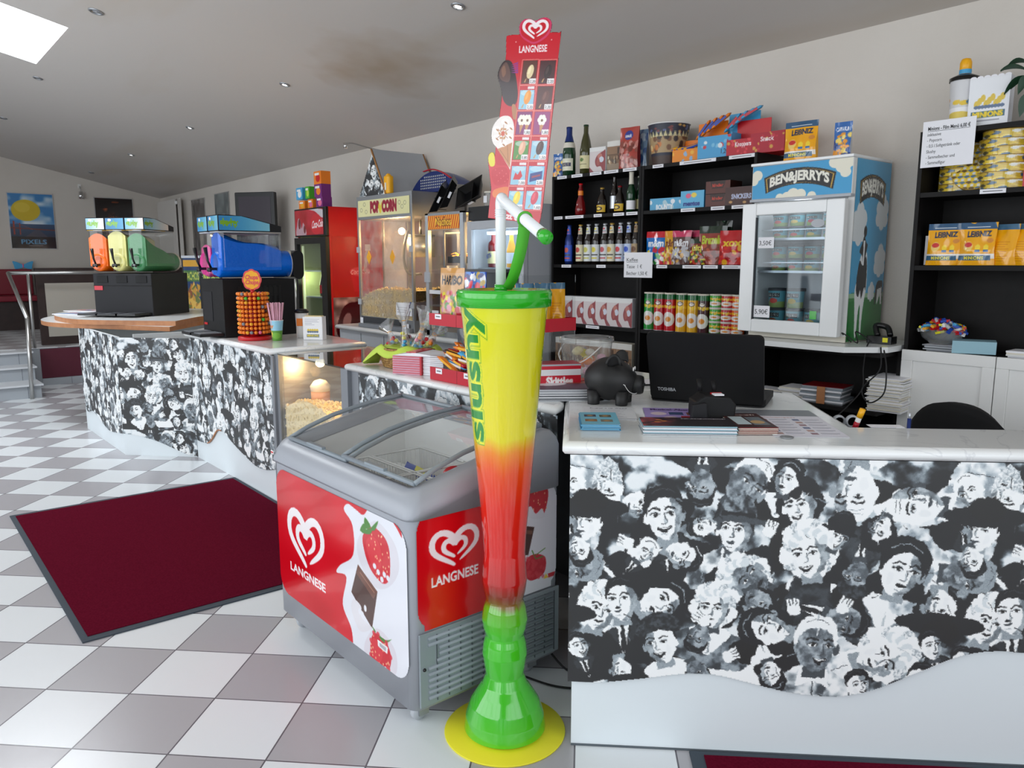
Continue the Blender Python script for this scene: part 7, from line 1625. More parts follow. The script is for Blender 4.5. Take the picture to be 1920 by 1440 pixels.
B().sheet(ell(Wb - .14, Hb - .3, .035, .02, 20), -.0358, 'light_grey').sheet([(Wb - .155, .11), (Wb - .12, .11), (Wb - .12, .15), (Wb - .155, .15)], -.0358, 'green').build('sticker', d_)
# side print: sky, clouds, meadow, cow
c = Canvas(90, 160, (74, 162, 206), 2); WH = (222, 228, 230)
c.poly(sp2([(0, 120), (30, 118), (60, 122), (90, 117), (90, 160), (0, 160)], 4, True), (60, 130, 70)); c.poly([(0, 124), (90, 121), (90, 160), (0, 160)], (36, 120, 54)); c.rect(0, 117, 90, 121, (150, 190, 150))
for cx, cy, s_ in ((16, 56, 1.5), (74, 44, 1.3), (76, 88, 1.2), (58, 116, .7)):
    for dx, dy, r in ((-7, -2, 6), (0, -7, 6.5), (6, -3, 6), (6, 5, 5.5), (-1, 7, 6), (-8, 5, 5.5), (0, 0, 8)): c.ell(cx + dx * s_, cy + dy * s_, r * s_, r * s_ * .95, WH)
c.poly(sp2([(24, 84), (20, 100), (14, 114), (16, 128), (18, 140), (20, 154), (24, 156), (26, 134), (30, 128), (32, 150), (36, 155), (37, 138), (40, 124), (44, 110), (42, 92), (38, 80)], 4, True), (236, 238, 238))
c.poly(sp2([(22, 88), (17, 104), (18, 116), (24, 120), (28, 114), (32, 122), (38, 112), (42, 114), (42, 96), (38, 84), (30, 92)], 4, True), (28, 30, 34)); c.poly(sp2([(20, 80), (26, 72), (30, 66), (36, 72), (40, 74), (36, 84), (32, 94), (28, 84)], 4, True), (28, 30, 34)); c.poly([(29, 70), (33, 70), (33, 92), (30, 92)], (236, 238, 238)); c.ell(32, 62, 4, 5, (28, 30, 34))
c.poly(sp2([(68, 122), (72, 108), (84, 106), (88, 110), (88, 126), (84, 118), (76, 116), (70, 128)], 4, True), (28, 30, 34)); c.poly([(74, 114), (86, 112), (88, 128), (84, 128), (82, 118), (76, 128), (74, 126)], (232, 234, 234))
bj_logo(c, 44, 22, 34, .95)
printed('side_print', t, c, lambda U, V: (Wb + .0015 + 0 * U, .035 + (Db - .037) * U, .003 + (Hb - .005) * V), 'print_gloss')
for z in (.498, .333): B().box(.035, Wb - .035, .03, Db - .035, z, z + .006, 'light_grey').box(.05, Wb - .04, .028, .03, z, z + .012, 'silver').box(.05, Wb - .04, .028, .03, z + .05, z + .055, 'silver').build('shelf', t)
l = bpy.data.lights.new('fridge_light', 'POINT'); l.energy = .7; l.color = (.9, .95, 1); l.shadow_soft_size = .05; o = bpy.data.objects.new('fridge_light', l); col.objects.link(o); o.location = (BX0 + .26, BY + .05, BZ1 - .2)
def tub_art(c2):
    c = Canvas(36, 20, (96, 160, 172), 2); c.rect(0, 13, 36, 20, (140, 160, 90)); c.rect(9, 3, 27, 8, (40, 40, 44)); c.text("BEN&JERRY'S", 18, 7, 3.4, (230, 230, 220), 16, center=True); c.ell(18, 12, 6, 3, c2); return c.out()
def tub(loc, r, h, c2, lab, grp):
    t = thing('ice_cream_tub', lab, 'ice cream tub', loc, 0, grp); printed('tub_label', t, tub_art(c2), wrapped(r * .86, 0, h * .88, 180, 360, r), 'print', smooth=True)
    B().lathe([(.001, 0), (r * .84, 0), (r * .98, h * .88)], 'frame_grey', 20, cap=False).build('cup_body', t); B().lathe([(r * 1.04, h * .86), (r * 1.04, h), (.001, h)], 'dark_grey', 20, cap=False).build('lid', t)
lv = [('top shelf', .505, 4, .062), ('middle shelf', .34, 4, .066), ('bottom', .052, 3, .1)]
for nm, z0, n_, h in lv:
    for i in range(n_):
        for j in range(2):
            if nm == 'bottom' and i == 2 and j == 1: continue
            c2 = [(160, 90, 60), (214, 80, 70), (226, 190, 90), (190, 60, 80)][(i + j) % 4]
            x = .125 + i * (.092 if h < .08 else .105); tub((BX0 + x, BY + .09, BZ0 + z0 + j * (h + .002)), .041 if h < .08 else .047, h, c2, '%s ice cream tub in the fridge, %s layer of the %s, %s from left' % ('large' if h > .08 else 'small', ['lower', 'upper'][j], nm, ['first', 'second', 'third', 'fourth'][i]), 'tubs in the display fridge')
p = at_y(1496, 312, 3.72); bag('biscuit_bag', 'yellow biscuit bag on top of the ice cream display fridge', (p.x, 3.74, BZ1 + .016), .17, .2, .06, LEI, 'pack_yellow', .1, topc=None, cat='biscuit bag')
p = at_y(1578, 303, 3.72); bag('drink_pouch', 'blue and silver juice pouch on top of the ice cream display fridge', (p.x, 3.72, BZ1 + .016), .085, .165, .035, pouch, 'silver', .1)
# adapter and cables
t = thing('power_adapter', 'black power adapter with a yellow sticker beside the ice cream fridge', 'adapter', (-1.70, 3.78, 1.052)); B().rbox(-.06, .06, -.035, .035, 0, .035, 'black', .008).box(.02, .045, -.0365, -.035, .008, .03, 'yellow').build('casing', t, .003)
B().tube(spline([(-.02, 0, .035), (-.04, .02, .08), (.01, .03, .075), (.04, .0, .04)], 6), .014, 'black', 8).build('socket_plug', t)
tag(B().tube(spline([(-1.80, 3.68, 1.055), (-1.83, 3.64, 1.1), (-1.78, 3.6, 1.09), (-1.74, 3.62, 1.06), (-1.77, 3.66, 1.11), (-1.72, 3.72, 1.06)], 8), .003, 'cable', 5).build('power_cable'), 'thin black cable looped in front of the cow print', 'cable')
tag(B().tube(spline([(-1.70, 3.66, 1.07), (-1.68, 3.585, 1.04), (-1.685, 3.58, .95), (-1.68, 3.57, .85), (-1.72, 3.5, .76), (-1.78, 3.4, .66)], 8), .0035, 'cable', 5).build('power_cable'), 'black cable hanging straight down from the white shelf board', 'cable')
tag(B().tube(spline([(-1.62, 3.6, 1.05), (-1.60, 3.56, .95), (-1.66, 3.53, .86), (-1.62, 3.52, .8), (-1.56, 3.53, .85), (-1.57, 3.56, .96), (-1.6, 3.59, 1.04)], 8), .0035, 'cable', 5).build('power_cable'), 'black cable hanging in a loop before the paper stack', 'cable')
# paper stacks
def stack(name, label, px, py, y, z, w_, d, h, n, top='paper', rz=0, mcol=('paper', 'white', 'offwhite'), band=None, cat='paper stack'):
    p = at_y(px, py, y); t = thing(name, label, cat, (p.x, y, z), rz); b = B(); rr = random.Random(label)
    for k in range(n):
        a, c_ = rr.uniform(-.012, .012), rr.uniform(-.01, .01); b.box(-w_ / 2 + a, w_ / 2 + a, c_, d + c_, h * k / n, h * (k + .96) / n, mcol[k % len(mcol)])
    b.box(-w_ / 2, w_ / 2, 0, d, h * .98, h, top); b.build('sheets', t)
    if band: B().box(-.02, .02, -.013, -.011, 0, h, band).build('paper_band', t)
    return t
stack('flyer_stack', 'low white flyer stack just right of the laptop screen on the black shelf', 1440, 735, 3.62, .746, .15, .1, .035, 6)
stack('flyer_stack', 'pale fanned flyer stack between the low stack and the banded brochures', 1488, 735, 3.62, .746, .14, .14, .06, 9, rz=.1)
stack('brochure_stack', 'banded stack of red and blue brochures on the black shelf under the fridge', 1540, 745, 3.62, .746, .2, .16, .085, 10, 'dark_red', .15, ('silver', 'paper', 'frame_grey'), 'wood_edge')
stack('paper_stack', 'tall stack of white paper sheets beside the white cabinet', 1655, 770, 3.62, .746, .15, .2, .16, 34, rz=.1)
q = B().box(.88, 2.0, .27, .55, .72, .74, 'white').box(.88, .9, .27, .55, 0, .72, 'white').box(1.98, 2.0, .27, .55, 0, .72, 'white').build('desk'); q.location = FB; q.rotation_euler = (0, 0, FA)
tag(q, 'low white desk top behind the sales counter', 'desk')

# ------------------------------------------------------------------ right shelving unit
def right_unit(label, x0, x1):
    t = shelf_unit(label, x0, x1, 2.02, (2.02, 1.752, 1.425, 1.03, .6), price=[(at_y(1862, 355, 3.76).x, 1.752, .1)] if x0 < -1 else [])
    for k in range(2):
        xa = .002 + k * (x1 - x0) / 2; xb = xa + (x1 - x0) / 2 - .004
        b = B(); f = .05; z0, z1 = .06, 1.035
        b.box(xa, xb, -.022, -.004, z0, z0 + f, 'white'); b.box(xa, xb, -.022, -.004, z1 - f, z1, 'white'); b.box(xa, xa + f, -.022, -.004, z0 + f, z1 - f, 'white'); b.box(xb - f, xb, -.022, -.004, z0 + f, z1 - f, 'white'); b.box(xa + f, xb - f, -.014, -.006, z0 + f, z1 - f, 'white'); d_ = b.build('door', t, .002)
    return t
t = right_unit('black shelving unit with white panelled doors at the right edge', -1.585, -.787); right_unit('black shelving unit cut off by the right edge of the photo', -.783, .015)
# menu sign
t = thing('film_menu_sign', 'white paper sign listing a film menu on the right shelving unit', 'sign', (at_y(1727, 300, 3.755).x, 3.753, at_y(1730, 315, 3.75).z)); sw = at_y(1825, 300, 3.75).x - at_y(1727, 300, 3.75).x; sh = .2
b = B(); b.box(0, sw, -.002, 0, 0, sh, 'paper')
for k, (s_, w_) in enumerate((('Minions - Film Menü 6,00 €', .8), ('inklusive', .26), ('- Popcorn', .28), ('- 0,5 l Softgetränk oder', .64), ('Slushy', .18), ('- Sammelbecher und', .55), ('- Sammelfigur', .38))): b.text(s_, .022, sh - .04 - k * .0245, .0135 if k else .0155, 'ink', -.0026, sw * w_ , .02 if k == 0 else 0)
b.box(.022, .022 + sw * .8, -.0026, -.0025, sh - .045, sh - .0435, 'ink'); b.build('sign_sheet', t)
# top: cup tower, popcorn bag, plant
p = at_y(1798, 235, 3.82)
t = thing('drink_cup_tower', 'tall white drink cup with black lid on top of the right shelving unit', 'cup', (p.x, 3.84, 2.021))
cupc = speck(40, 60, (214, 214, 216), [(232, 196, 60), (90, 130, 160), (214, 150, 60)], 8, 4, 3, y0=16, y1=30); cupc.rect(4, 34, 36, 58, (238, 238, 240)); cupc.ell(20, 43, 10, 4, (226, 200, 90)); cupc.rect(8, 49, 34, 55, (90, 120, 60)); cupc.text('MINIONS', 21, 54, 5, (236, 206, 60), 22, .04, center=True)
printed('cup_body', t, cupc, wrapped(.045, 0, .21, 130, 410, .056), 'print', smooth=True)
B().lathe([(.06, .205), (.06, .22), (.05, .225), (.028, .235), (.001, .236)], 'black', 24, cap=False).build('lid', t)
B().lathe([(.001, .236), (.024, .237), (.024, .285), (.018, .3), (.001, .305)], 'pack_yellow', 16, cap=False).lathe([(.0245, .237), (.0245, .255)], 'sky_blue', 16, cap=False).build('yellow_knob', t)
pb = Canvas(50, 66, (236, 238, 242), 2)
for k in range(9): pb.ell(10 + k * 4, 36 - (k % 3) * 4, 3, 5, (226, 196, 80)); pb.ell(10 + k * 4, 40, 3, 2.4, (100, 120, 150))
pb.rect(4, 46, 46, 55, (70, 110, 130)); pb.text('MINIONS', 25, 54, 7, (240, 208, 50), 38, .06, center=True); pb.rect(12, 58, 40, 60, (170, 170, 180))
p = at_y(1850, 230, 3.80); t = carton('popcorn_box', 'white scallop topped popcorn box with yellow lettering on the right shelving unit', (p.x, 3.8, 2.021), .155, .2, .07, pb, 'paper', .1)
b = B()
for k in range(6): b.prism(ell(-.065 + k * .026, .2, .013, .009, 12), 0, .004, 'paper', 'y')
b.build('scalloped_edge', t)
p = at_y(1772, 238, 3.79); t = thing('small_box', 'small white box in front of the drink cup on the right shelving unit', 'box', (at_y(1787, 238, 3.77).x, 3.77, 2.021)); B().box(-.03, .03, 0, .02, 0, .03, 'paper').build('carton', t)
t = thing('potted_plant', 'dark green plant with long leaves entering the top right corner', 'plant', (-1.03, 3.86, 2.021))
B().lathe([(.001, 0), (.06, 0), (.08, .14), (.075, .14), (.001, .12)], 'dark_grey', 20, cap=False).build('pot', t)
rl2 = random.Random(4)
def leafblade(base, tip, w_, sag):
    b_, t_ = Vector(base), Vector(tip); d = t_ - b_; s_ = d.cross(Vector((0, .4, 1))).normalized(); V = []; N = 7
    for i in range(N + 1):
        u = i / N; c_ = b_ + d * u + Vector((0, 0, sag * math.sin(math.pi * u))); wv = s_ * w_ * math.sin(math.pi * min(.98, u * .92 + .06)) ** .8; V += [c_ - wv, c_ + Vector((0, 0, -.006)), c_ + wv]
    return V, [(3 * i + j, 3 * i + j + 1, 3 * i + j + 4, 3 * i + j + 3) for i in range(N) for j in range(2)]
b = B()
for px1, py1, px2, py2, yy in ((1925, 130, 1876, 132, 3.78), (1930, 118, 1890, 122, 3.82), (1925, 142, 1883, 176, 3.8), (1930, 140, 1909, 176, 3.76), (1928, 175, 1912, 218, 3.78), (1950, 100, 1930, 60, 3.86), (1960, 150, 1990, 190, 3.86), (1950, 160, 1985, 110, 3.9)):
    a_, c_ = at_y(px1, py1, yy), at_y(px2, py2, yy); o_ = Vector(t.location); V, F = leafblade(a_ - o_, c_ - o_, .02, .015); b.add(V, F, 'leaf', True)
    b.tube([(0, 0, .13), ((a_ - o_).x * .5, (a_ - o_).y * .5, .2), tuple(a_ - o_)], .003, 'leaf', 5)
b.build('leaves', t)
# tins
def tin_art():
    c = Canvas(80, 14, (214, 184, 60), 2); rr = random.Random(3)
    for _ in range(60): c.ell(rr.uniform(0, 80), rr.uniform(0, 14), 2.4, 3, rr.choice([(236, 206, 70), (200, 166, 50), (80, 110, 140), (226, 226, 220), (90, 84, 60)]))
    return c.out()
TA = tin_art()
def tin(loc, lab, grp, r=.1, h=.034, rot=None):
    t = thing('round_tin', lab, 'tin', loc, 0, grp); printed('tin_side', t, TA, wrapped(r, 0, h, 0, 360), 'print_gloss', smooth=True); B().cyl(0, 0, h * .98, r * 1.01, .004, 'foil_gold', 28).cyl(0, 0, 0, r, .002, 'foil_gold', 28).build('tin_lid', t)
    if rot: t.rotation_euler = rot
    return t
p = at_y(1880, 350, 3.87); 
for k in range(7): tin((p.x + (-.006 if k % 2 else .006), 3.875, 1.753 + k * .0345), 'round yellow patterned tin in the right stack, number %s from the bottom' % ['one', 'two', 'three', 'four', 'five', 'six', 'seven'][k], 'yellow patterned tins')
p = at_y(1800, 350, 3.9)
for k in range(6): tin((p.x, 3.92, 1.753 + k * .0345), 'patterned tin in the shaded stack behind the tilted tin, number %s from the bottom' % ['one', 'two', 'three', 'four', 'five', 'six'][k], 'yellow patterned tins', .095)
lidc = Canvas(64, 64, (206, 178, 70), 2); rr = random.Random(12)
for i in range(7):
    for j in range(7):
        x, y = 5 + i * 9 + (j % 2) * 4, 5 + j * 9; lidc.ell(x, y, 4.6, 5, rr.choice([(238, 206, 70), (230, 196, 60)])); lidc.ell(x, y - 1, 2.4, 2.2, (226, 226, 222)); lidc.ell(x, y + 3.4, 4, 2, rr.choice([(90, 120, 150), (110, 90, 60)]))
p = at_y(1820, 353, 3.80); t = thing('round_tin', 'round yellow patterned tin tilted to show its lid on the right shelf', 'tin', (p.x, 3.805, 1.757)); t.rotation_euler = (R(75), 0, 0)
B().cyl(0, .095, -.03, .098, .03, 'foil_gold', 32).build('tin_body', t); printed('tin_lid', t, lidc, lambda U, V: ((U - .5) * .19, .095 + (V - .5) * .19, .0012 + 0 * U), 'print_gloss', keep=lambda U, V: (U - .5) ** 2 + (V - .5) ** 2 < .25)
tag(B().box(at_y(1926, 300, 3.85).x, at_y(1926, 300, 3.85).x + .16, 3.82, 3.95, 1.753, 1.93, 'red').build('gift_box'), 'red box beside the tins at the right edge of the photo', 'box')
# biscuit bags on the right shelf
for px, rz, lab in ((1769, .05, 'yellow biscuit bag, leftmost on the right shelving unit'), (1831, .05, 'yellow biscuit bag, second on the right shelving unit')):
    p = at_y(px, 490, 3.8); bag('biscuit_bag', lab, (p.x, 3.8, 1.426), .145, .185, .06, LEI, 'pack_yellow', rz, cat='biscuit bag')
for px, lab in ((1885, 'yellow biscuit bag turned sideways, third on the right shelving unit'), (1922, 'yellow biscuit bag turned sideways, fourth on the right shelving unit')):
    p = at_y(px, 490, 3.82); bag('biscuit_bag', lab, (p.x, 3.82, 1.426), .1, .175, .07, yellowside(), 'pack_yellow', -.2, cat='biscuit bag')
tag(B().box(at_y(1732, 490, 3.83).x - .0, at_y(1732, 490, 3.83).x + .012, 3.83, 3.95, 1.427, 1.56, 'paper').build('white_card'), 'white card standing left of the yellow biscuit bags', 'card')
# on the ledge above the doors
p = at_y(1762, 640, 3.84); stack('paper_stack', 'dark grey paper stack under the colourful sweets bowl', 1762, 655, 3.80, 1.031, .14, .12, .03, 5, mcol=('mid_grey', 'light_grey'))
t = thing('sweets_bowl', 'clear bag heaped with blue, yellow and red wrapped sweets on the dark ledge', 'sweets', (p.x + .0, 3.86, 1.062))
B().lathe([(.001, .0), (.05, .003), (.085, .03), (.1, .07)], 'bucket_plastic', 20, cap=False).build('clear_bowl', t)
b = B(); rr = random.Random(2)
for _ in range(90):
    a, r = rr.uniform(0, 6.3), .095 * math.sqrt(rr.random()); b.at(r * math.cos(a), r * math.sin(a), .055 + .05 * (1 - (r / .1) ** 2) + rr.uniform(-.01, .01), rz=rr.uniform(0, 3), rx=rr.uniform(-.6, .6), ry=rr.uniform(-.6, .6)); b.box(-.018, .018, -.008, .008, -.005, .005, rr.choice(['blue', 'blue', 'sky_blue', 'yellow', 'red', 'white', 'nacho']))
b.at(); tag(b.build('wrapped_sweets', t), kind='stuff')
p = at_y(1826, 662, 3.78); t = thing('pale_blue_box', 'pale blue rectangular box standing on the ledge above the white doors', 'box', (p.x, 3.775, 1.0365), R(20)); B().box(-.085, .085, 0, .12, 0, .055, 'blue_card' if 'blue_card' in MATS else 'white').build('carton', t)
stack('paper_stack', 'white papers at the right edge of the ledge above the doors', 1918, 672, 3.79, 1.031, .12, .12, .03, 4)
# office chair behind the counter
t = thing('office_chair', 'black rounded office chair back rising behind the counter at the right', 'chair', (-1.08, 3.12, 0), R(-10))
B().surf(lambda u, v: ((u - .5) * .46 * (1 - .25 * v ** 2) * 1, -.05 + .05 * (2 * u - 1) ** 2, .46 + v * (.465 - .10 * abs(2 * u - 1) ** 2.6)), 14, 14, 'fabric_black').build('backrest', t, solid=.05)
B().rbox(-.24, .24, -.3, .18, .42, .48, 'fabric_black', .06, 4).build('seat', t, .01); B().cyl(0, -.05, .06, .025, .36, 'black', 12).build('column', t)
for k in range(5): a = 2 * math.pi * k / 5; B().tube([(0, -.05, .08), (.28 * math.cos(a), -.05 + .28 * math.sin(a), .05)], .018, 'black', 8).ball(.28 * math.cos(a), -.05 + .28 * math.sin(a), .028, .027, 'black', 8).build('leg', t)
# ------------------------------------------------------------------ candy rack on the middle worktop
WZ = .941
t = thing('candy_rack', 'clear acrylic candy rack with red trays behind the giant cup', 'display rack', (-2.76, 1.87, WZ)); RW, RDp = .60, .28
for x_ in (0, RW * .5, RW - .004): B().box(x_, x_ + .004, 0, RDp, 0, .45, 'acrylic').build('side_panel', t)
def rtray(z, h): 
    b = B(); b.box(.004, RW - .004, 0, RDp, z, z + .004, 'rack_red'); b.box(.004, RW - .004, -.004, 0, z, z + h, 'rack_red'); b.box(RW, RW + .004, 0, RDp, z, z + h, 'rack_red'); b.box(-.001, RW, RDp, RDp + .004, z, z + h, 'rack_red')
    b.box(RW * .33, RW * .33 + .002, -.0045, -.004, z, z + h, 'dark_red')
    q = b.build('red_tray', t)
    for x in (.05, .25): B().box(x, x + .045, -.006, -.0042, z + h * .55, z + h * .95, 'paper').box(x + .008, x + .037, -.0065, -.006, z + h * .7, z + h * .8, 'grey_ink').build('price_label', q)
rtray(.0, .055); rtray(.235, .05)
RO = Vector((-2.76, 1.87, WZ))
hc = speck(40, 56, (206, 160, 110), [(196, 110, 110), (226, 206, 60), (90, 140, 70), (190, 50, 60), (214, 150, 170)], 70, 4, 3, 'HARIBO', (40, 36, 40), 8, 16, 34, y0=24); hc.rect(0, 0, 40, 5, (206, 150, 80)); hc.rect(6, 50, 34, 54, (150, 120, 100))
bag('gummy_bag', 'golden gummy sweets bag standing in the upper red tray of the candy rack', tuple(RO + Vector((.105, .05, .24))), .16, .235, .05, hc, 'board_wood', .05, cat='sweets bag')
bag('gummy_bag', 'blue and white gummy bag right of the golden bag, mostly hidden by the cup', tuple(RO + Vector((.25, .06, .24))), .13, .22, .05, speck(30, 48, (60, 120, 200), [(220, 60, 80), (236, 236, 240), (60, 60, 120), (200, 170, 90)], 40, 4, 4), 'blue', .05, cat='sweets bag')
fc_ = Canvas(34, 46, (70, 74, 80), 2)
for k in range(9): fc_.poly([(6 + k * 3, 40), (4 + k * 3 + (k % 3), 10 + (k * 7) % 13), (9 + k * 3, 38)], [(226, 120, 60), (206, 90, 50), (236, 160, 70)][k % 3])
fc_.ell(22, 22, 3, 8, (80, 130, 60), .3); fc_.ell(16, 12, 6, 4, (206, 110, 120))
bag('chili_bag', 'grey bag with orange flames and a green chili in the lower red tray', tuple(RO + Vector((.13, .12, .005))), .17, .21, .04, fc_, 'dark_grey', .05, cat='snack bag')
rr = random.Random(21)
for k in range(14):
    c1 = ['orange', 'sky_blue', 'orange', 'rack_red', 'choc'][k % 5]
    bar(tuple(RO + Vector((.07 + .028 * (k % 7), .05 + .02 * (k % 3), .065 + .012 * (k // 2)))), (rr.uniform(-.3, .3), rr.uniform(.1, .5), rr.uniform(-.6, .3)), c1, ['nacho', 'white', 'red'][k % 3], '%s wrapped sausage snack in the lower tray of the candy rack' % {'orange': 'orange', 'sky_blue': 'light blue', 'rack_red': 'red', 'choc': 'brown'}[c1], 'wrapped snacks in the candy rack, ' + c1.replace('_', ' '), 'wrapped_snack', .15)
for k, y in enumerate((.06, .14, .22)):
    ys_ = leibniz().out() if False else yellowside()
    q = bag('biscuit_bag', 'yellow biscuit bag at the right end of the candy rack, %s from the cup' % ['first', 'second', 'third'][k], tuple(RO + Vector((RW - .05, y, .24))), .075, .18, .075, ys_, 'pack_yellow', R(62), cat='biscuit bag')
p = at_z(1040, 731, WZ)
sk = Canvas(56, 34, (196, 20, 44), 2); sk.rect(0, 6, 56, 13, (226, 226, 230)); sk.rect(0, 0, 56, 2, (170, 174, 180)); sk.text('Skittles', 28, 24, 9, (240, 236, 236), 36, .06, center=True)
carton('sweets_box', 'red and white striped sweets box at the foot of the candy rack', (-2.12, 2.03, WZ), .17, .115, .1, sk, 'rack_red', R(62), side=None)
tag(B().box(-2.18, -2.115, 2.12, 2.2, WZ, WZ + .04, 'rack_red').build('red_tray'), 'small red tray behind the striped sweets box', 'tray')
# black bag-like display behind the rack (dark cover)
t = thing('dark_cover', 'dark grey covered stand left of the candy rack, behind the wicker basket', 'stand', (-2.93, 2.30, WZ), R(10))
B().surf(lambda u, v: (-.09 + .18 * u - .05 * v * (1 - u), .03 * math.sin(3 * u), .46 * v), 8, 10, 'dark_grey').surf(lambda u, v: (.09 - .18 * u, .1, .46 * v), 4, 4, 'dark_grey').box(-.15, .09, 0, .1, .45, .465, 'dark_grey').build('cover', t)

# wicker basket with cellophane bags, napkins
p = at_z(738, 694, WZ); t = thing('wicker_basket', 'round wicker basket lined with a lime green cloth, beside the napkins', 'basket', (p.x - .07, p.y + .13, WZ), R(15))
b = B(); n = 9
for k in range(n): b.tube([((.105 + .025 * k / n) * 1.25 * math.cos(a), (.105 + .025 * k / n) * math.sin(a), .006 + k * .0105) for a in np.linspace(0, 6.283, 29)[:-1]], .0064, 'wicker', 6, True)
b.lathe([(.001, .002), (.105, .002), (.125, .095)], 'wicker', 28, cap=False); b.build('woven_body', t)
b = B(); N = 28
def rim(u, v):
    a = 2 * math.pi * u; r = .12 + .03 * v + (.05 * v if 3.3 < a < 4.1 else 0); return (r * 1.2 * math.cos(a), r * math.sin(a), .1 + .012 * math.sin(5 * a) - .035 * v * v - (.05 * v if 3.2 < a < 4.2 else 0))
b.surf(rim, 40, 4, 'lime'); b.lathe([(.001, .06), (.12, .1)], 'lime', 24, cap=False); b.build('green_cloth', t, solid=.002)
KC = ['pink', 'orange', 'sky_blue', 'choc', 'yellow', 'red']; rr = random.Random(17)
for k, (x, y, a, h) in enumerate(((-.10, -.02, -.55, .13), (-.05, .03, -.3, .17), (.0, -.02, -.05, .22), (.04, .04, .2, .2), (.08, -.01, .5, .19), (.1, .04, .7, .16))):
    q = thing('cellophane_bag', 'cellophane bag of sweets in the wicker basket, %s from the left' % ['first', 'second', 'third', 'fourth', 'fifth', 'sixth'][k], 'sweets bag', t.location + Vector((x, y, .09)), 0, 'cellophane bags in the basket'); q.rotation_euler = (0, a, 0)
    ph = k
    B().surf(lambda u, v: ((.034 * (1 - .72 * min(1, v / .6)) if v < .6 else .0095 + .05 * (v - .6) / .4) * math.cos(6.283 * u) * (1 + .25 * math.sin(16 * u + ph)), (.03 * (1 - .72 * min(1, v / .6)) if v < .6 else .0084 + .02 * (v - .6) / .4) * math.sin(6.283 * u) * (1 + .2 * math.sin(13 * u + ph)), h * v), 22, 10, 'cellophane').build('clear_bag', q)
    b = B()
    for _ in range(7): b.ball(rr.uniform(-.018, .018), rr.uniform(-.018, .018), rr.uniform(.012, h * .35), .012, rr.choice(KC), 6, .8)
    tag(b.build('sweets', q), kind='stuff'); B().tube([(.0102 * math.cos(a_), .009 * math.sin(a_), h * .6) for a_ in np.linspace(0, 6.283, 11)[:-1]], .0015, 'nacho', 4, True).build('tie', q)
t = thing('napkin_stack', 'stack of pink and white folded napkins with a red band beside the wicker basket', 'napkins', (-2.95, 1.93, WZ), R(28))
b = B()
for k in range(16): b.box(-.09, .05, -.07 + .001 * (k % 3), .09, .0052 * k, .0052 * k + .004, 'napkin_pink' if k % 2 else 'tube_pink')
b.box(.05, .058, -.072, .09, 0, .084, 'rack_red'); b.prism([(-.09, .084), (.16, .084), (.02, .1)], -.068, .09, 'paper', 'y'); b.build('pink_napkins', t)
b = B()
for k in range(10): b.box(.06, .16, -.06 + .002 * (k % 2), .09, .0082 * k, .0082 * k + .007, 'paper')
b.box(-.02, .03, -.069, .09, .099, .103, 'rack_red'); b.build('white_napkins', t)

# ------------------------------------------------------------------ ice cream price board on its stand
BU = (rgt * .914 - fwd * .407).normalized(); BO = Vector((-2.25, 1.95, 0)); BN = Vector((BU.y, -BU.x, 0))
def on_board(px, py):
    d = ray(px, py); o = Vector((0, 0, CAM_H)); k = (BO - o).dot(BN) / d.dot(BN); return o + d * k
c0 = on_board(917, 409); c1 = on_board(953, 66); vv = (c1 - c0); VL = vv.length; vv.normalize()
t = thing('ice_cream_price_board', 'tall red ice cream price board rising behind the giant cup', 'price board', (c0.x, c0.y, 0)); 
PW, PH = .222, VL
CBW, CBH = 152, 400; EX0, EX1, EZ = -.062, .232, PH + .065     # canvas covers pictures standing out at the left and the heart on top
def Bz(X, Y):           # zoomed pixel (864 x 1440 crop) -> canvas cell
    q = on_board(860 + X / 3.6, 20 + Y / 3.6); r = q - c0; z = r.dot(vv); x = (r - vv * z).dot(BU - vv * BU.dot(vv)) / (BU - vv * BU.dot(vv)).length; return ((x - EX0) / (EX1 - EX0) * CBW, (1 - z / EZ) * CBH)
c = Canvas(CBW, CBH, (1, 2, 3), 3); M_ = lambda P: [Bz(*p) for p in P]; S_ = lambda P, n=5: sp2(M_(P), n, True)
OUT = [S_([(335, 168), (322, 200), (318, 340), (290, 600), (275, 730), (250, 930), (215, 1250), (200, 1380), (205, 1405), (240, 1415), (420, 1425), (530, 1440), (545, 1440), (570, 1300), (610, 950), (640, 640), (665, 400), (690, 160), (680, 148), (600, 148), (440, 160)], 3),
       S_([(415, 160), (412, 100), (440, 62), (480, 55), (520, 68), (560, 50), (600, 48), (628, 80), (620, 140), (580, 190), (510, 225), (450, 200)], 5),
       S_([(265, 440), (285, 370), (320, 335), (360, 350), (385, 430), (400, 560), (385, 630), (345, 645), (305, 610), (285, 520)], 5), S_([(222, 850), (232, 780), (280, 720), (340, 712), (372, 760), (372, 860), (350, 1060), (335, 1050), (265, 935), (235, 900)], 5),
       S_([(200, 1000), (215, 960), (240, 965), (260, 1040), (330, 1050), (345, 1120), (335, 1260), (240, 1270), (215, 1150)], 5)]
RED = (196, 26, 42)
for o_ in OUT[:1]: c.poly(o_, RED)
c.poly(OUT[1], (206, 60, 100)); c.poly(S_([(425, 160), (422, 105), (445, 72), (480, 66), (520, 80), (560, 62), (598, 60), (616, 85), (608, 135), (570, 180), (510, 212), (458, 190)]), RED)
hx, hy = Bz(516, 140); canvas_heart(c, hx, hy - 3, 24, (240, 228, 230), sy=20.5)
for X, Y in ((388, 212), (628, 197)): c.ell(*Bz(X, Y), 1.3, 1.4, (226, 170, 170))
a_ = Bz(408, 285); b_ = Bz(598, 275); c.text('LANGNESE', a_[0], a_[1], 12.5, (240, 226, 228), b_[0] - a_[0], .03, ang=math.atan2(b_[1] - a_[1], b_[0] - a_[0]))
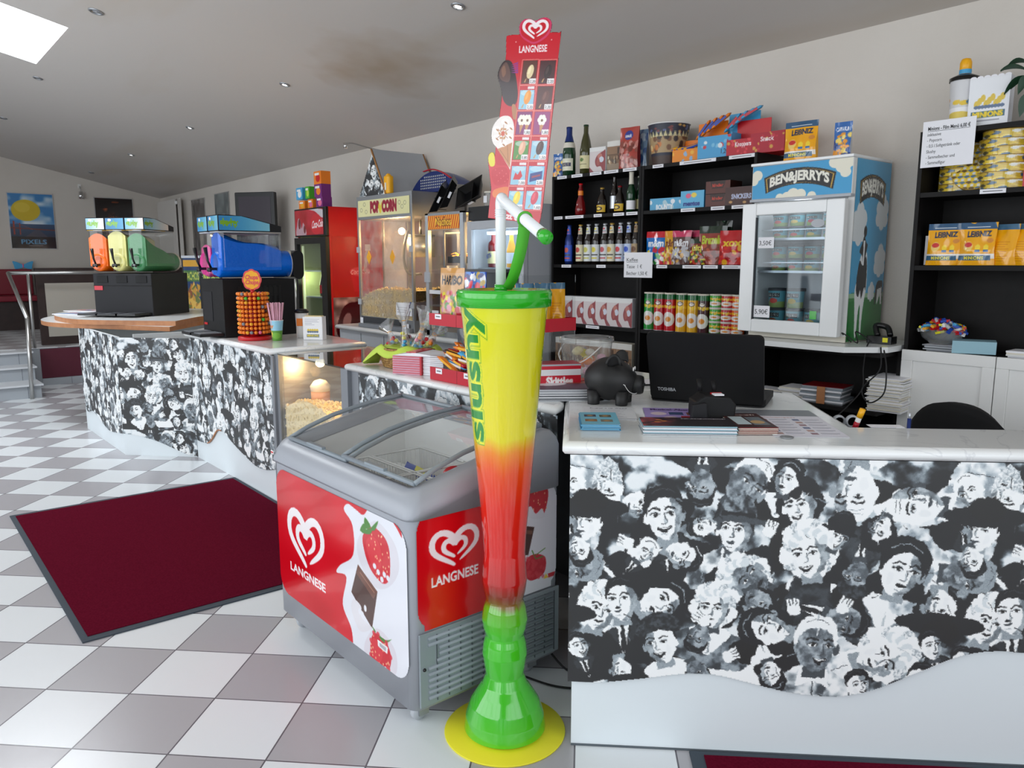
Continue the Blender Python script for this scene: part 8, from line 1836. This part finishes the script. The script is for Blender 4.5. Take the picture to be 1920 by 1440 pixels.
# chocolate ice cream, cone, fruit ice standing out at the left
c.poly(OUT[2], (52, 34, 36)); c.poly(S_([(275, 430), (290, 380), (325, 350), (350, 420), (340, 480), (290, 470)]), (96, 66, 58)); c.poly(S_([(290, 400), (310, 370), (320, 420), (300, 450)]), (130, 90, 70)); c.poly(S_([(360, 640), (385, 640), (398, 720), (380, 735), (366, 720)]), (176, 120, 80))
for k in range(5): c.poly(M_([(350, 370 + 12 * k), (405, 345 + 16 * k), (400, 360 + 16 * k)]), (140, 40, 130))
c.poly(OUT[3], (236, 228, 222)); c.poly(M_([(262, 935), (362, 890), (346, 1062)]), (196, 136, 90)); c.line(M_([(280, 940), (348, 1040)]), 1, (150, 96, 60)); c.line(M_([(330, 910), (335, 1020)]), 1, (150, 96, 60))
for X, Y in ((258, 800), (255, 860), (315, 750), (350, 790), (345, 850), (300, 900)): q = Bz(X, Y); c.ell(*q, 8, 6, (248, 244, 240)); c.ell(q[0] + 2, q[1] + 2, 4, 1.6, (176, 120, 80), .6)
for k in range(6): a = k * 1.047 + .5; q = Bz(300, 830); c.line([(q[0] + 3 * math.cos(a), q[1] + 4 * math.sin(a)), (q[0] + 13 * math.cos(a), q[1] + 18 * math.sin(a))], 1.3, (176, 120, 96)); c.ell(q[0] + 7 * math.cos(a + .5), q[1] + 10 * math.sin(a + .5), 2, 3.4, (196, 140, 90), a)
c.ell(*Bz(300, 830), 4, 5, (206, 90, 60))
c.poly(OUT[4], (206, 40, 54)); c.poly(S_([(200, 1000), (215, 960), (240, 965), (245, 1040), (215, 1050)]), (226, 214, 60)); c.poly(S_([(225, 1080), (320, 1060), (335, 1150), (250, 1180)]), (196, 24, 44)); c.poly(S_([(240, 1210), (335, 1190), (335, 1255), (240, 1260)]), (230, 140, 60), .8)
for k in range(10): c.ell(*Bz(250 + 9 * k, 1075 + (k * 37) % 90), 1.2, 1.2, (226, 90, 96))
# picture cells with prices
cols_ = [((433, 335), (540, 333), (417, 497), (526, 503)), ((548, 333), (664, 330), (532, 500), (640, 502))]
themes = [[(92, 50, 40), (74, 38, 40)], [(150, 200, 220), (84, 44, 40)], [(130, 50, 110), (150, 60, 120)], [(80, 140, 60), (150, 196, 216)], [(150, 196, 216), (130, 190, 220)], [(140, 196, 214), (150, 200, 220)]]
ices = [[(226, 206, 160), (50, 30, 28)], [(236, 150, 60), (96, 50, 40)], [(240, 234, 220), (240, 236, 226)], [(226, 170, 140), (70, 40, 34)], [(206, 40, 50), (50, 70, 140)], [(240, 206, 60), (206, 60, 80)]]
prices = [['2,20', '2,20'], ['2,20', '2,20'], ['1,80', '1,80'], ['0,80', '1,50'], ['1,00', '2,00'], ['0,60', '1,60']]
rowy = [(335, 500), (508, 672), (680, 842), (850, 1010), (1020, 1180), (1188, 1345)]
for r_, (ya, yb) in enumerate(rowy):
    for k in range(2):
        sh_ = (ya - 335) * .108; xa, xb = (433, 542) if k == 0 else (549, 665); sh2 = (yb - 335) * .108
        f = lambda u, v: Bz(xa + (xb - xa) * u - (sh_ + (sh2 - sh_) * v), ya + (yb - ya) * v + k * 0 - 3 * u * (1 - r_ / 3))
        q = lambda P: [f(*p) for p in P]
        c.poly(q([(-.03, -.03), (1.03, -.03), (1.03, 1.03), (-.03, 1.03)]), (226, 130, 120)); c.poly(q([(0, 0), (1, 0), (1, 1), (0, 1)]), RED)
        t0 = 0.0 if r_ == 0 or (r_, k) in ((1, 1), (2, 0), (2, 1)) else .16
        c.poly(q([(.05, t0 + .02), (.95, t0 + .02), (.95, .97), (.05, .97)]), themes[r_][k])
        if t0: c.poly(q([(.5, .03), (.92, .03), (.92, .14), (.5, .14)]), (230, 220, 220)); c.poly(q(ell(.5, .3, .4, .12, 12)), (210, 226, 230), .6)
        if r_ == 2:
            for dx in ((0, ) if k else (-.15, .2)):
                c.poly(q([(.38 + dx, .5), (.66 + dx, .5), (.45 + dx, .95)]), (196, 140, 90))
                for i in range(6): a = i * 1.047; c.poly(q(ell(.5 + dx + .15 * math.cos(a), .36 + .13 * math.sin(a), .12, .11, 10)), ices[r_][k])
                c.poly(q(ell(.5 + dx, .38, .07, .06, 8)), (120, 84, 60))
        elif (r_, k) == (4, 1): c.poly(q([(.15, .5), (.85, .38), (.85, .72), (.15, .86)]), (44, 62, 130)); c.poly(q([(.25, .6), (.75, .52), (.75, .6), (.25, .7)]), (150, 60, 80))
        elif (r_, k) == (4, 0): c.poly(q([(.2, .75), (.3, .45), (.45, .55), (.6, .35), (.75, .6), (.6, .75)]), ices[r_][k])
        else: c.poly(q(ell(.55, .48, .2, .3, 16, .35)), ices[r_][k]); c.poly(q(ell(.5, .42, .08, .18, 10, .35)), tuple(min(255, v + 40) for v in ices[r_][k]), .6); c.poly(q([(.3, .78), (.38, .74), (.3, .92), (.22, .9)]), (196, 150, 100))
        c.poly(q([(.55, .76), (.96, .76), (.96, .98), (.55, .98)]), (236, 232, 230)); p0 = f(.59, .93); p1 = f(.92, .93); c.text(prices[r_][k], p0[0], p0[1], 5.4, (40, 40, 48), p1[0] - p0[0])
c.text('Jetzt eis', *Bz(262, 1392), 12, (236, 214, 214), 54, .05, ang=.06)
def in_any(U, V):
    X = U * CBW; Y = (1 - V) * CBH; r = np.zeros(X.shape, bool)
    for P in OUT:
        ins = np.zeros(X.shape, bool)
        for i in range(len(P)):
            (xa, ya), (xb, yb) = P[i], P[(i + 1) % len(P)]
            if ya != yb: ins ^= ((ya > Y) != (yb > Y)) & (X < (xb - xa) * (Y - ya) / (yb - ya) + xa)
        r |= ins
    return r
ux = (BU - vv * BU.dot(vv)).normalized()
O0 = c0 - Vector(t.location)
printed('price_print', t, c, lambda U, V: tuple(O0[i] + ux[i] * (EX0 + (EX1 - EX0) * U) + vv[i] * EZ * V for i in range(3)), 'print_gloss', keep=in_any, solid=.003)
# slim stand, hidden behind the cup: foot on the worktop
m0 = O0 + ux * .06; nb = fwd * .012
B().tube([Vector((m0.x, m0.y, WZ + .006)) + nb, m0 + nb, m0 + nb + vv * .5], .006, 'steel', 8).cyl(m0.x + nb.x, m0.y + nb.y, WZ, .06, .007, 'steel', 20).build('stand', t)

# ------------------------------------------------------------------ on the worktops by the till
# bucket of sweets
t = thing('plastic_bucket', 'clear plastic bucket with lid and handle behind the piggy bank', 'bucket', (-2.36, 2.42, WZ))
B().lathe([(.095, .0), (.098, .004), (.112, .16)], 'bucket_plastic', 32, cap=False).cyl(0, 0, 0, .095, .004, 'bucket_plastic', 28).build('bucket_body', t)
B().lathe([(.118, .155), (.12, .16), (.118, .178), (.10, .18), (.098, .174), (.001, .172)], 'bucket_plastic', 32, cap=False).build('lid', t)
B().tube(spline([(-.112, -.02, .15), (-.08, -.09, .1), (0, -.118, .06), (.08, -.09, .09), (.112, -.02, .15)], 6), .003, 'white', 6).build('handle', t)
b = B(); rr = random.Random(3)
for _ in range(16): b.ball(rr.uniform(-.05, .06), rr.uniform(-.05, .05), rr.uniform(.02, .12), .022, rr.choice(['offwhite', 'tube_pink', 'yellow', 'cream', 'orange']), 8, .8)
tag(b.build('sweets', t), kind='stuff')
def brochure(name, label, u, n_, w_, d, h, cv, rz=0.0, n=8, mcol=('paper', 'silver', 'white'), z=.943, cat='brochure'):
    p = fc(u, n_, z); t = thing(name, label, cat, p, FA + rz); b = B(); rr = random.Random(label)
    for k in range(n): a = rr.uniform(-.003, .003); b.box(a, w_ + a, a, d + a, h * k / n, h * (k + .75) / n, mcol[k % len(mcol)])
    b.build('pages', t); printed('cover', t, cv, flatz((0, 0), (w_, 0), (0, d), h + .0006), 'print'); return t
mg = Canvas(50, 34, (70, 56, 76), 2); mg.ell(8, 10, 14, 9, (226, 226, 232)); mg.rect(22, 0, 50, 10, (150, 60, 50)); mg.ell(30, 20, 12, 8, (90, 70, 90))
t = thing('magazine_stack', 'thick stack of grey magazines in front of the red sweets box', 'magazines', (-2.12, 1.885, WZ), R(52)); b = B(); rr = random.Random(8)
for k in range(14): a = rr.uniform(-.006, .006); b.box(a, .26 + a, a, .2 + a, .003 * k, .003 * k + .0024, ['silver', 'paper', 'mid_grey'][k % 3])
b.build('pages', t); printed('cover', t, mg, flatz((0, 0), (.26, 0), (0, .2), .0425), 'print')
t.location = (-2.05, 1.86, WZ)
f1 = Canvas(44, 40, (120, 190, 214), 2)
for x, y, cc in ((12, 12, (60, 60, 80)), (30, 13, (90, 84, 60)), (12, 28, (150, 110, 70)), (30, 29, (120, 120, 110))): f1.rect(x - 7, y - 4, x + 7, y + 4, cc); f1.ell(x, y, 4, 2, (180, 140, 90))
brochure('flyer_stack', 'pale blue flyer stack nearest the left end of the marble worktop', .02, .125, .115, .18, .02, f1, .03, 10, ('sky_blue', 'blue_card'), cat='flyers')
f2 = Canvas(60, 44, (226, 228, 232), 2); f2.text('Programm der Woche', 30, 7, 3.5, (60, 60, 70), 44, center=True)
for k in range(9): f2.rect(8, 11 + 3.4 * k, 50 - (k * 7) % 11, 12 + 3.4 * k, (170, 172, 184))
brochure('info_sheet', 'white printed sheet lying under the black piggy bank', .03, .30, .17, .2, .002, f2, 0, 1, ('paper',), cat='paper sheet')
f3 = Canvas(70, 56, (166, 146, 206), 2); f3.text('Musical-Abend', 33, 9, 6, (60, 30, 90), 50, .03, center=True); f3.ell(16, 22, 9, 6, (226, 206, 214)); f3.rect(28, 16, 44, 26, (60, 80, 120)); f3.rect(48, 16, 64, 27, (130, 84, 70)); f3.ell(28, 37, 8, 5, (216, 190, 196)); f3.rect(40, 30, 54, 42, (170, 40, 50)); f3.text('New Mondial', 36, 52, 5, (60, 30, 90), 38, center=True)
brochure('leaflet', 'lilac leaflet with small pictures in front of the laptop', .225, .235, .2, .25, .004, f3, -.03, 2)
f4 = Canvas(80, 44, (30, 22, 30), 2); f4.fn(lambda X, Y, a: a + np.clip(1.1 - X / 34, 0, 1)[..., None] * vnoise(X / 5, Y / 5, 9)[..., None] * np.array((190, 60, 60))); f4.text('www.cinema-programm.de', 56, 8, 3.4, (236, 236, 240), 40, .02, center=True)
for x, y in ((16, 14), (20, 20), (14, 24)): f4.ell(x, y, 3, 1.6, (240, 150, 60))
brochure('magazine_stack', 'stack of dark magazines with a red glowing cover, front of the worktop', .2, .085, .27, .125, .026, f4, .02, 8, ('silver', 'blue_card', 'paper'), cat='magazines')
f5 = Canvas(44, 50, (66, 34, 34), 2); f5.rect(4, 12, 20, 40, (190, 206, 210)); f5.rect(22, 14, 40, 42, (110, 120, 126)); f5.ell(30, 32, 8, 6, (196, 160, 110)); f5.text('Sommernacht', 22, 8, 4, (230, 220, 214), 34, .02, center=True)
brochure('leaflet_stack', 'stack of maroon leaflets right of the dark magazines', .475, .10, .115, .21, .022, f5, .08, 9, ('dark_red', 'offwhite'), cat='leaflets')
f6 = Canvas(80, 90, (232, 230, 240), 2); f6.text('Wochenprogramm', 30, 9, 5, (200, 150, 140), 40, center=True)
for k in range(6):
    for j in range(2): x = 5 + 38 * j; f6.rect(x, 15 + 12 * k, x + 8, 22 + 12 * k, [(150, 110, 120), (90, 100, 140), (190, 150, 140)][(k + j) % 3]); f6.rect(x + 11, 16 + 12 * k, x + 32, 17.4 + 12 * k, (120, 120, 140)); f6.rect(x + 11, 20 + 12 * k, x + 28, 21 + 12 * k, (180, 180, 196))
brochure('programme_sheet', 'large white printed programme sheet right of the card reader', .575, .085, .21, .3, .0015, f6, 0, 1, ('paper',), cat='paper sheet')
tag(B().prism([(x, y) for x, y in [(fc(*q).x, fc(*q).y) for q in ((.53, .39), (.79, .39), (.79, .5), (.53, .5))]], .943, .9436, 'mid_grey').build('desk_pad'), 'grey cover strip lying behind the programme sheet', 'sheet')
t = thing('coin', 'single round silver coin near the front edge of the marble worktop', 'coin', fc(.606, .075, .943)); B().lathe([(.001, 0), (.0185, 0), (.019, .0015), (.0185, .003), (.016, .003), (.0155, .0024), (.001, .0026)], 'brushed', 24, cap=False).build('coin_disc', t)

# black piggy bank: one continuous body
t = thing('piggy_bank', 'matt black piggy bank with painted white eyes and smile', 'piggy bank', fc(.125, .60, .943), FA + R(-14))
mat('pig_black', lin(27, 27, 28), rough=.5)
b = B()
def pigbody(u, v):
    a = 2 * math.pi * u; s_ = v; x = -.095 + .2 * s_; r = .077 * (math.sin(math.pi * min(1, s_ / .93)) ** .55 if s_ < .55 else max(.0, (1 - ((s_ - .42) / .58) ** 2.3)) ** .62 * 1.0)
    r = max(r, .0005); return (x, r * math.cos(a), .088 + r * 1.0 * math.sin(a) - .012 * max(0, s_ - .5) * 2)
b.surf(pigbody, 28, 26, 'pig_black'); b.build('body', t)
B().lathe([(.001, .025), (.0, .0)], 'pig_black', 8, cap=False) if False else None
B().lathe([(.036, 0), (.034, .022), (.03, .032), (.02, .034), (.001, .033)], 'pig_black', 20, (.086, 0, .07), axis='x').ball(.1195, .011, .072, .005, 'black', 8).ball(.1195, -.011, .072, .005, 'black', 8).build('snout', t)
for s_ in (-1, 1): B().surf(lambda u, v, s_=s_: (.028 + .024 * math.cos(math.pi * u) - .004 * v, s_ * (.052 + .022 * v), .142 + (.005 + .034 * math.sin(math.pi * u)) * v + .004 * math.sin(6 * u)), 12, 6, 'pig_black').build('ear', t, solid=.008)
for x in (-.05, .05):
    for y in (-.04, .04): B().lathe([(.021, 0), (.022, .003), (.024, .05)], 'pig_black', 14, (x, y, 0)).build('leg', t)
b = B()
for y in (-.026, .004): b.ball(.088, y - .004, .128, .0075, 'white', 8, 1.0, .4).ball(.0905, y - .002, .127, .004, 'black', 8, 1, .5)
b.tube(spline([(.064, -.063, .075), (.078, -.052, .052), (.092, -.036, .043), (.1, -.022, .043)], 6), .0011, 'white', 5).tube([(.06, -.066, .078), (.067, -.063, .074)], .0013, 'white', 5); b.build('face_paint', t)

# laptop seen from behind
a_ = at_z(1220, 750, .943); b_ = at_z(1432, 766, .943); lv_ = (b_ - a_); LW_ = lv_.length; t = thing('laptop', 'open black laptop seen from behind on the marble worktop', 'laptop', (a_.x, a_.y, .944), math.atan2(lv_.y, lv_.x))
B().rbox(-.004, LW_ + .004, .012, .25, .003, .026, 'body_black', .012).box(.03, LW_ - .03, .06, .15, .026, .029, 'black').build('base', t, .003)
B().rbox(.0, LW_, 0, .25, 0, .003, 'rubber', .02).build('rubber_feet', t)
q = B().rbox(-.0, LW_, -.012, 0, 0, .262, 'body_black', .018, 5, 'y').text('TOSHIBA', .028, .034, .0125, 'silver', -.0125, .066, .03).build('screen_lid', t, .003)
q.location = (0, .012, .012)
q.rotation_euler = (R(20), 0, 0)
# card reader
t = thing('card_reader', 'black payment card reader standing in front of the laptop', 'card reader', fc(.375, .255, .955), FA + R(8))
B().prism([(-.0, 0), (.125, 0), (.13, .045), (.11, .068), (.03, .075), (.0, .055)], 0, .085, 'body_black', 'y').build('body', t, .006, 3)
B().prism([(-.02, .0), (.035, .0), (.03, .055), (-.015, .05)], -.02, 0, 'slush_black', 'y').build('pin_pad', t, .004)
B().box(.06, .09, .005, .035, .0735, .0775, 'paper').box(.058, .092, .037, .045, .073, .078, 'red').build('sticker', t)
B().tube([(.03, .06, .08), (.028, .07, .118)], .008, 'body_black', 8).tube([(.075, .06, .08), (.074, .07, .112)], .008, 'body_black', 8).build('paper_holder', t)
# pens, tape
t = thing('marker_pen', 'white marker pen with yellow cap leaning behind the counter edge', 'marker pen', fc(.92, .34, .741))
yy = fc(.92, .34).y; p0 = at_y(1602, 804, yy) - Vector(t.location); p1 = at_y(1618, 767, yy) - Vector(t.location); dm = p1 - p0; k0 = -(p0.z - .012) / dm.z
B().tube([p0 + dm * k0, p0 + dm * .6], .0085, 'white', 12).build('barrel', t); B().tube([p0 + dm * .58, p0 + dm * 1.0], .0095, 'pack_yellow', 12).build('cap', t); B().tube([p0 + dm * .02, p0 + dm * .36], .0088, 'rack_red', 12).build('printed_band', t)
t = thing('pen_holder', 'dark desk organiser behind the counter edge holding the marker and the tape rolls', 'holder', fc(.9, .40, .741), FA); B().box(0, .14, 0, .09, 0, .1, 'dark_grey').build('organiser', t)
for k, px in enumerate((1573, 1598)):
    p = at_y(px, 790, fc(.91, .43).y); t = thing('tape_roll', ['roll of clear tape, left of the pair behind the counter edge', 'roll of clear tape, right of the pair next to the marker pen'][k], 'tape roll', p, R(40), 'clear tape rolls')
    B().lathe([(.0155, -.009), (.021, -.009), (.021, .009), (.0155, .009), (.0155, -.009)], 'light_grey', 24, axis='y', cap=False).build('roll', t)
t = thing('ballpoint_pen', 'dark ballpoint pen standing behind the counter edge', 'pen', fc(1.03, .285, .741)); B().tube([(0, 0, 0), (0, 0, .222)], .006, 'foil_blue', 10).build('barrel', t); B().tube([(0, 0, .222), (0, 0, .24)], .0035, 'silver', 8).build('push_button', t)
q = fc(.9, .25, .9425); t = thing('white_paper_slip', 'white paper slip at the back edge of the worktop', 'paper slip', q, FA); B().box(0, .1, -.01, .03, 0, .001, 'paper').build('slip', t)
t = thing('notepad', 'white papers lying behind the piggy bank next to the laptop', 'paper sheet', (-2.05, 2.42, WZ), R(60)); B().box(0, .2, 0, .14, 0, .004, 'paper').box(0, .2, -.01, .0, .0, .006, 'black').build('sheets', t)
